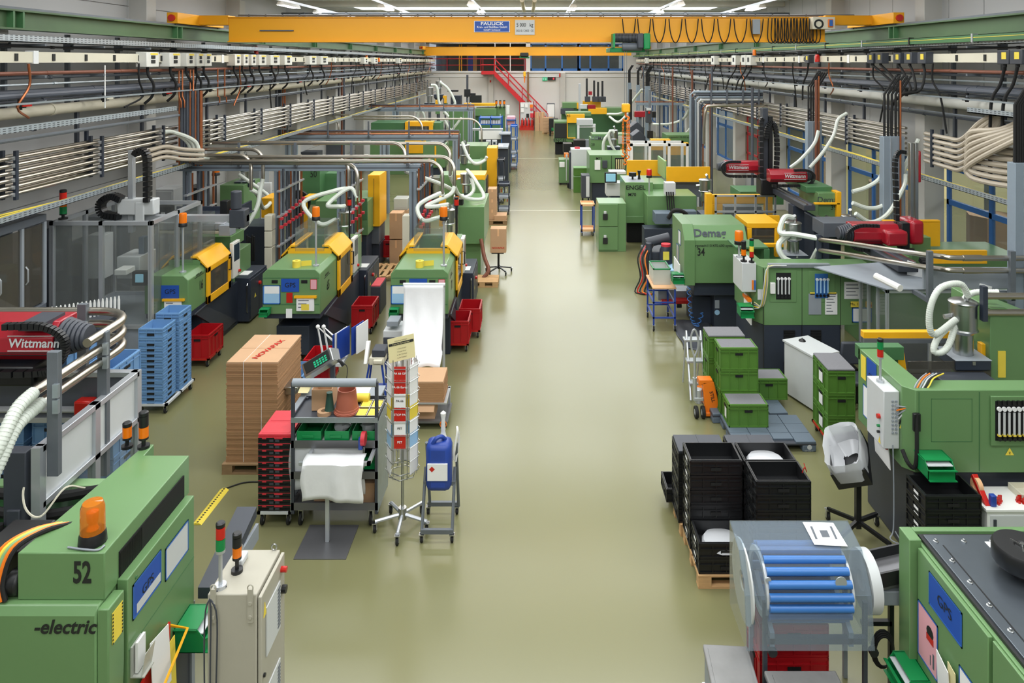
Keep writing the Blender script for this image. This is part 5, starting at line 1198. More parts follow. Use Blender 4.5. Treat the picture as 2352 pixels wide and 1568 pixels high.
# ---- roller drum separator with clear hood
t = thing('roller_separator', 'clear-hooded roller separator with blue rollers and white end discs', 'machine', (2.36, 6.4, 0))
prof = [(6.66, 1.42), (6.36, 1.35), (6.18, 1.076), (6.12, .65)]
for i in range(3):
    (ya, za), (yb, zb) = prof[i], prof[i + 1]; b = B(); b.sheet((1.81, yb, zb), (2.91, yb, zb), (2.91, ya, za), (1.81, ya, za), .008); part(t, 'hood_pane', b, 'hoodglass' if 'hoodglass' in M else 'acrylic')
for x in (1.81, 2.9):
    b = B(); b.prism([(6.66, 1.42), (6.36, 1.35), (6.18, 1.076), (6.12, .65), (6.66, .65)], 'x', x, x + .008); part(t, 'hood_side', b, 'acrylic')
b = B(); b.sheet((1.81, 6.66, .65), (1.81, 6.66, 1.42), (2.91, 6.66, 1.42), (2.91, 6.66, .65), .008); part(t, 'hood_back', b, 'acrylic')
yc, zc = 6.43, 1.03
for x, r, w in ((1.86, .33, .015), (2.0, .27, .02), (2.74, .27, .02), (2.93, .25, .09)):
    b = B(); b.lathe([(r, 0), (r, w), (r * .8, w), (r * .8, 0), (r, 0)] if x > 1.9 and x < 2.8 else [(r, 0), (r, w), (.08, w), (.08, 0), (r, 0)], (x, yc, zc), 32, 'x'); part(t, 'end_disc', b, 'lgrey')
for k in range(18):
    a = .16 + .349 * k; b = B(); b.cyl((2.02, yc - .27 * math.cos(a), zc + .27 * math.sin(a)), (2.74, yc - .27 * math.cos(a), zc + .27 * math.sin(a)), .034, n=12); part(t, 'roller', b, 'roller')
b = B(); b.cyl((2.64, 6.17, 1.2), (2.64, 6.165, 1.2), .05, n=20); b.cyl((2.02, 6.2, 1.2), (2.02, 6.19, 1.2), .025, n=12); part(t, 'hood_hinge', b, 'alu')
for x in (1.98, 2.85):
    for y in (6.2, 6.6):
        b = B(); b.box(x, y, 0, x + .035, y + .035, 1.0); part(t, 'leg', b, 'charcoal' if y < 6.5 else 'grey')
    b = B(); b.cyl((x + .06, 6.17, .62), (x + .06, 6.13, .62), .04, n=10); part(t, 'clamp_knob', b, 'black')
b = B(); b.box(2.0, 6.15, .68, 2.86, 6.2, .73); part(t, 'crossbar', b, 'charcoal')
b = B(); b.prism([(6.15, .66), (6.6, .9), (6.6, 1.0), (6.15, .78)], 'x', 2.02, 2.06); b.prism([(6.15, .66), (6.6, .9), (6.6, 1.0), (6.15, .78)], 'x', 2.7, 2.74); part(t, 'chute_side', b, 'grey')
b = B(); b.sheet((2.0, 6.55, 1.43), (2.3, 6.5, 1.42), (2.3, 6.5, 1.42), (2.0, 6.6, 1.43)) if False else b.sheet((2.5, 6.4, 1.372), (2.79, 6.38, 1.37), (2.76, 6.62, 1.425), (2.48, 6.63, 1.425), .004)
o = solo('paper_sheet', b, 'paper', 'white manual sheets lying on the clear hood of the roller separator', 'paper', (2.6, 6.5, 1.4))
b = B(); b.sheet((2.6, 6.47, 1.391), (2.67, 6.47, 1.391), (2.67, 6.54, 1.408), (2.6, 6.54, 1.408), .001); b.sheet((2.53, 6.45, 1.386), (2.55, 6.45, 1.386), (2.55, 6.58, 1.418), (2.53, 6.58, 1.418), .001); b.sheet((2.71, 6.45, 1.386), (2.73, 6.45, 1.386), (2.73, 6.58, 1.418), (2.71, 6.58, 1.418), .001); part(o, 'print', b, 'dgrey')
t = thing('belt_conveyor', 'short black belt conveyor feeding the roller separator from the granulator', 'conveyor', (3.2, 6.4, 0))
b = B(); b.prism([(3.03, .98), (3.9, 1.2), (3.9, 1.26), (3.03, 1.06)], 'y', 6.35, 6.62); part(t, 'belt', b, 'plate')
for y in (6.33, 6.62): b = B(); b.prism([(3.03, 1.02), (3.9, 1.24), (3.9, 1.34), (3.03, 1.15)], 'y', y, y + .02); part(t, 'side_plate', b, 'black')
b = B(); b.box(3.1, 6.36, .85, 3.35, 6.6, .98); part(t, 'motor', b, 'grey', bev=.01)
b = B(); b.box(3.2, 6.45, 0, 3.24, 6.49, .9); b.box(2.95, 6.45, .6, 3.22, 6.49, .64); part(t, 'stand', b, 'black')
for k in range(4):
    b = B(); b.tube([(3.12 + (.1 - .008 * k) * math.cos(a), 6.42 - .01 * k, .42 + (.17 - .012 * k) * math.sin(a)) for a in [6.283 * i / 18 for i in range(18)]], .009, 6, closed=True); part(t, 'coiled_cable', b, 'rubber')
for k in range(2): crate('red plastic crate under the roller separator, %s' % ('lower', 'upper')[k], 2.32, 6.6, .06 + .3 * k, .62, .4, .3, 'red', group='red crates under the separator')
b = B(); b.box(2.05, 6.42, 0, 2.6, 6.78, .06); solo('dolly_board', b, 'red', 'red board under the crates of the roller separator', 'dolly', (2.3, 6.6, 0))
for k, (x, y, w, d_) in enumerate(((1.69, 6.12, .4, .62), (2.28, 5.85, .62, .62))):
    t = thing('lidded_box', 'grey lidded transport box %s' % ('with yellow sticker on a wheeled base', 'below the front of the roller separator')[k], 'box', (x, y, 0), -.06 if k == 0 else 0)
    b = B(); b.cb(0, 0, .12, w * .94, d_ * .94, .3); part(t, 'shell', b, 'grey', local=True, bev=.01)
    b = B(); b.cb(0, 0, .4, w, d_, .05); lp = part(t, 'lid', b, 'grime' if 'grime' in M else 'lgrey', local=True, bev=.012)
    b = B(); b.cb(0, 0, .45, w * .82, d_ * .84, .006); part(lp, 'lid_recess', b, 'grime' if 'grime' in M else 'lgrey', local=True)
    if k == 0: b = B(); b.cb(.02, -.18, .457, .12, .07, .002); part(lp, 'sticker', b, 'paperyellow', local=True)
    for sx in (-1, 1):
        for sy in (-1, 1): caster(t, sx * w * .45, sy * d_ * .42, .05, zt=.12, local=True)
# ---- black crates on two wooden pallets
pallet('wooden pallet under the front black crates', 2.36, 8.12); pallet('wooden pallet under the rear black crates', 2.34, 8.97)
for nm, x, y, n, z0 in (('front left', 2.07, 7.94, 2, .144), ('rear left', 2.06, 8.34, 6, .144), ('front right', 2.69, 7.94, 6, .144), ('rear right', 2.68, 8.34, 6, .144), ('closed dark', 2.02, 8.8, 5, .144), ('lowest far', 1.95, 9.2, 1, .144), ('hidden back', 2.66, 8.8, 5, .144)):
    for k in range(n):
        crate('black stacking crate, %s from the bottom of the %s column on the pallets' % (nth(k), nm), x, y, z0 + .168 * k, .6, .4, .168, 'black', group='black crates on the pallets', tag='paper' if nm in ('front left', 'rear left') else None)
for nm, x, y, z in (('left', 2.02, 8.8, .984), ('right', 2.66, 8.8, .984)):
    b = B(); b.box(-.29, -.19, 0, .29, .19, .02); b.box(-.01, -.19, .02, .01, .19, .024); solo('crate_cover', b, 'charcoal', 'dark flat cover on the %s rear black crate column' % nm, 'lid', (x, y, z), local=True, bev=.005)
for k, (x, y, z) in enumerate(((2.69, 8.34, 1.03), (2.07, 7.94, .36))):
    b = B(); b.lathe([(.22, 0), (.2, .03), (.1, .05), (.001, .055)], n=14); solo('plastic_film', b, 'film', 'clear bag of parts inside the %s black crate' % ('rear right', 'low front left')[k], 'bag', (x, y, z), local=True)
hose('short red twine tied on the rim of the front right black crates', [(2.95, 7.9, 1.15), (2.97, 7.88, 1.22), (3.0, 7.9, 1.16), (2.98, 7.93, 1.24)], .005, 'redlamp', 4, name='twine')
b = B(); b.box(2.5, 9.45, .3, 3.0, 9.6, .34); b.box(2.55, 9.4, .0, 2.6, 9.6, .3); b.box(2.9, 9.4, .0, 2.95, 9.6, .3); solo('white_board', b, 'white', 'low white board on feet behind the black crates', 'board', (2.7, 9.5, 0))
# ---- grey plastic pallets with green crates
def ppallet(label, x, y, rz=0):
    t = thing('plastic_pallet', label, 'pallet', (x, y, 0), rz)
    b = B()
    for i in range(4):
        for j in range(3):
            if (i, j) in ((1, 0), (2, 0), (1, 2)): b.box(-.6 + .3 * i + .004, -.4 + .267 * j + .09, .12, -.3 + .3 * i - .004, -.4 + .267 * (j + 1) - .004, .152)
            else: b.box(-.6 + .3 * i + .004, -.4 + .267 * j + .004, .12, -.3 + .3 * i - .004, -.4 + .267 * (j + 1) - .004, .152)
    part(t, 'deck_panels', b, 'greyplastic', local=True, bev=.004, kind='stuff')
    b = B(); b.box(-.6, -.4, .1, .6, .4, .125); part(t, 'deck', b, 'charcoal', local=True)
    for i in range(3):
        for j in range(3): b = B(); b.cb(-.5 + .5 * i, -.32 + .32 * j, 0, .2, .16, .1); part(t, 'foot', b, 'greyplastic', local=True, bev=.015)
    b = B(); b.lathe([(.035, 0), (.035, .004)], (.5, -.402, .07), 14, 'y'); part(t, 'round_emblem', b, 'lgrey', local=True)
    return t
pa = ppallet('grey plastic pallet in front, with a single green crate', 3.5, 10.82); ppallet('grey plastic pallet behind, under the green crate stacks', 3.38, 11.66, .03)
text(pa, '477 216 61', (3.99 - 0, 10.416, .02), UX, UZ, .02, 'lgrey')
def foam(label, x, y, z, w, d, rz=0, h=.03): b = B(); b.box(-w / 2, -d / 2, 0, w / 2, d / 2, h); return solo('foam_lid', b, 'foam', label, 'lid', (x, y, z), rz, local=True, bev=.012)
G = 'green crates on the grey plastic pallets'
def stack(nm, x, y, n, w, d, h, z0, lid, rz=0, g=G, m='greencrate', tag=None):
    for k in range(n): crate('green stacking crate, %s from the bottom of the %s' % (nth(k), nm), x, y, z0 + h * k, w, d, h, m, rz, g, tag=tag)
    if lid: foam('grey foam lid on the %s' % nm, x, y, z0 + h * n - (.035 if lid == 1 else 0), w * (.93 if lid == 1 else 1), d * (.92 if lid == 1 else 1), rz)
stack('single front green crate', 3.23, 11.02, 1, .6, .4, .345, .155, 1, 0, tag='paper')
stack('middle tall green stack', 3.21, 11.45, 3, .6, .4, .345, .155, 1)
stack('rear tall green stack', 3.13, 11.88, 3, .6, .4, .345, .155, 2)
stack('low right green crate', 3.83, 11.9, 1, .6, .4, .345, .155, 1)
dolly('red dolly under the right green crate stack', 4.5, 10.78, .42, .62, m='redlamp', h=.15, r=.04)
stack('right green stack on the red dolly', 4.5, 10.78, 3, .4, .6, .335, .15, 2, -.02, g='green crates on the red dolly', tag='paper')
# ---- orange hand pallet truck
t = thing('pallet_truck', 'orange hand pallet truck with grey drawbar and black lettering', 'pallet truck', (2.68, 11.6, 0))
b = B(); b.tube([(2.57, 11.5, .25), (2.56, 11.48, .62)], .035, 8); b.tube([(2.56, 11.48, .6), (2.555, 11.47, .98)], .022, 8); part(t, 'drawbar', b, 'alu')
b = B(); b.tube(bez([(2.555, 11.47, .95), (2.50, 11.46, 1.12), (2.5, 11.46, 1.3), (2.55, 11.46, 1.4), (2.6, 11.46, 1.3), (2.61, 11.46, 1.12), (2.555, 11.47, .95)], 5), .016, 6); part(t, 'handle_loop', b, 'alu')
b = B(); b.cyl((2.63, 11.52, .2), (2.63, 11.52, .42), .06, n=12); b.box(2.55, 11.46, .25, 2.7, 11.56, .3); part(t, 'pump', b, 'alu', bev=.005)
for x in (2.57, 2.68):
    b = B(); b.lathe([(.05, -.025), (.09, -.025), (.095, -.015), (.095, .015), (.09, .025), (.05, .025), (.05, -.025)], (x, 11.42, .095), 20, 'x'); w = part(t, 'wheel', b, 'rubber')
    b = B(); b.lathe([(.07, -.02), (.02, -.024), (.02, .024), (.07, .02)], (x, 11.42, .095), 14, 'x'); part(w, 'rim', b, 'alu')
b = B(); b.prism([(2.68, .56), (2.86, .56), (2.98, .06), (2.72, .06)], 'y', 11.44, 11.52); b.prism([(2.62, .5), (2.84, .56), (2.84, .6), (2.62, .6)], 'y', 11.44, 11.6); hd = part(t, 'head_frame', b, 'orange', bev=.012)
b = B(); b.box(2.72, 11.4, .03, 2.98, 11.6, .09); part(t, 'foot_plate', b, 'orange', bev=.008)
for x in (2.78, 3.15): b = B(); b.box(x, 11.55, .03, x + .16, 12.4, .085); part(t, 'fork', b, 'orange', bev=.01)
text(t, 'STILL', (2.83, 11.437, .33), (.23, 0, -.97), (.97, 0, .23), .055, 'ink', bold=.02)
t = thing('step_ladder', 'small aluminium step ladder leaning behind the green crates', 'ladder', (2.62, 12.4, 0))
for x in (2.6, 2.85):
    b = B(); b.tube([(x, 11.95, .03), (x + .06, 12.6, .95)], .02, 6); part(t, 'rail', b, 'alu'); b = B(); b.tube([(x + .02, 12.7, 0), (x + .06, 12.6, .95)], .016, 6); part(t, 'rear_rail', b, 'alu')
for k in range(3): b = B(); b.cb(2.75, 12.1 + .22 * k, .25 + .28 * k, .3, .16, .03); part(t, 'step', b, 'alu')
# ---- tilted black bin with clear bag on a five-star stand
xc, yc = 3.86, 8.55
t = thing('bin_stand', 'black five-castor stand holding a tilted black bin', 'stand', (xc, yc, 0))
b = B(); b.box(xc - .03, yc - .03, .12, xc + .03, yc + .03, .82); part(t, 'post', b, 'black')
for k in range(4):
    a = .6 + 1.571 * k; ex, ey = xc + .4 * math.cos(a), yc + .4 * math.sin(a)
    b = B(); b.tube([(xc, yc, .2), (ex, ey, .14)], .028, 4); part(t, 'foot_arm', b, 'black'); caster(t, ex, ey, .05, zt=.14)
Mx = Matrix.Translation((xc - .08, yc + .05, .92)) @ Matrix.Rotation(-.5, 4, 'Z') @ Matrix.Rotation(-.42, 4, 'Y') @ Matrix.Rotation(.35, 4, 'X')
t = thing('waste_bin', 'tilted black bin lined with a clear bag on its stand', 'bin', (xc - .08, yc + .05, .8))
b = B(); b.tray(-.2, -.3, -.12, .2, .3, .1, .012); b.xf(Mx); part(t, 'shell', b, 'black')
r = random.Random(9); b = B(); NU = 28
def bagpt(j, i):
    a = 6.2832 * i / NU; s_ = lambda c: math.copysign(abs(c) ** .45, c); k = [1.05, 1.1, 1.06, .98, .9, .5][j]; zz = [-.03, .1, .23, .2, .0, -.09][j]
    return (.2 * k * s_(math.cos(a)) + r.uniform(-.012, .012), .3 * k * s_(math.sin(a)) + r.uniform(-.012, .012), zz + r.uniform(-.018, .018))
vs = [bagpt(j, i) for j in range(6) for i in range(NU)]
b.add(vs, [(j * NU + i, j * NU + (i + 1) % NU, (j + 1) * NU + (i + 1) % NU, (j + 1) * NU + i) for j in range(5) for i in range(NU)]); b.xf(Mx); part(t, 'clear_bag', b, 'film')
# ---- machine 20
t = thing('injection_machine', 'green machine cabinet with pressure gauges and white control box, right foreground', 'machine', (4.9, 8.6, 0))
b = B(); b.prism([(4.18, 8.15), (4.28, 8.04), (6.2, 8.04), (6.2, 8.3), (4.45, 8.3), (4.45, 9.25), (4.18, 9.25)], 'z', 1.07, 2.0); cab = part(t, 'cabinet', b, 'green', bev=.008)
b = B(); b.box(4.3, 8.12, 0, 6.2, 9.25, 1.07); b.box(5.0, 9.2, 0, 6.2, 10.6, 1.07); part(t, 'base', b, 'charcoal', bev=.01)
b = B(); b.box(X(2110, 8.04), 8.034, 1.09, X(2110, 8.04) + .006, 8.04, 1.98); b.box(X(2250, 8.03), 8.034, 1.09, X(2250, 8.03) + .008, 8.04, 1.98); part(cab, 'panel_joint', b, 'dgreen')
b = B(); x0, x1, z0, z1 = X(2140, 8.03), X(2234, 8.03), Z(1015, 8.03), Z(916, 8.03); w = .004
for a in ((x0, z0, x1, z0 + w), (x0, z1 - w, x1, z1), (x0, z0, x0 + w, z1), (x1 - w, z0, x1, z1)): b.box(a[0], 8.036, a[1], a[2], 8.041, a[3])
part(cab, 'door_outline', b, 'dgreen')
x0, x1, z0, z1 = X(2276, 8.02), X(2276, 8.02) + .56, Z(1023, 8.02), Z(910, 8.02)
b = B(); b.box(x0, 8.015, z0, x1, 8.04, z1); wn = part(t, 'gauge_panel', b, 'green', bev=.004)
b = B(); b.box(x0 + .045, 8.01, z0 + .06, x1 - .05, 8.02, z1 - .05); part(wn, 'window_recess', b, 'dark')
for k in range(9):
    x = x0 + .075 + .056 * k
    b = B(); b.cyl((x, 7.99, z0 + .14), (x, 7.99, z1 - .17), .013, n=8); part(wn, 'flow_tube', b, 'lgrey')
    b = B(); b.lathe([(.026, 0), (.026, .012), (.001, .014)], (x, 8.0, z1 - .14), 14, 'y') if False else b.cyl((x, 8.0, z1 - .13), (x, 7.98, z1 - .13), .025, n=14); part(wn, 'gauge', b, 'signwhite')
    b = B(); b.cyl((x, 8.0, z0 + .09), (x, 7.975, z0 + .09), .022, n=8); b.m(1).cb(x, 7.99, z0 + .12, .03, .03, .02); part(wn, 'valve_knob', b, ['black', 'paperyellow'])
    b = B(); b.cb(x, 8.0, z1 - .09, .03, .02, .05); part(wn, 'connector', b, 'black')
b = B(); q = pd(2319, 1037, 8.034); b.add([(q[0] - .05, q[1], q[2] - .04), (q[0] + .05, q[1], q[2] - .04), (q[0], q[1], q[2] + .045)], [(0, 1, 2)]); wt = part(cab, 'warning_triangle', b, 'paperyellow')
text(wt, 'z', (q[0], q[1] - .001, q[2] - .01), UX, UZ, .04, 'ink')
b = B(); b.box(4.0, 8.2, 1.25, 4.18, 8.62, 1.91); cb_ = part(t, 'control_box', b, 'lgrey', bev=.008)
b = B()
for i in range(9):
    for j in range(2): b.cyl((4.1 + .04 * j, 8.2, 1.8 - .045 * i), (4.1 + .04 * j, 8.185, 1.8 - .045 * i), .013, n=8)
part(cb_, 'cable_glands', b, 'grey', kind='stuff')
for (y, z, c, r_) in ((8.3, 1.58, 'redlamp', .028), (8.3, 1.47, 'greenlamp', .015), (8.3, 1.4, 'black', .015)): b = B(); b.cyl((4.0, y, z), (3.97, y, z), r_, n=12); part(cb_, 'push_button', b, c)
b = B(); b.add([(3.998, 8.27, 1.27), (3.998, 8.33, 1.27), (3.998, 8.3, 1.35)], [(0, 2, 1)]); part(cb_, 'warning_triangle', b, 'paperyellow')
tower(t, 4.08, 8.45, 1.91, ['redlamp', 'greenlamp'], .035, .3, .09, 'alu')
for k, cm in enumerate(('grey', 'orange', 'grey', 'lgrey', 'rubber', 'paperyellow')):
    b = B(); b.tube(bez([(4.13 + .01 * k, 8.185, 1.75 - .05 * k), (4.25, 8.1, 1.8), (4.3 + .03 * k, 8.1, 2.0), (4.42 + .03 * k, 8.2, 2.06), (4.6 + .04 * k, 8.4, 2.03)], 5), .009, 5); part(t, 'cable', b, cm)
b = B(); b.tube(bez([(4.28, 8.02, 1.75), (4.26, 7.98, 1.3), (4.24, 8.0, 1.15), (4.18, 8.02, 1.2), (4.16, 8.1, 1.3)], 5), .022, 8); part(t, 'black_hose', b, 'rubber')
b = B(); b.box(4.24, 8.0, 1.55, 4.32, 8.04, 1.75); part(t, 'plug_socket', b, 'black', bev=.008)
sl = sheetp(t, 'poster', 4.178, 8.75, 9.0, 1.62, 1.98, 'signblue', s=-1); text(sl, 'GPS', (4.17, 8.87, 1.78), (0, -1, 0), UZ, .06)
sheetp(t, 'poster', 4.178, 9.03, 9.16, 1.66, 1.95, 'paperyellow', s=-1)
sl = sheetp(t, 'poster', 4.178, 8.65, 9.1, 1.2, 1.6, 'paper', s=-1, frame='blue')
b = B()
for k in range(3): b.box(4.17, 8.72, 1.26 + .1 * k, 4.172, 8.95, 1.33 + .1 * k)
part(sl, 'pictures', b, 'dgrey')
b = B(); b.sheet((4.1, 8.62, 1.0), (4.12, 8.3, .95), (4.1, 8.3, 1.2), (4.08, 8.62, 1.25), .01); ph = part(t, 'paper_holder', b, 'paper')
b = B(); b.box(4.07, 8.3, 1.19, 4.1, 8.64, 1.22); part(ph, 'red_clip', b, 'redlamp')
hose('thin grey cable hanging from the white control box to the floor', [(4.1, 8.19, 1.3), (4.09, 8.15, .8), (4.06, 8.1, .4), (4.0, 8.05, .32), (4.1, 8.0, .3), (4.06, 8.06, .4)], .007, 'grey', 5, name='cable')
bin_('green picking bin with clear cover on the front of the gauge cabinet', X(2153, 7.85), 7.88, 1.15, .3, .32, .18)
# inner parts of machine 20
b = B(); b.box(4.18, 9.2, 1.85, 4.75, 9.35, 2.02); b.box(4.22, 9.25, 1.2, 4.7, 9.33, 1.9); part(t, 'cross_wall', b, 'dgreen', bev=.006)
b = B(); b.box(4.55, 9.9, 1.86, 6.2, 10.0, 1.95); b.prism([(4.72, 1.9), (4.85, 1.9), (4.95, 1.2), (4.8, 1.2)], 'y', 9.4, 9.46); b.box(6.0, 9.6, 1.0, 6.08, 9.7, 1.9); part(t, 'safety_gate', b, 'yellow', bev=.006)
b = B(); b.box(4.55, 9.88, 1.8, 6.2, 9.93, 1.86); part(t, 'gate_rail', b, 'strut')
b = B(); b.prism([(6.05, .9), (6.05, 2.42), (6.25, 2.42), (7.2, 2.05), (7.2, 1.0), (6.3, 1.2)], 'y', 9.5, 10.4); part(t, 'injection_housing', b, 'green', bev=.01)
b = B(); b.box(6.15, 9.49, 1.5, 6.25, 9.5, 1.85); part(t, 'yellow_label', b, 'paperyellow')
b = B(); b.box(5.2, 8.9, 1.2, 5.9, 9.4, 1.62); part(t, 'feed_block', b, 'charcoal', bev=.01)
b = B(); b.box(4.9, 9.4, 1.15, 6.0, 9.42, 1.75); part(t, 'inner_pane', b, 'smoke')
ld20 = loader('large stainless hopper loader on a dark bin over the gauge cabinet machine', X(2212, 9.6), 9.6, 1.5, .17, .72, .28)
x = X(2212, 9.6); hose('ribbed cream hose arching from the left over the large hopper loader', [(x + .04, 9.55, 2.56), (x - .1, 9.5, 2.74), (x - .42, 9.42, 2.7), (x - .56, 9.4, 2.4), (x - .5, 9.42, 2.1), (x - .15, 9.5, 2.27)], .04, 'hosewhite', 12, ribs=.028)
hose('second ribbed cream hose from the loader to the right dark post', [(x - .2, 9.5, 2.22), (x - .42, 9.45, 2.05), (x - .5, 9.4, 1.88), (x - .3, 9.42, 1.95), (x + .1, 9.7, 2.5), (x + .48, 9.6, 2.6)], .04, 'hosewhite', 12, ribs=.028)
for k, z in enumerate((2.58, 2.36)):
    b = B(); b.cyl((X(2262, 9.5), 9.5, z), (8.0, 9.5, z), .045, n=12); solo('conveying_pipe', b, 'inox', '%s short stainless pipe at the dark post of the large hopper loader' % ('upper', 'lower')[k], 'pipe', (6.5, 9.5, z))
b = B(); b.box(X(2255, 9.45), 9.42, Z(740, 9.4), X(2266, 9.45), 9.5, Z(660, 9.4)); solo('pipe_post', b, 'navy', 'dark post carrying the short pipes right of the large hopper loader', 'post', (X(2260, 9.4), 9.45, 2.3))
# ---- crates and white cabinet before machine 20
for k in range(6): crate('black crate, %s from the bottom of the stack before the gauge cabinet' % nth(k), 4.45, 7.8, .07 + .168 * k, .6, .4, .168, 'black', 0, 'black crates before the gauge cabinet', tag='paper')
b = B(); b.box(4.15, 7.6, 0, 4.75, 8.0, .07); solo('base_board', b, 'charcoal', 'dark base board under the black crates before the gauge cabinet', 'board', (4.45, 7.8, 0))
t = thing('white_cabinet', 'low white cabinet with sliding door beside the black crates, right foreground', 'cabinet', (5.3, 7.7, 0))
b = B(); b.box(4.82, 7.62, .05, 5.8, 8.02, .9); part(t, 'body', b, 'white'); b = B(); b.box(4.8, 7.6, .9, 5.82, 8.02, .93); part(t, 'top', b, 'white', bev=.004)
b = B(); b.box(4.85, 7.61, .1, 5.3, 7.62, .86); dr = part(t, 'door', b, 'lgrey', bev=.003); b = B(); b.box(4.88, 7.6, .72, 4.91, 7.61, .82); part(dr, 'handle', b, 'charcoal')
x = 4.86; t = thing('tape_dispenser', 'red hand tape dispenser on the low white cabinet', 'dispenser', (x, 7.8, .93))
b = B(); b.lathe([(.045, -.025), (.085, -.025), (.085, .025), (.045, .025), (.045, -.025)], (x, 7.86, 1.03), 20, 'x'); part(t, 'tape_roll', b, 'tan')
b = B(); b.prism([(7.66, .93), (7.72, .93), (7.93, 1.1), (7.9, 1.14)], 'x', x - .03, x + .03); part(t, 'frame', b, 'redlamp', bev=.005)
b = B(); b.box(x + .02, 7.64, .93, x + .08, 7.7, 1.05); part(t, 'grip', b, 'dblue', bev=.01)
r = random.Random(5)
for k in range(8):
    b = B(); x = (4.98 if k < 3 else 5.22) + .03 * (k % 4) + r.uniform(-.01, .01); y = 7.7 + .03 * (k % 3); b.box(x - .012, y - .03, .93, x + .012, y + .03, .95); b.box(x - .02, y - .006, .93, x + .02, y + .006, .99); solo('plastic_clip', b, 'redlamp', 'red plastic clip, %s from the left on the low white cabinet' % nth(k), 'clip', (x, y, .93), group='red plastic clips')
b = B(); b.tray(5.28, 7.75, .93, 5.75, 7.98, 1.0, .012); solo('wooden_tray', b, 'cream', 'pale wooden tray of papers at the right edge on the white cabinet', 'tray', (5.5, 7.86, .93))
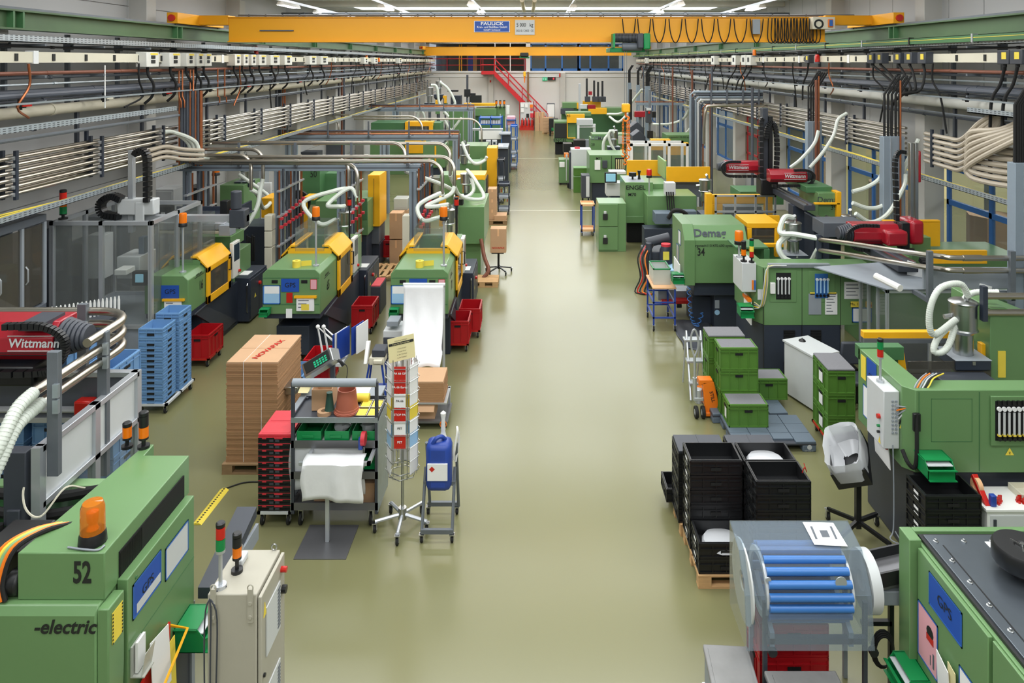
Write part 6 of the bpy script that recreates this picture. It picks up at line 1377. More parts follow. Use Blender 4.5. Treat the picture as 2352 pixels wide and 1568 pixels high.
# ================================================================ middle distance, left
def mk(name, label, cat, parts, group=None, bev=.008):
    """thing whose parts are boxes: (part name, material, [(px0,py0,px1,py1,distance,depth) ...]); py1 None = down to the floor"""
    f = parts[0][2][0]; t = thing(name, label, cat, (X((f[0] + f[2]) / 2, f[4]), f[4] + f[5] / 2, 0), 0, group)
    for p in parts:
        b = B()
        for q in p[2]: b.pb(*q)
        part(t, p[0], b, p[1], bev=bev)
    return t
def arburg(label, num, x0, x1, yt, z1, lx, posters):
    yf, z0 = 13.2, 1.03; t = thing('injection_machine', label, 'machine', ((x0 + x1) / 2, 14.5, 0)); c = .09
    b = B(); b.prism([(x0, z0), (x1, z0), (x1, z1 - c), (x1 - c, z1), (x0 + c, z1), (x0, z1 - c)], 'y', yf, yt); hd = part(t, 'hood', b, 'green', bev=.012)
    b = B(); b.box(x0 + .02, yf - .004, z1 - .17, x1 - .02, yf, z1 - .155); b.box(x0 + .02, yf - .004, z0 + .17, x1 - .02, yf, z0 + .19)
    if num != '16': part(hd, 'groove', b, 'dgreen')
    b = B(); b.box(x0 + .01, yf + .04, z0 - .1, x1 - .01, yt + 1.2, z0); b.box(x0 + .05, yf + .7, 0, x1 - .05, yt + 1.9, z0 - .1); b.box(x0 + .15, yf + .3, .15, x1 - .3, yf + .8, .7); part(t, 'base', b, 'navy', bev=.01)
    b = B(); b.prism([(yf + .3, z0 - .1), (yf + .75, z0 - .1), (yt + 1.4, .12), (yt + .8, .1)], 'x', x1 - .06, x1 - .02); b.cyl((x1 + .02, yf + .2, z0 - .08), (x1 + .02, yt + .6, z0 - .02), .015, n=6); part(t, 'slide_rail', b, 'charcoal')
    # yellow safety gate wrapping over the back of the hood
    g0, g1, zt = yt - .12, yt + .95, z1 + .17
    for s, xe in ((1, x1 + .03), (-1, x0 - .03)):
        b = B(); w = .13
        b.box(xe - .02, g0, z0 - .05, xe + .02, g0 + w, zt - .22); b.box(xe - .02, g1 - w, z0 - .05, xe + .02, g1, zt - .22); b.box(xe - .02, g0, z0 - .05, xe + .02, g1, z0 + .1); b.box(xe - .02, g0, zt - .32, xe + .02, g1, zt - .22)
        b.prism([(xe - .02, zt - .22), (xe + .02, zt - .22), (xe + .02 - s * .2, zt), (xe - .02 - s * .3, zt), (xe - .02 - s * .3, zt - .04), (xe - s * .2, zt - .04)] if s > 0 else [(xe + .02, zt - .22), (xe - .02, zt - .22), (xe + .18, zt), (xe + .3, zt), (xe + .3, zt - .04), (xe + .2, zt - .04)], 'y', g0, g1)
        gt = part(t, 'safety_gate', b, 'yellow', bev=.006)
        b = B(); b.box(xe - .006, g0 + w, z0 + .1, xe + .006, g1 - w, zt - .32); part(gt, 'gate_window', b, 'smoke')
        if s > 0: b = B(); b.tube([(xe + .02, g1 - .12, z0 + .35), (xe + .07, g1 - .12, z0 + .35), (xe + .07, g1 - .12, z0 + .62), (xe + .02, g1 - .12, z0 + .62)], .014, 6); part(gt, 'gate_handle', b, 'black')
    b = B(); b.box(x0 + .1, g0, z1 - .02, x1 - .1, g0 + .04, z1 + .1); part(t, 'gate_crossbar', b, 'yellow' if num != '16' else 'green')
    b = B(); b.box(x0 + .2, g1 - .1, z1 - .3, x1 - .2, g1, z1 + .12); b.box(x0 + .35, yt + .3, z0, x1 - .35, yt + .7, z1 - .1); part(t, 'platen', b, 'dgreen')
    b = B(); b.cyl((x0 + .4, yt, z1 - .3), (x0 + .4, yt + 1, z1 - .3), .04); b.cyl((x1 - .4, yt, z1 - .3), (x1 - .4, yt + 1, z1 - .3), .04); part(t, 'tie_bars', b, 'steel')
    h = z1 + (.85 if num == '16' else .5)
    for (a, c_, e, f) in ((x0 + .25, g0, x1 - .25, g0), (x0 + .25, g1 - .1, x1 - .25, g1 - .1), (x0 + .25, g0, x0 + .25, g1 - .1), (x1 - .25, g0, x1 - .25, g1 - .1)):
        b = B(); b.box(a - .004, c_ - .004, z1 + .05, e + .004, f + .004, h); part(t, 'guard_pane', b, 'acrylic')
    b = B(); b.box(x0 + .1, g1, .9, x1 - .1, g1 + 1.4, z1 - .2); part(t, 'injection_unit', b, 'green', bev=.012)
    b = B(); xp = x1 + .02; b.box(xp - .03, g1 + .05, z0 + .1, xp + .05, g1 + .4, z0 + .85); cp = part(t, 'control_panel', b, 'offwhite', bev=.012)
    b = B(); b.box(xp + .05, g1 + .09, z0 + .45, xp + .055, g1 + .36, z0 + .8); part(cp, 'screen', b, 'screen')
    b = B(); b.cyl((xp + .05, g1 + .33, z0 + .2), (xp + .09, g1 + .33, z0 + .2), .03, n=10); part(cp, 'emergency_stop', b, 'redlamp')
    beacon_pole(t, lx, yf + .22, z1, .92, 'amber')
    tower(t, x1 - .15, g1 + .5, z1 - .1, ['redlamp'], .045, .75, .13)
    text(hd, num, (x1 + .002, yf + .5, z0 + .38), UY, UZ, .17, xs=.7, bold=.03)
    text(hd, 'ARBURG', (x1 + .002, yf + .42, z0 + .62), UY, UZ, .045, bold=.03); b = B(); b.box(x1, yf + .25, z0 + .575, x1 + .003, yf + .62, z0 + .585); part(hd, 'logo_line', b, 'ink')
    for p in posters:
        s_ = sheetf(t, *p[:5], 13.195, p[5], **p[6])
        if len(p) > 7: text(s_, p[7], pd((p[1] + p[3]) / 2, (p[2] + p[4]) / 2, 13.186), UX, UZ, .085)
    return t
arburg('green injection machine 16 with yellow gate and orange beacon, farthest from the aisle', '16', -7.23, -6.42, 14.0, 1.74, X(419, 13.4), [('document_sleeve', 370, 655, 411, 685, 'signblue', {}, 'GPS'), ('paper_pouch', 379, 688, 418, 720, 'paper', dict(t=.03, lines=3)), ('pouch_edge', 375, 685, 425, 690, 'yellow', dict(t=.05)), ('yellow_card', 390, 703, 408, 717, 'paperyellow', dict(t=.034))])
PO = lambda o: [('document_sleeve', 646 + o, 640, 687 + o, 670, 'signblue', {}, 'GPS'), ('poster', 604 + o, 655, 644 + o, 698, 'lblue', dict(frame='blue')), ('poster_picture', 608 + o, 657, 642 + o, 674, 'paper', dict(t=.008)), ('vent', 624 + o, 643, 638 + o, 650, 'dark', {}), ('vent', 692 + o, 643, 706 + o, 650, 'dark', {}), ('pink_note', 713 + o, 641, 728 + o, 664, 'pink', dict(frame='redlid')), ('paper_pouch', 682 + o, 682, 722 + o, 713, 'paper', dict(t=.03, lines=3)), ('pouch_edge', 677 + o, 678, 728 + o, 683, 'yellow', dict(t=.05)), ('yellow_card', 693 + o, 697, 711 + o, 711, 'paperyellow', dict(t=.034)), ('red_frame', 658 + o, 672, 672 + o, 695, 'redlamp', {}), ('tag', 657 + o, 709, 671 + o, 730, 'paper', {})]
arburg('green injection machine 65 with yellow gate, beacon and label roll on top, middle of three', '65', -5.05, -3.98, 14.4, 1.86, X(725, 13.4), PO(0))
arburg('green injection machine behind the hanging white sheet, nearest the aisle on the left', '70', -2.68, -1.61, 14.4, 1.86, X(1019, 13.4), PO(294)[:6])
for k, (px, py) in enumerate(((681, 606), (964, 607))):
    x, y, z = pz(px, 613, 1.86); b = B(); b.lathe([(.075, 0), (.075, .12), (.025, .12), (.025, 0), (.075, 0)], (x, y, z), 18); b.sheet((x + .07, y + .05, z), (x + .25, y + .1, z), (x + .25, y + .1, z + .1), (x + .07, y + .05, z + .1), .002)
    solo('label_roll', b, 'paperyellow', 'roll of yellow labels on the hood of %s' % ('machine 65', 'the machine behind the white sheet')[k], 'roll', (x, y, z))
for k, (px, o) in enumerate(((610, 0), (906, 0))): bin_('small green bin hanging at the lower left front of %s' % ('machine 65', 'the machine nearest the aisle')[k], X(px, 13.1), 13.05, Z(722, 13.1), .16, .2, .12, film=False)
def ccab(label, x0, x1, y0, y1, h, papers=True):
    t = thing('control_cabinet', label, 'cabinet', ((x0 + x1) / 2, (y0 + y1) / 2, 0))
    b = B(); b.box(x0, y0, .05, x1, y1, h); part(t, 'body', b, 'navy', bev=.01)
    for k in range(2):
        ya = y0 + .03 + k * (y1 - y0 - .03) / 2; b = B(); b.box(x1, ya, .1, x1 + .015, ya + (y1 - y0) / 2 - .03, h - .06); d = part(t, 'door', b, 'navy', bev=.006)
        b = B(); ym = ya + .25; b.add([(x1 + .017, ym - .06, h * .5), (x1 + .017, ym + .06, h * .5), (x1 + .017, ym, h * .5 + .1)], [(0, 1, 2)]); part(d, 'warning_triangle', b, 'paperyellow')
    b = B(); b.tube([(x1 - .04, y0, .25), (x1 - .04, y0 - .04, .28), (x1 - .04, y0 - .04, h - .15), (x1 - .04, y0, h - .12)], .013, 6); part(t, 'door_handle', b, 'steel')
    b = B(); b.cyl((x1 + .01, y0 + .5, h - .25), (x1 + .06, y0 + .5, h - .25), .04, n=10); part(t, 'main_switch', b, 'redlamp')
    if papers:
        b = B(); b.cb((x0 + x1) / 2, y0 + .35, h, .3, .3, .012); solo('paper_sheet', b, 'paper', 'white papers lying on the %s' % label, 'paper', ((x0 + x1) / 2, y0 + .35, h))
ccab('dark control cabinet behind the red crate of machine 16', -6.75, -6.21, 15.5, 16.5, 1.0)
ccab('dark control cabinet with red switch beside the black side box', -4.3, -3.9, 16.5, 17.75, .88)
ccab('dark control cabinet at the aisle beside the white sheet', -1.9, -1.42, 16.2, 17.4, .9)
for k, (x, y, lb) in enumerate(((-1.53, 14.3, 'front one at the aisle'), (-1.36, 15.0, 'rear one at the aisle'), (-3.62, 15.2, 'right of machine 65'), (-6.3, 13.6, 'under the front of machine 16'), (-3.75, 12.5, 'behind the document holder'), (-4.2, 20.6, 'far one by the yellow tower'))):
    dolly('red dolly, %s' % lb, x, y, .44, .62, m='redlamp'); crate('red crate on a dolly, %s' % lb, x, y, .17, .44, .62, .44, 'red', group='red crates on dollies')
b = B(); b.box(-3.72, 16.1, 0, -3.5, 16.75, .62); t = solo('side_box', b, 'charcoal', 'black box with red top strips beside the cabinet of machine 65', 'box', (-3.6, 16.4, 0), bev=.01)
b = B(); b.box(-3.71, 16.12, .62, -3.51, 16.73, .64); part(t, 'red_top', b, 'redlid')
# hanging white sheet, its bar, and the carton table in front
t = thing('sheet_stand', 'steel stand with a top bar carrying the long white sheet', 'stand', (-1.93, 12.45, 0))
b = B(); b.cyl((-2.3, 12.42, 1.82), (-1.57, 12.42, 1.82), .03, n=10); b.box(-2.29, 12.44, 0, -2.25, 12.48, 1.82); b.box(-1.62, 12.44, 0, -1.58, 12.48, 1.82); part(t, 'frame', b, 'lgrey')
r = random.Random(2)
def shf(u, v):
    x = -2.27 + .69 * u + .03 * (v - .5); w = .02 * math.sin(u * 7 + 4 * v) + .015 * math.sin(u * 15 - 6 * v)
    if v < .7: k = v / .7; return (x, 12.38 - .4 * k * k + w * k, 1.82 - .92 * k)
    k = (v - .7) / .3; return (x + .05 * math.sin(k * 3) * (u - .5), 11.98 - .34 * k - .03 * math.sin(k * 9), .9 - .18 * k + .07 * math.sin(k * 3.14) + .02 * math.sin(u * 11))
o = solo('plastic_sheet', cloth(shf, 16, 22), 'bag', 'long crinkled white plastic sheet hanging down to the cartons', 'sheet', (-1.9, 12.2, 1.3)); md = o.modifiers.new('thickness', 'SOLIDIFY'); md.thickness = .006
t = thing('side_table', 'steel table on castors under the flat cartons', 'table', (-1.7, 11.4, 0))
b = B(); b.box(-2.0, 11.08, .38, -1.38, 11.66, .4); part(t, 'top', b, 'alu'); b = B(); b.box(-1.98, 11.05, .1, -1.36, 11.66, .13); part(t, 'lower_shelf', b, 'plate')
for x in (-1.97, -1.42):
    b = B(); b.box(x, 11.6, .1, x + .035, 11.64, .4); part(t, 'leg', b, 'alu')
    for y in (11.12, 11.6): caster(t, x + .02, y, .035, zt=.1)
t = thing('cardboard_stack', 'short stack of flat cartons under the white sheet', 'cardboard', (-1.7, 11.4, .4))
for i in range(12): b = B(); j = r.uniform(-.008, .008); b.box(-1.97 + j, 11.1, .402 + .027 * i, -1.43 + j, 11.62, .427 + .027 * i); part(t, 'flat_box', b, 'card' if i == 11 else 'cardedge')
obox('open brown carton with flap on the lower shelf of the carton table', -1.75, 11.3, .131, .36, .34, .24)
# packing place behind the trolley
t = thing('packing_table', 'grey packing table behind the shelf trolley', 'table', (-2.8, 10.1, 0))
b = B(); b.box(-3.35, 9.7, .9, -2.2, 10.5, .94); part(t, 'top', b, 'grey', bev=.004)
for x in (-3.3, -2.27):
    for y in (9.75, 10.43): b = B(); b.box(x, y, 0, x + .05, y + .05, .9); part(t, 'leg', b, 'charcoal')
b = B(); b.cb(-2.62, 10.3, .94, .45, .3, .01); solo('paper_sheet', b, 'paper', 'white papers on the packing table behind the pot', 'paper', (-2.62, 10.3, .94))
t = thing('bench_scale', 'flat bench scale with yellow-edged display on the packing table', 'scale', (X(672, 10.3), 10.3, .94)); x = X(672, 10.3)
b = B(); b.box(x - .16, 10.15, 1.04, x + .12, 10.45, 1.07); b.box(x - .12, 10.2, .94, x + .08, 10.4, 1.04); part(t, 'platform', b, 'steel', bev=.006)
b = B(); b.prism([(10.12, 1.0), (10.35, 1.08), (10.35, 1.0)], 'x', x + .13, x + .28); part(t, 'display', b, 'manila', bev=.006)
t = thing('weighing_terminal', 'stainless wedge-shaped weighing terminal on a post', 'terminal', (-3.0, 10.35, .94)); c = pd(738, 833, 10.3)
b = B(); b.box(-2.98, 10.36, .94, -2.92, 10.42, 1.3); part(t, 'post', b, 'charcoal')
Mt = Matrix.Translation(c) @ Matrix.Rotation(-.55, 4, 'Y') @ Matrix.Rotation(-.5, 4, 'X')
b = B(); b.prism([(-.12, -.1), (.1, -.1), (.16, .1), (-.1, .1)], 'x', -.24, .24); b.xf(Mt); bd = part(t, 'case', b, 'steel', bev=.01)
b = B(); b.box(-.2, -.125, -.06, .2, -.115, .08); b.xf(Mt); part(bd, 'key_panel', b, 'ink')
b = B()
for i in range(5):
    for j in range(3): b.box(-.05 + .045 * i, -.128, -.05 + .03 * j, -.02 + .045 * i, -.124, -.03 + .03 * j)
b.xf(Mt); part(bd, 'keys', b, 'exitlit', kind='stuff')
t = thing('scanner', 'black hand scanner with spiral cord and cradle on the packing table', 'scanner', (-2.75, 10.3, .94))
b = B(); q = pd(782, 830, 10.3); b.tube(bez([(q[0] - .05, q[1], q[2] + .02), q, (q[0] + .04, q[1], q[2] - .06)]), .025, 8); b.tube(bez([q, (q[0] + .1, q[1], q[2] - .1), (q[0] + .08, 10.2, .96)]), .006, 5); b.box(-2.85, 10.1, .94, -2.65, 10.2, .98); part(t, 'body', b, 'black')
t = thing('tape_machine', 'tape dispensing machine on a blue angle-steel stand', 'tape machine', (-2.62, 11.8, 0))
b = B()
for sx in (-1, 1):
    for sy in (-1, 1): b.tube([(-2.62 + .22 * sx, 11.8 + .2 * sy, 0), (-2.62 + .1 * sx, 11.8 + .1 * sy, .75)], .02, 4)
b.box(-2.8, 11.65, .3, -2.44, 11.95, .32); b.box(-2.82, 11.6, .02, -2.4, 12.0, .04); part(t, 'stand', b, 'dblue')
b = B(); b.box(-2.72, 11.66, .74, -2.48, 11.95, .86); b.box(-2.64, 11.6, .78, -2.5, 11.68, .84); part(t, 'base', b, 'cream', bev=.01)
b = B(); b.box(-2.68, 11.68, .86, -2.46, 11.95, .98); part(t, 'cover', b, 'charcoal', bev=.015)
b = B(); b.prism([(11.6, .78), (11.7, .78), (11.9, 1.05), (11.8, 1.08)], 'x', -2.8, -2.74); part(t, 'guide_wheel', b, 'white', bev=.01)
mk('label_printer', 'pale label printer with scale on top beside the white sheet', 'printer', [('case', 'lgrey', [(880, 760, 925, 800, 12.4, .5)]), ('front', 'charcoal', [(880, 775, 922, 790, 12.38, .02)]), ('tray', 'grey', [(888, 738, 915, 750, 12.4, .3)]), ('stand', 'charcoal', [(885, 800, 920, None, 12.45, .4)])])
crate('blue crate on the floor behind the cardboard stack', -3.98, 11.7, .0, .44, .6, .36, 'bluecrate'); crate('blue crate on top of the one behind the cardboard stack', -3.95, 11.72, .36, .44, .6, .3, 'bluecrate')
t = thing('document_holder', 'white jointed-arm holder with blue-edged display folders', 'holder', (-3.75, 12.2, .6))
z0 = .62; b = B(); b.box(-3.7, 12.0, z0 - .05, -3.25, 12.4, z0); part(t, 'base', b, 'lgrey'); 
for dx in (0, .1):
    b = B(); b.tube([(-3.62 + dx, 12.2, z0), (-3.72 + dx, 12.2, z0 + .55), (-3.45 + dx, 12.2, z0 + .3)], .02, 6); b.sphere((-3.72 + dx, 12.2, z0 + .55), .035); part(t, 'jointed_arm', b, 'white')
for k, (x, dz) in enumerate(((-3.42, 0), (-3.38, .02), (-3.34, .03), (-3.1, .12), (-3.02, .14))):
    b = B(); b.sheet((x, 12.05, z0 + dz), (x + .14, 12.3, z0 + dz + .02), (x + .14, 12.3, z0 + .5 + dz), (x, 12.05, z0 + .46 + dz), .012); part(t, 'folder', b, 'paper' if k in (1, 4) else 'dblue')
# things on the aisle floor further back
pallet('wooden pallet between machine 65 and its neighbour', X(888, 18.9), 19.1, 1.57); pallet('wooden pallet beside the aisle cabinet', X(1108, 18.1), 18.3, 0, w=.8, d=.6); pallet('wooden pallet with cartons at the aisle, left', -1.55, 25.3, 0, m='oldwood', w=1.1)
for k in range(3): cbox('brown carton, %s of three stacked at the aisle pallet' % ('bottom', 'middle', 'top')[k], X(1131, 25.2), 25.3, .144 + .36 * k, .3, .5, .36)
b = B(); b.box(-1.45, 25.0, .144, -1.02, 25.6, .3); solo('flat_carton', b, 'card', 'flat carton pile beside the three stacked cartons', 'cardboard', (-1.2, 25.3, .144), bev=.004)
t = thing('box_stand', 'black five-castor stand under the tilted brown carton at the aisle', 'stand', (-1.0, 19.3, 0))
b = B(); b.cyl((-1.0, 19.3, .1), (-1.0, 19.3, .56), .03); b.box(-1.18, 19.15, .54, -.85, 19.45, .57); part(t, 'post', b, 'black')
for k in range(5): a = 1.257 * k + .3; b = B(); b.tube([(-1.0, 19.3, .16), (-1.0 + .36 * math.cos(a), 19.3 + .36 * math.sin(a), .1)], .02, 4); part(t, 'foot_arm', b, 'black'); caster(t, -1.0 + .36 * math.cos(a), 19.3 + .36 * math.sin(a), .04, zt=.1)
t = cbox('brown carton with red lettering on the castor stand at the aisle', -1.0, 19.3, .575, .42, .36, .64); text(t, 'NOVAPAX', (0, -.183, .13), UX, UZ, .05, 'redlamp', bold=.03, local=True)
for k in range(2): cbox('brown carton, %s of two by the gantry post' % ('lower', 'upper')[k], X(911, 20), 20.1, .0 + .75 * k, .36, .4, .72)
cbox('brown carton with clear lid box on top, by the gantry post', X(922, 21.5), 21.6, .0, .44, .5, 1.25); b = B(); b.cb(X(922, 21.5), 21.6, 1.25, .42, .48, .35); solo('clear_box', b, 'milky', 'translucent plastic box on the brown carton by the gantry', 'box', (X(922, 21.5), 21.6, 1.25), bev=.02)
def cart(label, px0, px1, py0, d, dep, m='navy', sh=3, stuff=True):
    t = thing('tool_trolley', label, 'trolley', (X((px0 + px1) / 2, d), d, 0)); x0, x1, z1 = X(px0, d), X(px1, d), Z(py0, d)
    for x in (x0, x1 - .04):
        for y in (d, d + dep): b = B(); b.box(x, y, .12, x + .04, y + .04, z1); part(t, 'upright', b, m)
    for k in range(sh): z = .15 + (z1 - .2) * k / (sh - 1); b = B(); b.tray(x0, d, z, x1, d + dep, z + .07, .015); part(t, 'tray', b, 'tan' if m == 'dblue' else m if k == sh - 1 else 'grey')
    for x in (x0 + .03, x1 - .05):
        for y in (d + .05, d + dep - .02): caster(t, x, y, .05, zt=.13)
    return t
tc = cart('dark tool trolley with bottles on its shelves at the aisle, left', 1143, 1170, 424, 26.5, .7)
for k in range(7):
    x = X(1148, 26.6) + .045 * k; z = (.46, .8)[k % 2]; b = B(); b.lathe([(.018, 0), (.018, .1), (.008, .13), (.008, .16)], n=8); solo('bottle', b, ('white', 'redlamp', 'paper', 'lblue', 'paperyellow')[k % 5], '%s small bottle on the dark tool trolley at the aisle' % nth(k), 'bottle', (x, 26.7 + .05 * (k % 3), z), local=True, group='small bottles on the tool trolley')
cart('grey tall trolley at the aisle behind the tool trolley', 1142, 1158, 368, 28.6, .8, 'charcoal')
def risers(label, x, y0, y1, z0, z1, n=7, along='y', cop=(0, 3), valves=True):
    t = thing('riser_pipes', label, 'pipes', (x, y0, z0))
    for i in range(n):
        y = y0 + (y1 - y0) * i / (n - 1); b = B()
        if along == 'y': b.cyl((x, y, z0), (x, y, z1), .03 if i not in cop else .022, n=8)
        else: b.cyl((y, x, z0), (y, x, z1), .038 if i not in cop else .022, n=8)
        p = part(t, 'pipe', b, 'copper' if i in cop or i == n - 1 else 'darkpipe')
        if valves and along == 'y':
            for zz in (1.75, 1.95 + .03 * i): b = B(); b.box(x + .02, y - .05, zz - .02, x + .09, y + .05, zz + .04); part(p, 'red_valve', b, 'redlid')
    for z in ((z0 + .3, z0 + 1.0, z1 - .5) if along == 'y' else (z0 + .3,)):
        b = B(); b.box(x - .03, y0 - .1, z, x + .05, y1 + .1, z + .04) if along == 'y' else b.box(y0 - .15, x - .05, z, y1 + .15, x - .02, z + .06); part(t, 'clamp_bar', b, 'alu')
def gantry(label, d, posts, x0, x1, z, pipes, drops):
    t = thing('gantry', label, 'gantry', ((x0 + x1) / 2, d, 0))
    b = B(); b.box(x0, d, z - .16, x1, d + .1, z); b2 = part(t, 'beam', b, 'post', bev=.006); b = B(); b.box(x0, d - .004, z - .1, x1, d, z - .06); part(b2, 'groove', b, 'dgrey'); b = B(); b.box(x0, d + .8, z - .16, x1, d + .9, z); part(t, 'beam', b, 'post', bev=.006)
    for px in posts:
        for dd in (0, .8): b = B(); x = X(px, d); b.box(x - .09, d + dd - .01, 0, x + .09, d + dd + .11, z - .16); p = part(t, 'post', b, 'post', bev=.006); b = B(); b.box(x - .02, d + dd - .015, 0, x + .02, d + dd - .01, z - .17); part(p, 'groove', b, 'dgrey')
    n = int((x1 - x0) / 1.3)
    for i in range(n + 1): x = x0 + .3 + (x1 - x0 - .6) * i / n; b = B(); b.box(x - .03, d - .12, z - .04, x + .03, d + .7, z + .01); b.box(x - .025, d - .12, z, x + .025, d - .07, z + .55); part(t, 'cross_bracket', b, 'dgrey')
    for k, (zz, m_, r_) in enumerate(((z + .08, 'copper', .025), (z + .18, 'darkpipe', .035), (z + .12, 'copper', .02))):
        b = B(); yy = d + .15 * k; b.tube([(x0 + .1, yy, zz), (x1 + .02, yy, zz), (x1 + .02, yy, zz - .9)], r_, 8); part(t, 'service_pipe', b, m_)
    return t
gantry('steel pipe gantry over the first row of left machines', 17.5, (428, 638, 782, 948), -8.9, -2.82, 3.17, 3, [])
gantry('steel pipe gantry over the second row of left machines', 26.0, (660, 878, 1045), -9.3, -2.82, 2.98, 2, [])
gantry('steel pipe gantry over the third row of left machines', 38.0, (905, 1078), -9.0, -3.3, 3.2, 2, [])
risers('dark and copper riser pipes at the second gantry post with red valves', -6.1, 17.0, 18.6, 1.0, 3.1); risers('dark and copper riser pipes at the third gantry post', -4.55, 17.2, 18.6, 1.0, 3.1, 5); risers('dark and copper riser pipes at the last gantry post near the aisle with red valves', -2.78, 17.0, 18.7, .7, 3.15)
risers('dark and copper riser pipes at the first gantry post', -8.3, 17.0, 18.4, 1.0, 3.0, 6, cop=(1, 3), valves=False)
risers('thick bundle of vertical dark and copper pipes from the left wall to the first gantry', 17.1, X(412, 17.1), X(462, 17.1), 3.2, 5.0, 9, 'x', (0, 4, 6)); risers('vertical pipe bundle from the left wall down to the second gantry', 26.2, X(640, 26.2), X(654, 26.2), 2.9, 4.7, 4, 'x', (2,))
def bend_run(label, y, z, xs, xe, drop, dx=.35, dy=-.1, r=.042, g=None):
    P = [(xs, y, z), (xe, y, z)] + [(xe + dx * math.sin(a), y + dy * (1 - math.cos(a)), z - dx * (1 - math.cos(a))) for a in [math.pi / 2 * i / 6 for i in range(1, 7)]] + [(xe + dx, y + dy, z - dx - drop)]
    b = B(); b.tube(P, r, 10)
    for i in range(int((xe - xs) / 1.6)): x = xs + .8 + 1.6 * i; b.cyl((x, y, z), (x + .1, y, z), r * 1.2, n=10)
    solo('conveying_pipe', b, 'inox', label, 'pipe', (xe, y, z)); return P[-1]
ends = []
for k, (y, z, xe) in enumerate(((17.25, 3.58, X(565, 17)), (17.05, 3.46, X(545, 17)), (17.2, 3.36, X(765, 17)), (17.0, 3.28, X(790, 17)), (17.1, 3.42, X(1010, 17)), (16.9, 3.34, X(985, 17)), (17.9, 3.66, X(895, 17.6)), (18.3, 3.6, X(1000, 18)))):
    ends.append(bend_run('stainless conveying pipe over the first gantry, %s ending from the left' % nth(k), y, z, -8.1, xe, .35 + .1 * (k % 2)))
LD = [loader('stainless hopper loader behind machine 65', X(792, 16.6), 16.6, 1.62, .135, .6), loader('stainless hopper loader behind the machine with the white sheet', X(1030, 16.6), 16.6, 1.66, .14, .62), loader('stainless hopper loader at left under the first gantry', X(562, 21), 21, 1.9, .16, .7, .3), loader('stainless hopper loader on the green machine beyond the first gantry', X(1069, 20), 20.2, 2.0, .16, .55), loader('stainless hopper loader by the second gantry post', X(1066, 27.5), 27.6, 1.75, .2, .75), loader('first small loader with navy bin near the far wall at left', X(987, 45), 45, 2.6, .22, 1.0, .5), loader('second small loader with navy bin near the far wall at left', X(1008, 48), 48, 3.0, .22, .9, .5)]
def hs(k, e, pts, lb): hose(lb, [e] + pts, .05, 'hosewhite')
l0, l1 = LD[0].location, LD[1].location; e = ends
hs(0, e[2], [(e[2][0] - .25, 16.9, 2.65), (e[2][0] - .95, 16.7, 2.4), (l0.x - .55, 16.5, 1.95), (l0.x - .2, 16.6, 2.03)], 'white hose looping left into the loader of machine 65')
hs(1, e[3], [(e[3][0] - .2, 16.9, 2.7), (e[3][0] - .65, 16.7, 2.35), (l0.x - .1, 16.5, 2.35), (l0.x, 16.6, 2.34)], 'white hose from above into the lid of the loader of machine 65')
hs(2, e[4], [(e[4][0] - .1, 16.9, 2.55), (l1.x - .5, 16.6, 2.35), (l1.x - .3, 16.5, 2.35), (l1.x, 16.6, 2.38)], 'white hose into the lid of the loader by the white sheet')
hs(3, e[5], [(e[5][0] - .05, 16.8, 2.6), (l1.x - .7, 16.6, 2.35), (l1.x - .55, 16.4, 2.05), (l1.x - .2, 16.6, 2.08)], 'white hose curling left into the loader by the white sheet')
hs(4, e[0], [(e[0][0] - .05, 17.1, 2.6), (e[0][0] - .1, 17.0, 2.2), (e[0][0] - .35, 16.8, 1.75), (e[0][0] - .75, 16.6, 1.62)], 'white hose dropping behind the navy hopper tray')
hs(5, e[1], [(e[1][0] + .05, 17.2, 2.5), (e[1][0] - .3, 18.5, 1.9), (e[1][0] - .7, 20, 1.9), (X(550, 20.8), 20.8, 2.4)], 'grey hose loop under the first gantry at left')
hs(6, e[7], [(e[7][0] + .05, 18.4, 2.6), (e[7][0] + .2, 19, 2.1), (e[7][0] + .75, 19.6, 1.95), (X(1092, 20), 19.9, 2.4), (X(1072, 20), 20.1, 2.65)], 'white hose loop over the green machine beyond the gantry, outer one')
hs(7, e[6], [(e[6][0] + .9, 18.4, 2.5), (X(1065, 19.5), 19.5, 2.0), (X(1088, 20), 19.9, 2.1), (X(1082, 20), 20.1, 2.4)], 'white hose loop over the green machine beyond the gantry, inner one')
hose('white hose dropping right of the second gantry loader', [(X(1062, 27.5), 27.4, 2.6), (X(1075, 27), 27, 2.1), (X(1092, 26.5), 26.5, 1.9), (X(1112, 27), 27, 1.95), (X(1118, 27), 27, 2.1)], .06)
for k, (a, c) in enumerate(((330, 425), (345, 432), (365, 440))):
    hose('clear grey hose, %s of three stepping from the left wall pipes to the gantry' % nth(k), [(-8.5, 16.3, 4.1 - .01 * k), (-8.4, 16.6, 4.05), (-8.25 + .1 * k, 16.9, 3.8), (-8.15 + .1 * k, 17.0, 3.55 - .1 * k), (-7.9 + .1 * k, 17.1, 3.5 - .1 * k)], .045, 'hosewhite')
    hose('flexible beige hose, %s of three joining the lower wall pipes to the gantry pipes' % nth(k), [(-8.45, 15.6, 3.75 - .118 * k), (-8.35, 16.1, 3.78 - .118 * k), (-8.2, 16.6, 3.66 - .118 * k), (-7.9, 17.0, 3.58 - .11 * k)], .045, 'hosebeige')
for k, (xe, z) in enumerate(((X(770, 33), 3.35), (X(950, 33), 3.25), (X(1075, 32), 3.1))): bend_run('stainless pipe over the second gantry ending %s' % ('at left', 'in the middle', 'at the aisle side')[k], 31.5 + .4 * k, z, -8.2, xe, .5, .6)
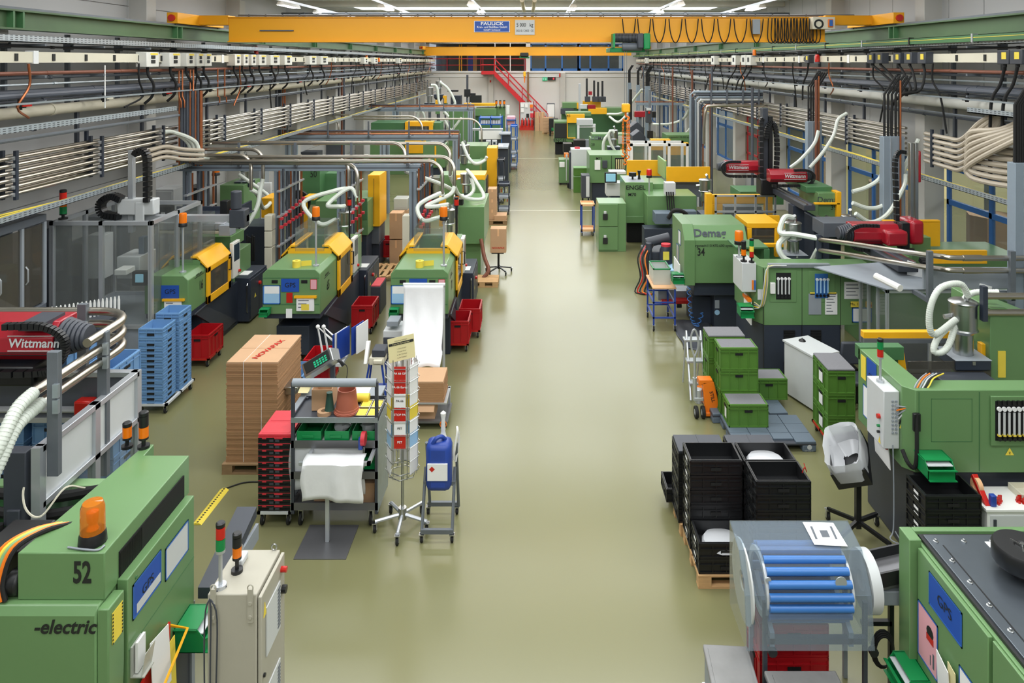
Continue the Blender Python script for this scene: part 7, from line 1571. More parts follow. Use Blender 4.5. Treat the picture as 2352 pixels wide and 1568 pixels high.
# ---- second and further rows of left machines
t = mk('injection_machine', 'green machine 50 beyond the first gantry with yellow flap and grey screen door', 'machine', [('clamp_block', 'dgreen', [(690, 388, 735, 470, 20.5, 1.0), (735, 398, 790, 470, 21, .8)]), ('body', 'green', [(725, 462, 845, 540, 19.0, 1.6)]), ('base', 'navy', [(720, 540, 842, None, 19.1, 1.4)]), ('yellow_flap', 'yellow', [(697, 452, 722, 460, 19.2, .5), (697, 460, 706, 540, 19.2, .05)]), ('access_door', 'dgreen', [(833, 455, 843, 505, 18.98, .05)])])
text(t, '50', pd(720, 400, 20.49), UX, UZ, .2, xs=.7)
mk('guard_tower', 'tall yellow guard tower left of the cartons', 'tower', [('tower', 'yellow', [(845, 402, 872, 520, 19.6, .9)]), ('foot', 'dgrey', [(845, 520, 870, 560, 19.7, .8)]), ('seam', 'dark', [(858, 410, 859, 515, 19.595, .01)]), ('base', 'navy', [(835, 560, 872, None, 19.8, .7)])])
b = B(); b.lathe([(.34, -.05), (.34, .05), (.1, .05), (.1, -.05), (.34, -.05)], pd(684, 465, 19.5), 24, 'y'); t = solo('cable_reel', b, 'rubber', 'large black reel standing behind the riser pipes', 'reel', pd(684, 465, 19.5)); b = B(); b.lathe([(.12, -.06), (.12, .06)], pd(684, 465, 19.5), 14, 'y'); part(t, 'hub', b, 'lgrey')
b = B(); q = pd(684, 465, 19.6); b.box(q[0] - .2, 19.5, 0, q[0] + .2, 19.7, q[2] - .3); part(t, 'stand', b, 'grey')
mk('machine_unit', 'green and yellow machine half hidden under the first gantry at left', 'machine', [('body', 'green', [(505, 425, 560, 520, 20.5, 1.2)]), ('yellow_cover', 'yellow', [(600, 455, 625, 500, 19.5, .8)]), ('base', 'navy', [(500, 520, 625, None, 20, 1)]), ('white_door', 'lgrey', [(590, 420, 622, 460, 20.6, .1)])])
for k in range(3): mk('white_duct_box', 'pale upright box segment, %s left of the second gantry post' % ('upper', 'middle', 'lower')[k], 'box', [('box', 'cream', [(607, 495 + 37 * k, 624, 530 + 37 * k if k < 2 else None, 17.0, .25)])])
mk('white_duct_box', 'pale tall box right of the last gantry post', 'box', [('box', 'cream', [(924, 496, 940, None, 17.4, .3)])])
t = mk('injection_machine', 'green angular machine beyond the white-sheet machine, at the aisle', 'machine', [('body', 'green', [(1052, 475, 1112, 560, 19.0, 2.0)]), ('upper_box', 'green', [(1010, 402, 1040, 470, 21.6, .8), (1040, 412, 1112, 450, 21.2, .8)]), ('yellow_tray', 'yellow', [(1040, 402, 1114, 414, 21.2, .9)]), ('base', 'green', [(1060, 560, 1104, None, 19.2, 1.6)]), ('white_unit', 'white', [(1042, 450, 1063, 458, 19.2, .3)]), ('black_screen', 'ink', [(1042, 458, 1063, 474, 19.2, .3)]), ('yellow_plate', 'yellow', [(1008, 452, 1022, 520, 20, .3)])])
tower(t, X(1049, 18.8), 18.85, .9, ['redlamp', 'amber'], .05, 1.0, .13)
hose('dark red hose bundle beside the angular green machine', [(X(1105, 18.9), 18.9, 1.0), (X(1112, 18.7), 18.7, .6), (X(1122, 18.5), 18.5, .3), (X(1110, 18.4), 18.4, .12)], .05, 'brown')
mk('injection_machine', 'green machine with tall yellow end cover at the aisle, second row left', 'machine', [('yellow_cover', 'yellow', [(1118, 340, 1141, 430, 29, 1.0)]), ('body', 'green', [(1060, 335, 1118, 368, 30, 1.5), (1054, 375, 1102, 410, 27.5, 1.2), (1100, 368, 1118, 420, 29.2, 1)]), ('yellow_top', 'yellow', [(1050, 402, 1110, 410, 25, .4)]), ('base', 'navy', [(1054, 410, 1118, None, 28, 1.5)])])
mk('drawer_cabinet', 'navy drawer cabinet at the aisle beside the yellow end cover', 'cabinet', [('body', 'navy', [(1141, 342, 1167, None, 32.5, 1.5)]), ('top', 'grey', [(1141, 338, 1167, 342, 32.4, 1.6)]), ('papers', 'paper', [(1145, 335, 1155, 338, 32.6, .5)])])
mk('tool_cabinet', 'navy tool cabinet on castors beyond the first gantry', 'cabinet', [('body', 'navy', [(973, 382, 990, 430, 27, .6)])] + [('drawer', 'dblue', [(974, 384 + 8 * k, 989, 390 + 8 * k, 26.97, .04)]) for k in range(5)] + [('plinth', 'dark', [(974, 430, 989, None, 27.1, .5)])])
b = B(); x, y, _ = pd(1003, 400, 27.5); b.lathe([(.1, .25), (.3, .5), (.36, 1.25), (.38, 1.27)], (x, y, 0), 18); b.m(0).cyl((x, y, 0), (x, y, .3), .05); solo('material_drum', b, 'steel', 'stainless conical drum beside the navy tool cabinet', 'drum', (x, y, 0))
t = mk('injection_machine', 'green machine with yellow framed window, third row left', 'machine', [('body', 'dgreen', [(852, 282, 928, 330, 36, 1.6)]), ('injection_side', 'dgreen', [(992, 282, 1012, 320, 36.2, 1.2)]), ('yellow_frame', 'yellow', [(930, 280, 993, 290, 35.8, .8), (930, 290, 937, 310, 35.8, .3), (985, 290, 993, 310, 35.8, .3)]), ('yellow_apron', 'yellow', [(930, 308, 975, 352, 35, .5)]), ('window', 'smoke', [(937, 290, 985, 310, 35.9, .1)]), ('base', 'green', [(850, 330, 1010, None, 36, 1.5)])])
mk('injection_machine', 'green boxy unit under the second gantry with yellow stripe', 'machine', [('body', 'green', [(972, 332, 1022, 385, 30, 1.0)]), ('stripe', 'yellow', [(998, 335, 1002, 380, 29.97, .02)]), ('top_unit', 'charcoal', [(985, 326, 1018, 332, 30, .8)]), ('base', 'navy', [(975, 385, 1020, None, 30.1, .8)])])
t = mk('injection_machine', 'long green machine with yellow bar near the far end, left', 'machine', [('body', 'green', [(1090, 250, 1140, 266, 50, 2.0), (1138, 245, 1160, 270, 50.5, 1)]), ('yellow_bar', 'yellow', [(1065, 238, 1138, 243, 51, 1.0)]), ('base', 'dgreen', [(1085, 266, 1158, None, 50.3, 1.5)]), ('white_bags', 'white', [(1163, 243, 1170, 262, 50, .5)])])
for k in range(3): tower(t, X(1140 + 9 * k, 50.4), 50.4, Z(247, 50.4), ['amber'], .08, .25, .2)
mk('clamp_unit', 'dark navy clamp unit with robot arm before the far wall, left', 'machine', [('block', 'navy', [(1035, 220, 1058, 245, 48, 1)]), ('robot_post', 'charcoal', [(1071, 172, 1075, 235, 47, .3)]), ('robot_head', 'black', [(1066, 205, 1080, 222, 46.9, .3), (1080, 214, 1092, 219, 46.8, .3)]), ('arm', 'black', [(1028, 207, 1052, 211, 47, .4)]), ('screen', 'ink', [(1078, 219, 1106, 236, 50, .2)]), ('base', 'green', [(1030, 245, 1085, None, 48, 1)])])
for k, px in enumerate((1003, 1021)): mk('yellow_column', '%s small yellow and green column unit, far left rows' % ('left', 'right')[k], 'machine', [('yellow_cover', 'yellow', [(px - 3 - k, 230 - 10 * k, px + 4, 247 - 10 * k, 44 + 3 * k, .3)]), ('green_body', 'green', [(px - 3, 247 - 10 * k, px + 6, 262, 44.1 + 3 * k, .4)]), ('post', 'charcoal', [(px, 262, px + 3, None, 44.2 + 3 * k, .2)])])
# blue racks with white trays, guard frames
t = thing('storage_rack', 'blue framed rack with white trays before the far green machine', 'rack', (X(1125, 43), 43, 0))
for px in (1101, 1127, 1152):
    for y in (42, 43): b = B(); b.box(X(px, 42) - .03, y, 0, X(px, 42) + .03, y + .06, Z(268, 42)); part(t, 'post', b, 'blue')
for py in (270, 285): b = B(); b.box(X(1101, 42), 42, Z(py, 42) - .05, X(1152, 42), 43, Z(py, 42)); part(t, 'shelf', b, 'blue')
for k in range(8): mk('white_tray', 'white tray, %s from the left in the blue rack row' % nth(k), 'tray', [('tray', 'white', [(1104 + 5.6 * k, 276, 1108.8 + 5.6 * k, 285, 42.2, .5)])], group='white trays in the blue rack')
cart('blue shelf trolley with brown cloths on top at the far aisle', 1163, 1184, 275, 41, 1.2, 'blue'); cart('blue shelf trolley, second one at the far aisle', 1172, 1188, 290, 37.5, 1.2, 'blue', 4)
b = B(); b.box(X(1164, 41.2), 41.2, Z(288, 41), X(1183, 41.2), 42, Z(268, 41)); solo('cloth_pile', b, 'pink', 'pile of pale folded cloths on the far blue trolley', 'cloths', (X(1173, 41.2), 41.2, 1.8), bev=.05)
mk('white_screen', 'white panelled guard before the navy unit at the aisle', 'guard', [('panel', 'white', [(1100, 300, 1152, 320, 37, .1)]), ('top_rail', 'alu', [(1085, 295, 1155, 300, 37, .2)]), ('lower_band', 'charcoal', [(1100, 320, 1150, None, 37.1, .1)])])
mk('drawer_cabinet', 'navy cabinet with grey frame at the far left aisle', 'cabinet', [('body', 'navy', [(1153, 310, 1172, None, 36.5, 1.2)]), ('top', 'grey', [(1146, 307, 1172, 310, 36.4, 1.2)])])
for k, px in enumerate((1116, 1130)): mk('control_terminal', '%s pale control terminal with small screen over the yellow end cover' % ('left', 'right')[k], 'terminal', [('case', 'lgrey', [(px, 322, px + 11, 337, 33.5, .2)]), ('screen', 'screen', [(px + 3, 326, px + 8, 331, 33.47, .02)]), ('stand', 'alu', [(px + 4, 337, px + 6, None, 33.6, .1)])])
for k, (px, zt) in enumerate(((1040, 250), (1148, 262), (1080, 235), (1084, 240), (1089, 245), (1063, 255))):
    mk('guard_post', 'slim grey guard post, %s of the far left row' % nth(k), 'post', [('post', 'alu', [(px, zt, px + 2, None, 44 - k, .1)])], group='slim guard posts at far left')
for k, (pts) in enumerate(([(990, 195), (1003, 200), (1010, 240), (1030, 268)], [(1010, 188), (1030, 205), (1045, 235), (1038, 245)], [(1020, 275), (1035, 298), (1045, 290), (1060, 270)], [(975, 250), (960, 262), (955, 300), (950, 332)], [(955, 258), (962, 255), (973, 262), (978, 300)])):
    hose('pale hose, %s of those over the far left machines' % nth(k), [pd(px, py, 43 + k) for px, py in pts], .08, group='pale hoses over the far left machines')
# ================================================================ middle distance, right
# ---- machine 34
t = thing('injection_machine', 'green injection machine 34 on a navy base with big dark lettering', 'machine', (4.2, 15.6, 0))
b = B(); b.prism([(15.0, 1.04), (15.0, 1.94), (15.22, 2.22), (16.25, 2.22), (16.25, 1.04)], 'x', X(1574, 15), X(1717, 15)); hd = part(t, 'hood', b, 'green', bev=.012)
b = B(); b.prism([(14.97, 1.0), (14.97, 1.95), (15.2, 2.24), (16.27, 2.24), (16.27, 1.0)], 'x', X(1574, 15) - .03, X(1574, 15) + .2); part(t, 'end_cover', b, 'green', bev=.01)
b = B(); b.box(3.35, 15.1, .75, 4.9, 16.2, 1.04); b.box(3.8, 15.2, 0, 4.9, 16.1, .75); b.box(3.4, 15.5, 0, 3.9, 16.1, .6); part(t, 'base', b, 'navy', bev=.01)
b = B(); b.box(X(1642, 15.2), 15.19, .45, X(1652, 15.2), 15.2, .62); b.m(1).cyl((X(1647, 15.2), 15.2, .36), (X(1647, 15.2), 15.19, .36), .055, n=16); part(t, 'plates', b, ['grey', 'lblue'])
text(hd, 'Demag', (X(1629, 15.1), 15.086, 2.07), UX, (0, .62, .78), .17, 'navy', bold=.03, shear=.08); text(hd, 'ergotech110/470-600 system', (X(1641, 15), 14.996, 1.83), UX, UZ, .055, xs=.95, bold=.015); text(hd, '34', (X(1610, 15), 14.996, 1.69), UX, UZ, .16, xs=.7, bold=.03)
for (ya, za, h, c) in ((15.3, 1.75, .3, 'paper'), (15.5, 1.3, .4, 'milky')): sheetp(t, 'paper', X(1574, 15) - .032, ya, ya + .25, za, za + h, c, s=-1, frame='blue')
b = B(); b.sheet((3.06, 15.1, 1.05), (3.0, 15.4, 1.1), (3.0, 15.4, 1.5), (3.06, 15.1, 1.4), .02); part(t, 'paper_holder', b, 'paper')
bin_('small green picking bin on the end of machine 34', 3.0, 15.05, 1.05, .24, .3, .18)
mk('safety_gate', 'yellow safety gate of machine 34 with clear top', 'gate', [('frame', 'yellow', [(1717, 512, 1790, 524, 15.2, .9), (1717, 524, 1727, 590, 15.2, .08), (1780, 524, 1790, 590, 15.2, .08), (1735, 560, 1800, 568, 14.9, .1)]), ('pane', 'smoke', [(1727, 524, 1780, 560, 15.25, .02)]), ('tie_bars', 'steel', [(1727, 543, 1785, 549, 15.6, .08)]), ('rear_panel', 'yellow', [(1690, 495, 1791, 512, 16.4, .05)]), ('clamp_block', 'dgreen', [(1727, 560, 1800, 605, 15.6, .5)])])
mk('green_hood', 'green sloping trough lid behind machine 34', 'machine', [('lip', 'dgreen', [(1690, 567, 1765, 572, 13.9, .6), (1755, 572, 1768, 600, 13.9, .2)])])
tbl = thing('work_table', 'blue framed table with tan top on castors at the right aisle', 'table', (2.72, 15.5, 0))
b = B(); b.box(2.47, 15.05, .9, 2.97, 15.97, .93); part(tbl, 'top', b, 'tan', bev=.004)
for x in (2.48, 2.93):
    for y in (15.08, 15.9): b = B(); b.box(x, y, .13, x + .035, y + .035, .9); part(tbl, 'leg', b, 'dblue'); caster(tbl, x + .018, y + .018, .05, zt=.13)
b = B(); rframe(b, 2.48, 15.08, 2.96, 15.93, .62, .03); rframe(b, 2.48, 15.08, 2.96, 15.93, .3, .03); part(tbl, 'frame_bars', b, 'dblue')
t = thing('clear_bin', 'translucent white bin with green rim on the blue table', 'bin', (2.7, 15.5, .93)); b = B(); b.tray(2.52, 15.25, .93, 2.88, 15.85, 1.27, .012); part(t, 'shell', b, 'milky'); b = B(); rframe(b, 2.51, 15.24, 2.89, 15.86, 1.28, .025); part(t, 'rim', b, 'binGreen')
x0, x1 = X(1575, 15), 0
b = B(); r = random.Random(8); P = []
for i in range(90): a = i * .9; P.append((3.22 + .04 * math.cos(a) + (.3 * (i / 90) ** 2), 15.0 + .04 * math.sin(a), 1.05 - .9 * math.sin(min(i / 70, 1) * 1.57) + (.3 * max(0, i - 70) / 20)))
b.tube(P, .009, 4); solo('spiral_hose', b, 'exitlit' if False else 'winblue', 'blue-green spiral air hose hanging from machine 34', 'hose', (3.2, 15, 1))
mk('red_trolley', 'low red trolley with grey mould parts under machine 34', 'trolley', [('frame', 'redlamp', [(1520, 690, 1595, 698, 15.9, .6)]), ('mould_parts', 'grey', [(1512, 665, 1550, 690, 16.0, .5), (1553, 668, 1592, 690, 16.1, .4)]), ('wheels', 'rubber', [(1555, 698, 1566, 707, 15.9, .05), (1588, 698, 1598, 706, 15.9, .05)])])
def matf(u, v): return (X(1560, 14.5) + .75 * u + .1 * v + .03 * math.sin(9 * v), 14.1 + 1.6 * v + .04 * math.sin(11 * u), .012 + .012 * (1 + math.sin(14 * u + 9 * v)))
o = solo('floor_mat', cloth(matf, 14, 14), 'charcoal', 'crumpled dark cloth mat lying before machine 34', 'mat', (3.1, 14.8, 0)); md = o.modifiers.new('thickness', 'SOLIDIFY'); md.thickness = .01
# ---- machine 15
x0, x1, yf = 3.97, 5.5, 12.85
t = thing('injection_machine', 'green and navy machine 15 cabinet with two gauge windows', 'machine', (4.7, 13.3, 0))
b = B(); b.prism([(3.97, 13.1), (4.12, yf), (6.1, yf), (6.1, 13.4), (4.2, 13.4), (4.2, 14.25), (3.97, 14.25)], 'z', .955, 2.0); cab = part(t, 'cabinet', b, 'green', bev=.008)
b = B(); b.prism([(3.99, 13.1), (4.12, yf + .01), (5.5, yf + .01), (5.5, 13.6), (4.15, 14.2), (3.99, 14.2)], 'z', .08, .955); bs = part(t, 'base', b, 'navy', bev=.008)
b = B(); b.box(4.1, yf + .2, 0, 5.9, 13.6, .08); part(t, 'plinth', b, 'dark')
for px in (1753, 1842, 1930): b = B(); x = X(px, yf); b.box(x - .004, yf - .003, .1, x + .004, yf + .01, 1.98); part(cab, 'panel_joint', b, 'dark')
for k, (xa, xb, za, zb, gl) in enumerate(((1768, 1829, 693, 620, 0), (1857, 1917, 693, 622, 1))):
    b = B(); b.box(X(xa, yf), yf - .01, Z(za, yf), X(xb, yf), yf, Z(zb, yf)); wn = part(t, 'gauge_panel', b, 'green', bev=.003)
    a0, a1, c0, c1 = X((1782, 1871)[k], yf), X((1816, 1901)[k], yf), Z((687, 684)[k], yf), Z((626, 628)[k], yf); b = B(); b.box(a0, yf - .014, c0, a1, yf - .01, c1); part(wn, 'recess', b, 'dark' if not k else 'winblue')
    for i in range(4): x = a0 + .035 + .065 * i; b = B(); b.cyl((x, yf - .03, c0 + .1), (x, yf - .03, c1 - .1), .014, n=6); b.m(1).cyl((x, yf - .02, c1 - .1), (x, yf - .04, c1 - .1), .026, n=12); b.m(2).cyl((x, yf - .02, c0 + .05), (x, yf - .04, c0 + .05), .025, n=8); part(wn, 'gauge', b, ['lgrey' if not k else 'lblue', 'signwhite', 'black'])
for (xa, za, xb, zb) in ((1800, 757, 1826, 787), (1862, 757, 1886, 785), (1800, 830, 1826, 858)):
    b = B()
    for i in range(8): z0_ = Z(zb, yf) + (Z(za, yf) - Z(zb, yf)) * i / 8; b.box(X(xa, yf), yf - .012, z0_, X(xb, yf), yf + .01, z0_ + .018)
    part(bs, 'vent_grille', b, 'dark', kind='stuff')
q = pd(1852, 790, yf); b = B(); b.add([(q[0] - .06, yf - .004, q[2] - .05), (q[0] + .06, yf - .004, q[2] - .05), (q[0], yf - .004, q[2] + .06)], [(0, 1, 2)]); part(bs, 'warning_triangle', b, 'paperyellow')
for p in ((1740, 664, 1755, 688, 'lgrey', {}), (1857, 674, 1886, 722, 'grey', {}), (1895, 674, 1923, 722, 'paper', dict(lines=6)), (1860, 671, 1880, 676, 'paperyellow', {}), (1901, 671, 1921, 676, 'paperyellow', {}), (1939, 647, 1982, 686, 'paper', dict(lines=4)), (1957, 706, 2002, 740, 'paper', dict(frame='blue'))): sheetf(t, 'notice', *p[:4], yf - .005, p[4], **p[5])
s_ = sheetf(t, 'yellow_plate', 1954, 692, 1975, 705, yf - .02, 'paperyellow'); text(s_, 'Ma. 15', pd(1964.5, 698.5, yf - .03), UX, UZ, .05)
b = B(); q = pd(1993, 698, yf); b.box(q[0] - .04, yf - .06, q[2] - .05, q[0] + .05, yf, q[2] + .05); b.m(1).cyl((q[0], yf - .06, q[2]), (q[0], yf - .09, q[2]), .03); part(t, 'emergency_stop', b, ['yellow', 'redlamp'])
b = B(); q = pd(1774, 660, yf); b.box(q[0] - .05, yf - .06, q[2] - .1, q[0] + .04, yf - .01, q[2] + .1); part(t, 'pendant_switch', b, 'white', bev=.01)
b = B(); b.box(X(1765, yf), yf - .04, 2.0, X(1905, yf), yf + .06, 2.06); part(t, 'cable_duct', b, 'galv')
b = B(); b.box(3.76, 13.0, 1.5, 4.02, 13.6, 2.03); cb_ = part(t, 'control_box', b, 'lgrey', bev=.008)
for k, c in enumerate(('orange', 'blue')): b = B(); b.box(3.94 + .04 * k, 12.98, 1.55, 3.965 + .04 * k, 13.0, 1.72); part(cb_, 'plug', b, c)
beacon_pole(t, 3.82, 13.4, 2.03, .3, 'amber', .08); tower(t, 3.82, 13.1, 2.03, ['amber', 'black'], .045, .12, .11); tower(t, 3.95, 13.05, 2.03, ['redlamp', 'paperyellow', 'greenlamp'], .04, .1, .1)
for k in range(4): b = B(); b.tube(bez([(4.5 - .1 * k, yf - .05, 2.04), (4.15, 12.75, 2.02), (4.08 + .02 * k, 12.75, 1.7), (4.05 + .015 * k, 12.85, 1.3), (3.98, 13.0, 1.2 + .04 * k)], 5), .01, 5); part(t, 'cable', b, ('lgrey', 'paperyellow', 'grey', 'manila')[k])
b = B(); b.sheet((3.88, 13.3, .95), (3.92, 13.0, .9), (3.92, 13.0, 1.35), (3.88, 13.3, 1.4), .02); ph = part(t, 'paper_holder', b, 'paper'); b = B(); b.box(3.86, 12.98, 1.33, 3.93, 13.32, 1.38); part(ph, 'orange_clip', b, 'orange')
bin_('green picking bin with clear cover at the corner of machine 15', X(1711, 12.9), 12.85, 1.13, .24, .3, .18)
l15 = loader('stainless hopper loader on a navy bin between machines 34 and 15', X(1821, 14.2), 14.2, 1.7, .16, .62, .2)
px = X(1880, 13.4); hose('thick white hose looping below the loader of machine 15', [(l15.location.x - .1, 14.1, 2.3), (l15.location.x - .35, 14.0, 2.1), (l15.location.x - .25, 13.9, 1.85), (l15.location.x + .15, 13.8, 1.8), (px, 13.4, 2.18)], .055); hose('thick white hose over the front of the loader of machine 15', [(l15.location.x, 14.2, 2.6), (l15.location.x - .2, 14.1, 2.62), (l15.location.x - .32, 14.0, 2.35), (l15.location.x - .1, 13.8, 2.36), (px, 13.4, 2.38)], .05)
b = B(); b.box(px - .04, 13.36, 1.75, px + .04, 13.44, 2.45); b.box(px, 13.36, 1.8, px + .5, 13.4, 1.86); solo('pipe_post', b, 'navy', 'dark post with bracket at the start of the curved pipes over machine 15', 'post', (px, 13.4, 1.75))
for k, (z, dz) in enumerate(((2.36, .22), (2.16, .2))):
    P = [(px, 13.4, z), (px + .25, 12.9, z), (px + .5, 12.1, z + .02)] if False else bez([(px, 13.4, z), (px + .3, 12.7, z + .1), (px + .75, 11.8, z + .2), (px + 1.15, 11.4, z + .23), (px + 1.5, 11.3, z + .23), (px + 3.6, 11.3, z + .23)], 6)
    b = B(); b.tube(P, .042, 10); b.cyl((px + 1.45, 11.3, z + .23), (px + 1.75, 11.3, z + .23), .05, n=10); solo('conveying_pipe', b, 'inox', '%s curved stainless pipe sweeping right in front of the single red robot' % ('upper', 'lower')[k], 'pipe', (px + 1, 11.5, z))
for k, px_ in enumerate((2130, 2318)): b = B(); x = X(px_, 11.3); b.box(x - .04, 11.2, 1.95, x + .04, 11.27, 2.72); b.box(x - .03, 11.2, 1.9, x + .03, 11.72, 1.97); solo('pipe_post', b, 'strut', 'grey post under the curved stainless pipes, %s' % ('left one', 'right one')[k], 'post', (x, 11.25, 1.95))
# single red robot
rb = robot_beam('single red robot with ribbed red end and tall steel arm behind machine 15', 5.95, 7.1, 13.5, 2.28, .36, .4, -1, 'robot', word=False)
b = B(); b.box(6.45, 13.1, 2.3, 6.85, 13.35, 2.58); part(rb, 'motor_cover', b, 'robot', bev=.05); b = B(); b.box(6.95, 13.2, 2.3, 7.2, 13.7, 2.75); part(rb, 'end_cap', b, 'robot', bev=.06); b = B(); b.box(6.8, 13.25, 2.2, 6.95, 13.45, 2.7); part(rb, 'valve_block', b, 'black', bev=.01)
for px_ in (2092, 2103): b = B(); x = X(px_, 13.6); b.box(x - .03, 13.55, 2.4, x + .03, 13.65, 4.15); part(rb, 'vertical_arm', b, 'steel', bev=.004)
b = B(); b.box(X(2106, 13.6), 13.55, 3.4, X(2113, 13.6), 13.7, 4.0); part(rb, 'drive_unit', b, 'robot', bev=.02)
energy_chain(rb, [(X(2060, 13.5), 13.5, 2.55), (X(2058, 13.5), 13.5, 3.2), (X(2056, 13.5), 13.5, 3.8), (X(2064, 13.5), 13.5, 3.98), (X(2080, 13.5), 13.5, 3.98)], .09, .035)
t = thing('robot_rail', 'long dark robot rail reaching back under the single red robot', 'rail', (6.35, 14, 2.1)); b = B(); b.box(6.2, 12.2, 2.1, 6.55, 15.9, 2.24); part(t, 'beam', b, 'charcoal', bev=.01); b = B(); b.box(6.25, 12.2, 2.24, 6.3, 15.9, 2.28); b.box(6.45, 12.2, 2.24, 6.5, 15.9, 2.28); part(t, 'guides', b, 'steel'); b = B(); b.box(6.25, 15.2, 0, 6.5, 15.5, 2.1); part(t, 'column', b, 'navy')
energy_chain(t, [(6.65, 12.3, 2.3), (6.65, 12.1, 2.2), (6.65, 12.2, 2.05), (6.65, 13.2, 2.02)], .1, .04)
mk('machine_unit', 'green wedge housing with yellow gate panel behind the single red robot', 'machine', [('housing', 'green', [(2095, 545, 2138, 605, 13.9, 1.2)]), ('gate', 'yellow', [(2030, 506, 2160, 512, 14.6, .1), (2104, 512, 2160, 566, 14.6, .06), (2132, 575, 2268, 606, 13.2, .06)]), ('body', 'green', [(2000, 590, 2352, None, 14.0, 1.2)]), ('trough', 'dgrey', [(1892, 512, 1990, 545, 14.5, .6)])])
t = thing('guard_enclosure', 'aluminium guard enclosure with grey sheet band right of machine 15', 'guard', (6.6, 12, 0)); guard(t, 5.75, 11.7, 7.9, 12.7, .6, 1.95, 'fl', nx=3)
b = B(); b.box(X(2120, 11.6), 11.58, Z(662, 11.6), 8.2, 11.62, Z(614, 11.6)); part(t, 'sheet_panel', b, 'grey'); b = B(); b.sheet((4.95, 12.7, 2.05), (5.75, 11.68, 1.98), (7.0, 11.68, 1.98), (6.3, 12.9, 2.08), .02); part(t, 'roof_sheet', b, 'grey')
b = B(); b.tube([(6.35, 12.2, 2.28), (7.35, 11.5, 2.05)], .03, 4); b.sheet((6.4, 12.3, 1.95), (7.4, 11.6, 1.9), (7.4, 11.6, 2.05), (6.4, 12.3, 2.26)); part(t, 'slanted_panel', b, 'whiteband')
b = B(); b.box(6.0, 11.75, .55, 7.8, 12.6, .62); b.box(6.2, 12.0, .62, 6.9, 12.5, 1.0); part(t, 'inner_table', b, 'charcoal')
b = B(); b.tube([pd(2012, 634, 11.5), pd(2068, 662, 11.0)], .055, 10); t = solo('work_lamp', b, 'white', 'white tubular work lamp hanging on the guard right of machine 15', 'lamp', pd(2040, 650, 11.3)); 
t = thing('white_cabinet', 'tilted pale cabinet with round foot on top, between machine 15 and the green crates', 'cabinet', (4.62, 12.0, 0), .35); b = B(); b.box(-.25, -.35, .04, .25, .35, .9); part(t, 'body', b, 'lgrey', local=True, bev=.006); b = B(); b.box(-.27, -.37, .9, .27, .37, .93); part(t, 'top', b, 'lgrey', local=True); b = B(); b.lathe([(.06, .93), (.05, .95), (.015, .97), (.001, .99)], (0, .2, 0), 12); part(t, 'knob', b, 'black', local=True)
t = thing('swivel_chair', 'dark swivel chair back beside the pale cabinet', 'chair', (5.3, 12.0, 0)); b = B(); b.prism([(-.2, .62), (.2, .62), (.17, 1.0), (-.17, 1.0)], 'y', 11.95, 12.02); b.xf(Matrix.Translation((5.3, 0, 0))); part(t, 'backrest', b, 'charcoal', bev=.03); b = B(); b.box(5.08, 11.5, .45, 5.52, 11.95, .53); part(t, 'seat', b, 'charcoal', bev=.03); b = B(); b.cyl((5.3, 11.75, .08), (5.3, 11.75, .45), .03); [b.tube([(5.3, 11.75, .12), (5.3 + .28 * math.cos(k * 1.257), 11.75 + .28 * math.sin(k * 1.257), .05)], .02, 4) for k in range(5)]; part(t, 'base', b, 'black')
# ---- double red robot with tall black arm
rb = robot_beam('left red robot beam of the pair at the tall black arm', X(1665, 18), X(1745, 18), 18.0, 2.9, .29, .3, -1, wordx=X(1695, 17.9), wordh=.085); rb2 = robot_beam('right red robot beam of the pair at the tall black arm', X(1765, 17), X(1850, 17), 17.0, 2.84, .29, .3, 1, wordx=X(1826, 16.85), wordh=.085)
t = thing('linear_robot', 'tall black vertical robot arm with energy chains between the paired red robots', 'robot', (5.75, 17.6, 2.6))
b = B(); b.box(X(1752, 17.6), 17.6, 2.6, X(1764, 17.6), 17.8, 4.55); part(t, 'column', b, 'charcoal', bev=.006); b = B(); b.box(X(1764, 17.6), 17.5, 2.8, X(1772, 17.6), 17.8, 4.35); part(t, 'carriage_rail', b, 'black')
x = X(1748, 17.5); energy_chain(t, [(x, 17.5, 2.8), (x, 17.5, 3.6), (x, 17.5, 4.2), (x + .05, 17.5, 4.3)], .12, .05); x = X(1782, 17.5); energy_chain(t, [(x, 17.5, 2.9), (x + .03, 17.5, 3.5), (x, 17.5, 4.0), (x - .08, 17.5, 4.2), (x - .2, 17.5, 4.1), (x - .25, 17.5, 3.8)], .12, .05)
b = B(); b.box(X(1745, 17.4), 17.3, 2.45, X(1785, 17.4), 17.7, 2.85); part(t, 'carriage', b, 'black', bev=.03)
t = thing('robot_rail', 'long dark robot rail running towards the camera under the paired robots', 'rail', (5.9, 16.6, 2.5)); b = B(); b.box(5.75, 15.3, 2.5, 6.0, 18.2, 2.62); part(t, 'beam', b, 'charcoal', bev=.01); b = B(); b.box(5.8, 15.3, 2.62, 5.84, 18.2, 2.65); b.box(5.92, 15.3, 2.62, 5.96, 18.2, 2.65); part(t, 'guides', b, 'steel'); b = B(); b.box(5.7, 15.8, 0, 5.95, 16.1, 2.5); part(t, 'column', b, 'navy')
t = thing('guard_enclosure', 'white framed guard with yellow panels under the paired robots', 'guard', (5.0, 18.2, 0)); guard(t, X(1640, 18), 17.9, X(1780, 18), 18.6, .6, 2.35, 'f', nx=3, mid=1.95)
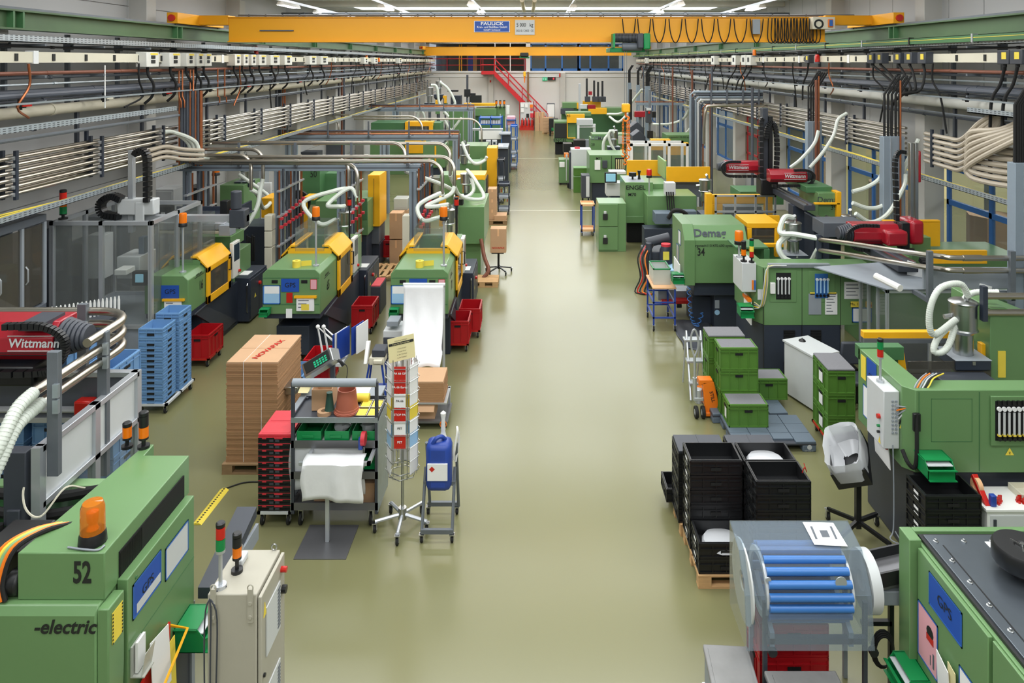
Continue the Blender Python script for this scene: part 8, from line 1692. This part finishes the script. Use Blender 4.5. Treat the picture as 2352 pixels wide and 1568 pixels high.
mk('injection_machine', 'yellow and green machine inside the white frame under the paired robots', 'machine', [('yellow_gate', 'yellow', [(1622, 445, 1636, 500, 18.3, .2), (1636, 447, 1775, 468, 18.9, .1), (1636, 468, 1660, 500, 18.9, .1), (1756, 468, 1775, 500, 18.9, .1)]), ('clamp_parts', 'dgrey', [(1665, 475, 1750, 500, 19, .4)]), ('base', 'navy', [(1620, 500, 1780, None, 18.7, 1)]), ('body', 'dgreen', [(1700, 440, 1800, 470, 19.6, 1)])])
t = mk('injection_machine', 'green machine 39 with dark lettering and yellow edge behind the loader', 'machine', [('body', 'green', [(1880, 443, 1926, 500, 16.2, 1.2)]), ('lid', 'dgreen', [(1852, 429, 1912, 443, 16.4, 1.4)]), ('yellow_edge', 'yellow', [(1922, 441, 1933, 500, 16.1, .3), (1872, 466, 1930, 470, 16.1, .1)]), ('base', 'navy', [(1870, 500, 1930, None, 16.3, 1.2)])])
text(t, 'Demag', pd(1903, 459, 16.19), UX, UZ, .13, 'navy', shear=.08); text(t, '39', pd(1915, 477, 16.19), UX, UZ, .1)
loader('stainless hopper loader right of machine 39', X(1949, 15.5), 15.5, 1.75, .15, .62)
for k, P in enumerate(([(1958, 440), (1990, 430), (2020, 410), (2028, 380), (2032, 320)], [(1958, 466), (1995, 478), (2030, 470), (2060, 430), (2085, 370), (2110, 320)], [(1965, 490), (2000, 510), (2040, 490), (2075, 430), (2080, 400)], [(1815, 385), (1840, 365), (1870, 330), (1880, 300)], [(1860, 385), (1890, 350), (1915, 310), (1925, 275), (1945, 260)])):
    hose('long pale hose rising to the right wall pipes, %s' % ('first right of the loader', 'second right of the loader', 'lowest right of the loader', 'left of the grey duct', 'crossing the grey duct')[k], [pd(px, py, (15.2, 15.0, 14.8, 18.5, 18.5)[k] + .05 * i) for i, (px, py) in enumerate(P)], .045)
# ---- machine 70 group
t = mk('injection_machine', 'green machine 70 with red beacon, black horns and grey top', 'machine', [('body', 'green', [(1436, 419, 1500, 497, 22.2, 1.4)]), ('skirt', 'green', [(1436, 497, 1490, 512, 22.15, 1.2)]), ('side_body', 'green', [(1487, 450, 1600, 525, 21.4, 1.2), (1500, 422, 1535, 450, 22.6, 1.2)]), ('base', 'dark', [(1440, 512, 1590, None, 22.5, 1)]), ('outlet_box', 'lgrey', [(1528, 420, 1552, 448, 21.2, .3)]), ('blue_pump', 'greyplastic', [(1505, 490, 1545, 515, 20.6, .5), (1550, 485, 1600, 500, 20.8, .3)]), ('dark_unit', 'navy', [(1480, 525, 1545, None, 20.6, .5)]), ('top_plate', 'grey', [(1438, 417.5, 1482, 419, 22.3, 1.2)])])
text(t, 'ENGEL', pd(1460, 431, 22.19), UX, UZ, .13, bold=.03, xs=1.1); text(t, 'M70', pd(1452, 447, 22.19), UX, UZ, .1, bold=.02)
beacon_pole(t, X(1491, 21.6), 21.6, Z(450, 21.6), .62, 'redlamp', .08)
for px_ in (1453, 1468): b = B(); b.lathe([(.03, 0), (.03, .08), (.12, .1), (.12, .22), (.001, .23)] if px_ < 1460 else [(.05, 0), (.03, .15), (.06, .28), (.001, .28)], (X(px_, 22.8), 22.8, Z(419, 22.2)), 14); part(t, 'horn', b, 'black')
for k in range(4): b = B(); x = X(1531 + 5 * k, 21.15); b.tube(bez([(x, 21.15, Z(440, 21.2)), (x + .03, 21.1, 1.3), (x + .08, 21.0, .9), (x + .05, 20.9, .6)], 4), .02, 6); part(t, 'cable', b, 'rubber')
b = B(); b.tube(bez([(X(1535, 20.5), 20.5, 1.2), (X(1550, 20.4), 20.4, 1.45), (X(1575, 20.4), 20.4, 1.35), (X(1585, 20.5), 20.5, 1.0)], 5), .06, 8); part(t, 'black_hose', b, 'rubber')
t = mk('switch_cabinet', 'green two-door switch cabinet of machine 70 at the aisle', 'cabinet', [('body', 'green', [(1375, 467, 1438, None, 21.4, .9)]), ('upper_door', 'green', [(1376, 469, 1419, 520, 21.36, .04)]), ('lower_door', 'green', [(1376, 522, 1419, 574, 21.36, .04)]), ('handle', 'ink', [(1385, 491, 1396, 505, 21.32, .04), (1385, 546, 1396, 560, 21.32, .04)]), ('plate', 'lgrey', [(1387, 485, 1393, 491, 21.34, .02), (1387, 540, 1393, 546, 21.34, .02)])])
t = thing('hydraulic_unit', 'dark grey pump with red-topped bottle left of machine 34', 'pump', (3.0, 18.2, 0))
b = B(); b.box(2.75, 18.0, .1, 3.35, 18.7, .9); b.cyl((2.85, 17.95, .3), (2.85, 17.95, 1.15), .08); b.cyl((2.8, 18.1, 1.1), (3.4, 18.1, 1.25), .12); part(t, 'pump', b, 'charcoal', bev=.02); b = B(); b.lathe([(.16, 0), (.16, .65), (.1, .78), (.001, .8)], (3.25, 17.8, .35), 14); bt = part(t, 'bottle', b, 'navy'); b = B(); b.lathe([(.12, 1.1), (.12, 1.16), (.001, 1.17)], (3.25, 17.8, 0), 12); b.m(1).box(3.15, 17.62, .8, 3.3, 17.64, 1.0); part(bt, 'red_cap', b, ['redlid', 'paperyellow'])
for k in range(5): b = B(); x = 2.55 + .06 * k; b.tube(bez([(x + .2, 18.0, 1.1), (x, 17.8, .8), (x + .05, 17.7, .35), (x - .1, 17.6, .03), (x + .1, 17.4, .03)], 4), .018, 5); part(t, 'hose', b, ('rubber', 'redlamp', 'rubber', 'orange', 'rubber')[k])
b = B(); b.box(2.95, 17.2, .0, 3.7, 17.7, .6); b.m(1).box(2.9, 17.15, .6, 3.75, 17.75, .68); solo('film_box', b, ['film', 'lblue'], 'box with clear film and pale blue lid beside machine 34', 'box', (3.3, 17.4, 0))
cart('small blue trolley with tan trays at machine 70', 1335, 1366, 470, 23.3, .6, 'dblue', 2)
mk('control_screen', 'white operator desk with lit black touch screen beside machine 70', 'terminal', [('screen_case', 'ink', [(1389, 396, 1417, 420, 24.5, .1)]), ('display', 'lit', [(1392, 399, 1414, 417, 24.47, .03)]), ('desk', 'lgrey', [(1393, 420, 1437, 450, 24.7, .6), (1400, 394, 1438, 400, 25.2, .5)]), ('legs', 'grey', [(1398, 450, 1402, None, 24.8, .3)])])
mk('yellow_trough', 'yellow open guard trough above machine 70', 'guard', [('rear_wall', 'yellow', [(1440, 368, 1531, 404, 25, .06)]), ('side_wall', 'lgreen', [(1527, 370, 1531, 412, 23.6, 1.4)]), ('front_wall', 'yellow', [(1531, 383, 1631, 418, 23.3, .06)]), ('base', 'dgrey', [(1531, 418, 1625, 452, 23.5, 1)])])
loader('stainless hopper loader right of the yellow trough', X(1620, 21), 21.0, 1.6, .18, .65)
# ---- machine 71 and beyond
t = mk('injection_machine', 'green machine 71 with gauge window and black hand terminal', 'machine', [('cabinet', 'green', [(1354, 356, 1446, 420, 28.5, 1.6)]), ('base', 'navy', [(1360, 420, 1440, None, 28.6, 1.4)]), ('recess', 'dark', [(1413, 363, 1436, 391, 28.47, .04)]), ('poster', 'paper', [(1366, 368, 1379, 390, 28.46, .04)]), ('hand_terminal', 'charcoal', [(1384, 369, 1395, 386, 28.4, .1)]), ('joint', 'dark', [(1404, 358, 1405, 420, 28.48, .03)])])
for k in range(5): b = B(); x = X(1416 + 4.3 * k, 28.42); b.cyl((x, 28.42, Z(388, 28.4)), (x, 28.42, Z(366, 28.4)), .025, n=6); part(t, 'gauge', b, 'manila')
text(t, 'M71', pd(1376, 364, 28.49), UX, UZ, .1, bold=.02)
t = mk('injection_machine', 'green machine 28 with grey lettering, behind machine 71', 'machine', [('hood', 'green', [(1357, 318, 1445, 349, 33.5, 1.2), (1360, 308, 1445, 318, 33.8, 1)]), ('base', 'dgreen', [(1357, 349, 1440, None, 33.7, 1.2)]), ('yellow_guard', 'yellow', [(1395, 345, 1445, 356, 32.5, .3)]), ('clear_window', 'milky', [(1420, 312, 1450, 330, 33.3, .1)])])
text(t, 'DEMAG', pd(1378, 317, 33.45), UX, UZ, .17, 'dgrey', bold=.03); text(t, '28', pd(1362, 332, 33.45), UX, UZ, .12)
loader('stainless hopper loader with navy funnel on machine 28', X(1409, 32), 32, 1.5, .2, .75, .4)
hose('white hose arching left of the machine 28 loader', [pd(px, py, 31.8) for px, py in ((1386, 355), (1386, 330), (1392, 315), (1400, 310))], .07); hose('grey hose arching over the machine 28 loader', [pd(px, py, 31.6) for px, py in ((1416, 352), (1403, 330), (1398, 308), (1405, 300), (1411, 305))], .06)
mk('white_cabinet', 'tall pale cabinet with a red cap on top at the right aisle', 'cabinet', [('body', 'lgrey', [(1312, 343, 1358, None, 31.8, .8)]), ('red_cap', 'redlid', [(1320, 338, 1332, 343, 32, .2)]), ('side', 'charcoal', [(1308, 350, 1312, None, 31.9, .6)])])
for k in range(2): mk('green_crate', '%s green crate before the tall pale cabinet' % ('lower', 'upper')[k], 'crate', [('crate', 'greencrate', [(1318, 405 - 20 * k, 1348, None if k == 0 else 404, 31.0, .5)]), ('rim', 'lgreen', [(1317.5, 405 - 20 * k, 1348.5, 407 - 20 * k, 30.98, .54)])])
mk('green_cabinet', 'green cabinet with white plate and orange cloth at the right aisle', 'cabinet', [('body', 'green', [(1284, 367, 1308, 420, 33, .9)]), ('plate', 'paper', [(1285, 372, 1297, 384, 32.97, .04)]), ('cloth', 'orange', [(1296, 352, 1306, 362, 33.2, .3)]), ('wheels', 'dark', [(1285, 420, 1289, None, 33, .1), (1302, 420, 1306, None, 33, .1)])])
mk('pallet_truck', 'small orange pallet truck at the far right aisle', 'pallet truck', [('head', 'orange', [(1308, 405, 1318, 432, 32.2, .4)]), ('drawbar', 'lgrey', [(1300, 360, 1302, 415, 32.4, .05), (1299, 355, 1304, 362, 32.4, .04)]), ('wheel', 'rubber', [(1303, 421, 1308, 431, 32.1, .2)])])
mk('tool_wagon', 'grey drawer wagon at the aisle left of machine 71', 'trolley', [('body', 'charcoal', [(1336, 403, 1355, 455, 28.3, .6)]), ('side', 'lgrey', [(1346, 405, 1354, 452, 28.28, .05)]), ('wheels', 'dark', [(1337, 455, 1340, None, 28.4, .1), (1350, 455, 1353, None, 28.4, .1)])])
t = mk('injection_machine', 'green machine 45 with black window and yellow cover', 'machine', [('body', 'green', [(1273, 279, 1322, 326, 43.5, 1.6)]), ('window', 'ink', [(1274, 283, 1302, 317, 43.45, .06)]), ('yellow_cover', 'yellow', [(1302, 262, 1343, 282, 43.2, .3), (1302, 282, 1304, 318, 43.4, .1), (1302, 316, 1322, 318, 43.4, .1)]), ('top', 'green', [(1300, 258, 1358, 266, 44, 1.2)]), ('base', 'dark', [(1276, 330, 1330, None, 43.7, 1.2)])])
text(t, 'ENGEL', pd(1287, 323, 43.4), UX, UZ, .2, bold=.03); text(t, '45', pd(1306, 266, 43.15), UX, UZ, .16)
mk('black_box', 'black boxes standing at the aisle before machine 45', 'box', [('box', 'black', [(1294, 330, 1314, 352, 39, .8), (1318, 322, 1345, 340, 38.5, .8)]), ('base', 'charcoal', [(1296, 352, 1345, None, 38.9, .8)])])
mk('white_machine_frame', 'white framed handling station before machine 45', 'machine', [('top_box', 'lgrey', [(1326, 274, 1362, 288, 40, .8)]), ('frame', 'whiteband', [(1326, 288, 1331, 322, 40, .2), (1362, 285, 1368, 322, 40.2, .2), (1331, 290, 1366, 293, 40.1, .2)]), ('pane', 'acrylic', [(1331, 293, 1362, 322, 40.1, .05)]), ('base', 'grey', [(1330, 322, 1366, None, 40.2, .6)])])
mk('injection_machine', 'green and yellow machine at the far right, nearest the far wall', 'machine', [('body', 'green', [(1292, 236, 1330, 248, 52, 1.5), (1394, 248, 1440, 266, 50, 1.5)]), ('yellow_guard', 'yellow', [(1339, 232, 1380, 247, 51, .4), (1352, 248, 1394, 262, 49.5, .4), (1325, 236, 1332, 250, 51.8, .3)]), ('base', 'dgreen', [(1290, 248, 1440, None, 52.2, 1)]), ('clamp', 'charcoal', [(1288, 250, 1318, 262, 51.5, .5)])])
for k, (px, y0) in enumerate(((1346, 180), (1363, 185), (1372, 188), (1382, 186))): mk('linear_robot', '%s slim black robot arm from the left before the far wall' % nth(k), 'robot', [('arm', 'black', [(px, y0, px + 4, 232, 50 + .3 * k, .3)]), ('head', 'charcoal', [(px - 2, 222, px + 10, 234, 49.8 + .3 * k, .5)])] + ([('red_motor', 'robot', [(1352, 210, 1360, 218, 49.9, .4)])] if k == 0 else []))
mk('linear_robot', 'white and red robot with slim grey mast in the far right row', 'robot', [('mast', 'alu', [(1329, 192, 1334, 262, 46, .2)]), ('beam', 'lgrey', [(1332, 240, 1350, 250, 45.8, .3)]), ('red_end', 'robot', [(1348, 241, 1368, 250, 45.8, .3)])])
for k, (x0_, y0_) in enumerate(((1448, 280), (1453, 300))): t = thing('dryer_unit', '%s dark angular printer-like unit behind the lifting chain' % ('upper', 'lower')[k], 'machine', (X(x0_ + 15, 33), 33, 1)); b = B(); d = 34 - 2 * k; b.prism([(X(x0_, d), Z(y0_ + 25, d)), (X(x0_ + 30, d), Z(y0_ + 28, d)), (X(x0_ + 30, d), Z(y0_ + 14, d)), (X(x0_ + 16, d), Z(y0_, d)), (X(x0_, d), Z(y0_ + 12, d))], 'y', d, d + 1); part(t, 'housing', b, 'charcoal', bev=.02); b = B(); b.pb(x0_ + 6, y0_ + 25, x0_ + 24, None, d + .1, .6); part(t, 'body', b, 'dgreen')
mk('linear_robot', 'grey and black vertical robot with red dot before the pipe arch', 'robot', [('arm', 'strut', [(1491, 205, 1495, 300, 31, .2)]), ('head', 'charcoal', [(1484, 248, 1497, 282, 30.8, .3)]), ('panel', 'lgrey', [(1485, 248, 1496, 254, 30.76, .05)]), ('dot', 'redlamp', [(1489, 256, 1493, 261, 30.75, .05)]), ('gripper', 'black', [(1488, 300, 1500, 318, 30.9, .3)])])
mk('linear_robot', 'red far robot beam left of the grey vertical robot', 'robot', [('beam', 'robot', [(1458, 256, 1484, 269, 34, .4)]), ('chain', 'rubber', [(1446, 205, 1452, 275, 34.2, .3)]), ('end', 'black', [(1498, 256, 1507, 270, 34, .4)]), ('stand', 'strut', [(1468, 269, 1474, None, 34.1, .2)])])
t = mk('injection_machine', 'green machine with small dark lettering and yellow guard beside the pipe arch', 'machine', [('body', 'green', [(1532, 310, 1596, 330, 30, 1.2)]), ('yellow_guard', 'yellow', [(1496, 320, 1540, 345, 29, .4), (1532, 328, 1582, 356, 28.6, .3)]), ('base', 'dgreen', [(1500, 345, 1600, None, 29.4, 1.2)])]); text(t, 'ergotech 125-440 system', pd(1565, 315, 29.98), UX, UZ, .07)
t = thing('guard_enclosure', 'white framed clear guard before the yellow trough', 'guard', (5, 27, 0)); guard(t, X(1448, 26), 26, X(1582, 26), 27, .8, Z(330, 26), 'fb', nx=3, w=.09, m='whiteband')
t = thing('pipe_arch', 'arch of parallel grey and copper pipes from the right wall down to the machines', 'pipes', (6.5, 27, 0))
for k in range(6):
    z = Z(211 + 6 * k, 27); x = X(1586 + 6 * k, 27); b = B(); b.tube([(8.6, 27 + .02 * k, z), (x + .12, 27 + .02 * k, z), (x, 27 + .02 * k, z - .12), (x, 27 + .02 * k, .2)], .05 if k != 5 else .03, 8); part(t, 'pipe', b, ('post', 'darkpipe', 'post', 'lgrey', 'darkpipe', 'copper')[k])
for q in range(4): b = B(); b.box(X(1600, 27) + .6 * q + .5, 26.9, Z(246, 27), X(1600, 27) + .6 * q + .56, 26.95, Z(205, 27)); part(t, 'bracket', b, 'dgrey')
b = B(); b.tube(bez([(8.6, 26.5, Z(243, 26.5)), (X(1640, 26.5), 26.5, Z(243, 26.5)), (X(1622, 26.5), 26.5, Z(252, 26.5)), (X(1617, 26.5), 26.5, Z(290, 26.5)), (X(1616, 26.5), 26.5, Z(330, 26.5))], 6), .055, 8); solo('conveying_pipe', b, 'inox', 'curved beige-steel pipe under the pipe arch', 'pipe', (6.5, 26.5, 3.8))
for k in range(4): hose('slanting pale hose from the right wall pipes, %s along the far right row' % nth(k), [pd(*q) for q in (((1507, 330, 38), (1560, 318, 37), (1590, 290, 36), (1612, 262, 35)), ((1500, 285, 42), (1540, 284, 41), (1572, 270, 40), (1588, 235, 39)), ((1395, 262, 47), (1430, 258, 46), (1462, 220, 45), (1475, 205, 44)), ((1400, 268, 44), (1420, 280, 43), (1440, 262, 43), (1446, 245, 43)))[k]], .07)
mk('beam_gantry', 'grey pipe beam over the far right row', 'gantry', [('beam', 'post', [(1462, 236, 1570, 242, 40, .15)]), ('pipe', 'copper', [(1458, 233, 1572, 235, 40, .06)]), ('post', 'post', [(1466, 242, 1470, None, 40, .15), (1562, 242, 1566, None, 40, .15)])])
# ---- far end: safety board, boxes, flip chart
g = 59.5; t = thing('safety_board', 'free-standing white safety board with red extinguishers at its foot', 'board', (X(1208, g), g, 0)); b = B(); b.pb(1194, 235, 1226, 289, g, .1); part(t, 'panel', b, 'lgrey'); b = B(); b.pb(1193, 233, 1195, None, g, .15); b.pb(1225, 233, 1227, None, g, .15); b.pb(1194, 289, 1226, None, g - .3, .6); part(t, 'stand', b, 'redlamp')
for (a, c, e, f, m_) in ((1196, 238, 1204, 246, 'paper'), (1206, 238, 1212, 247, 'paper'), (1196, 248, 1203, 258, 'paper'), (1217, 240, 1224, 247, 'orange'), (1218, 249, 1224, 254, 'redlid'), (1218, 260, 1225, 270, 'redlid'), (1209, 261, 1215, 270, 'ink')): b = B(); b.pb(a, c, e, f, g - .06, .05); part(t, 'item', b, m_)
for k in range(4): b = B(); x = X(1199.5 + 7.5 * k, g); b.lathe([(.1, .25), (.1, .8), (.04, .9), (.04, 1.0), (.001, 1.02)], (x, g - .25, 0), 12); b.m(1).tube([(x, g - .25, 1.0), (x + .12, g - .3, .9), (x + .12, g - .32, .4)], .02, 5); solo('fire_extinguisher', b, ['redlamp', 'rubber'], 'red fire extinguisher, %s from the left on the safety board' % nth(k), 'extinguisher', (x, g - .25, .25), group='fire extinguishers at the far wall')
for k in range(2): cbox('tall brown carton, %s of two right of the safety board' % ('left', 'right')[k], X(1234 + 11.5 * k, 58.5), 58.8, 0, .38, .5, 1.52)
b = B(); b.pb(1257, 240, 1273, 268, 60.5, .06); t = solo('flip_chart', b, 'paper', 'white flip chart by the far wall at the foot of the stair', 'flip chart', (X(1265, 60.5), 60.5, 0)); b = B(); b.pb(1256, 238, 1258, None, 60.6, .05); b.pb(1272, 238, 1274, None, 60.6, .05); b.pb(1256, 237, 1274, 239, 60.55, .08); part(t, 'stand', b, 'strut')
for k in range(4): cbox('brown carton, %s from the bottom beside the flip chart' % nth(k), X(1259, 56), 56.2, .15 + .29 * k, .75, .6, .28)
pallet('wooden pallet under the cartons at the far right', X(1259, 56), 56.3, w=.9, d=.7)
mk('black_trolley', 'black covered trolley beside the far cartons', 'trolley', [('body', 'black', [(1261, 273, 1282, 302, 54.5, .9)]), ('bin', 'binGreen', [(1267, 294, 1273, 300, 54.3, .2)]), ('wheels', 'rubber', [(1262, 302, 1266, None, 54.6, .2), (1277, 302, 1281, None, 54.6, .2)])])
# ---- seen through the right windows
for k in range(3):
    b = B()
    for i in range(6): b.lathe([(.3, 0), (.36, .06), (.3, .12)], (12.6 + .5 * (i % 2), 15.6 + .4 * (i // 2) + 1.3 * k, 2.8 + .0 * i), 8)
    solo('sack_pile', b, 'paper', 'pile of white sacks on the high rack behind the right windows, %s from the camera' % nth(k), 'sacks', (12.8, 16 + 1.3 * k, 2.8)); pallet('wooden pallet under the %s sack pile behind the right windows' % nth(k), 12.85, 16.0 + 1.3 * k, 1.57, 2.62)
b = B(); b.box(12.2, 14.8, 2.5, 13.6, 19.6, 2.62)
for y in (15, 19.4): b.box(12.25, y, 0, 12.35, y + .1, 2.5); b.box(13.45, y, 0, 13.55, y + .1, 2.5)
solo('rack', b, 'grey', 'high grey rack behind the right windows', 'rack', (12.9, 17, 0))
for k, (x, y) in enumerate(((11.6, 13.9), (11.8, 18.4), (11.6, 23.5), (11.8, 29.5))): b = B(); b.lathe([(.62, .14), (.62, 1.75), (.001, 1.76)], (x, y, 0), 8); solo('octagonal_carton', b, 'card', 'large octagonal carton behind the right windows, %s from the camera' % nth(k), 'carton', (x, y, .14)); pallet('pallet of the %s octagonal carton behind the windows' % nth(k), x, y)
b = B(); b.lathe([(.28, 0), (.28, .9), (.22, 1.0), (.22, 1.5), (.3, 1.6), (.3, 1.9), (.12, 2.1), (.12, 2.5), (.001, 2.5)], (11.0, 15.6, 0), 16); solo('dryer', b, 'steel', 'tall stainless dryer column behind the nearest right window', 'dryer', (11, 15.6, 0))
# ================================================================ left rear: enclosures along the wall
t = thing('test_cabinet', 'long dark grey cabinet with glass doors at the left edge by the wall', 'cabinet', (-8.9, 11.5, 0))
b = B(); b.box(-9.5, 9.9, 0, -8.42, 12.3, 1.55); part(t, 'lower_body', b, 'dgrey', bev=.01); b = B(); b.box(-9.5, 9.9, 2.95, -8.42, 12.3, 3.08); b.box(-9.5, 9.9, 1.55, -9.0, 12.3, 2.95); part(t, 'upper_body', b, 'dgrey', bev=.01)
for y in (9.9, 11.1, 11.7, 12.24): b = B(); b.box(-8.48, y, 1.55, -8.42, y + .06, 2.95); part(t, 'frame_post', b, 'grey')
for y in (9.96, 11.16, 11.76): b = B(); b.box(-8.46, y, 1.58, -8.45, y + (1.14 if y < 11 else .54 if y < 11.5 else .48), 2.92); d_ = part(t, 'glass_door', b, 'smoke'); b = B(); b.tube([(-8.44, y + .06, 2.0), (-8.4, y + .06, 2.05), (-8.4, y + .06, 2.25), (-8.44, y + .06, 2.3)], .012, 5); part(d_, 'door_handle', b, 'alu')
for k in range(3): b = B(); b.box(-8.95, 10.2 + .7 * k, 1.6, -8.6, 10.6 + .7 * k, 2.3); part(t, 'inner_unit', b, 'manila' if k else 'charcoal')
t = thing('guard_enclosure', 'aluminium enclosure with large clear panes behind the blue crates, left', 'guard', (-7.8, 13.7, 0)); guard(t, -8.72, 12.8, -6.88, 14.75, .9, 2.83, 'fblr', w=.07, nx=2); b = B(); b.box(-8.7, 12.84, .05, -6.9, 14.7, .9); part(t, 'base_panels', b, 'grey', bev=.01)
tower(t, -8.6, 13.0, 2.83, ['greenlamp', 'amber', 'redlamp'], .06, .1, .13)
mk('assembly_unit', 'pale machine block and small touch screen inside the clear enclosure', 'machine', [('block', 'lgrey', [(268, 590, 320, 640, 13.6, .6), (200, 540, 240, 640, 14.2, .3)]), ('screen_case', 'ink', [(303, 624, 336, 656, 13.0, .12)]), ('screen', 'lit', [(310, 630, 328, 649, 12.98, .03)]), ('robot_post', 'greyplastic', [(318, 545, 330, 640, 13.8, .15)]), ('white_plate', 'white', [(262, 620, 290, 632, 13.2, .3)])])
t = thing('linear_robot', 'silver upright linear robot with black energy chains over the clear enclosure', 'robot', (X(305, 13.8), 13.8, 2.6)); x = X(305, 13.8)
b = B(); b.box(x - .07, 13.75, 2.4, x + .03, 13.85, Z(345, 13.8)); part(t, 'mast', b, 'alu', bev=.006); b = B(); b.box(x - .25, 13.7, 2.75, x + .45, 13.95, 3.05); b.box(x + .1, 13.68, 2.6, x + .28, 13.72, 3.0); part(t, 'carriage', b, 'lgrey', bev=.02)
energy_chain(t, [(x + .1, 13.7, 3.9), (x + .18, 13.7, 4.0), (x + .32, 13.7, 3.9), (x + .34, 13.7, 3.5), (x + .34, 13.7, 3.0)], .16, .05); energy_chain(t, [(x - .15, 13.7, 3.05), (x - .35, 13.7, 3.12), (x - .55, 13.7, 2.98), (x - .5, 13.7, 2.78), (x - .2, 13.7, 2.72)], .18, .06)
b = B(); b.box(x - .6, 13.8, 2.6, x + 2.2, 13.95, 2.72); part(t, 'cross_axis', b, 'alu'); b = B(); b.box(x + 1.9, 13.7, 2.5, x + 2.2, 13.95, 2.85); b.cyl((x + 2.0, 13.8, 2.85), (x + 2.0, 13.8, 3.2), .1); part(t, 'drive_motor', b, 'charcoal', bev=.02)
t = thing('pin_conveyor', 'conveyor with upright white pins in front of the clear enclosure', 'conveyor', (-7.9, 12.2, 0)); b = B(); b.box(-8.3, 11.9, 1.2, -7.3, 12.7, 1.28); b.box(-8.2, 12.0, 0, -8.1, 12.1, 1.2); b.box(-7.5, 12.5, 0, -7.4, 12.6, 1.2); part(t, 'bed', b, 'charcoal')
for k in range(18): b = B(); b.lathe([(.022, 0), (.022, .22), (.012, .28), (.001, .29)], (-8.2 + .05 * k, 12.0 + .035 * k, 1.28), 8); part(t, 'pin', b, 'white')
mk('hopper_tray', 'navy open hopper tray behind machine 16', 'hopper', [('back_wall', 'navy', [(405, 474, 545, 498, 16.6, .04)]), ('front_lip', 'charcoal', [(402, 498, 545, 506, 15.7, .05)]), ('floor', 'navy', [(402, 503, 545, 506, 15.7, .95)]), ('side_wall', 'navy', [(541, 476, 546, 506, 15.8, .8)]), ('motor', 'black', [(505, 462, 522, 504, 15.5, .18)]), ('support', 'dgrey', [(410, 506, 420, None, 16, .2), (530, 506, 540, None, 16, .2)])])
mk('box_axis', 'long silver cross beam with cables in front of the hopper tray', 'beam', [('beam', 'alu', [(352, 512, 515, 528, 15.0, .2)]), ('strip', 'cream', [(352, 530, 510, 537, 15.0, .15)]), ('end_block', 'grey', [(502, 518, 528, 542, 14.9, .3)]), ('posts', 'grey', [(356, 537, 362, None, 15.1, .1)])])
t = mk('granulate_hopper', 'green funnel-shaped hopper frame behind machine 16', 'hopper', [('rim', 'green', [(430, 543, 530, 570, 15.3, .7)]), ('neck', 'dgreen', [(442, 570, 500, 600, 15.4, .5)])])
b = B(); b.cyl((X(496, 18.5), 18.5, Z(480, 18.5)), (X(496, 18.5), 18.5, 2.75), .02, n=6); t = thing('beacon_post', 'orange beacon on a thin post behind the hopper tray', 'lamp', (X(496, 18.5), 18.5, 1.8)); part(t, 'post', b, 'black'); beacon(t, (X(496, 18.5), 18.5, 2.75), .09, .28, 'amber')
rr = random.Random(12)
for k, (px, d, w, h, m_) in enumerate(((385, 18.2, .5, 2.5, 'lgrey'), (452, 19.5, .4, 2.3, 'black'), (150, 14.9, .5, 2.0, 'charcoal'), (60, 13.6, .5, 2.6, 'charcoal'), (215, 15.5, .6, 2.4, 'dgrey'), (560, 23.5, .8, 2.2, 'grey'), (640, 29.5, .8, 2.0, 'charcoal'), (745, 33, .8, 2.1, 'dgrey'))):
    x = max(X(px, d), -9.3); t = thing('wall_cabinet', ('%s tall cabinet standing by the left wall, %s from the camera') % ({'lgrey': 'pale', 'black': 'black', 'charcoal': 'dark', 'dgrey': 'grey', 'grey': 'mid-grey'}[m_], nth(k)), 'cabinet', (x, d, 0)); b = B(); b.cb(x, d, 0, w, .7, h); part(t, 'body', b, m_, bev=.01); b = B(); b.cb(x, d - .36, .1, w * .9, .03, h * .55); b.cb(x, d - .36, .15 + h * .58, w * .9, .03, h * .34); part(t, 'doors', b, m_, bev=.006); b = B(); b.cb(x + w * .3, d - .39, h * .4, .03, .03, .15); part(t, 'handle', b, 'alu')
mk('reel_stand', 'black cable reel on the floor under the first gantry', 'reel', [('reel', 'rubber', [(355, 475, 392, 510, 17.3, .2)]), ('hub', 'lgrey', [(369, 488, 378, 497, 17.28, .03)])])
for k in range(10):
    mk('service_pipe_end', 'black coiled hose behind machine 16, %s from the left' % nth(k), 'hose', [('hose', 'rubber', [(565 + 4 * k, 540 + 3 * (k % 3), 568 + 4 * k, 600, 17.2 + .05 * k, .05)])], group='black hoses behind machine 16') if k < 5 else None
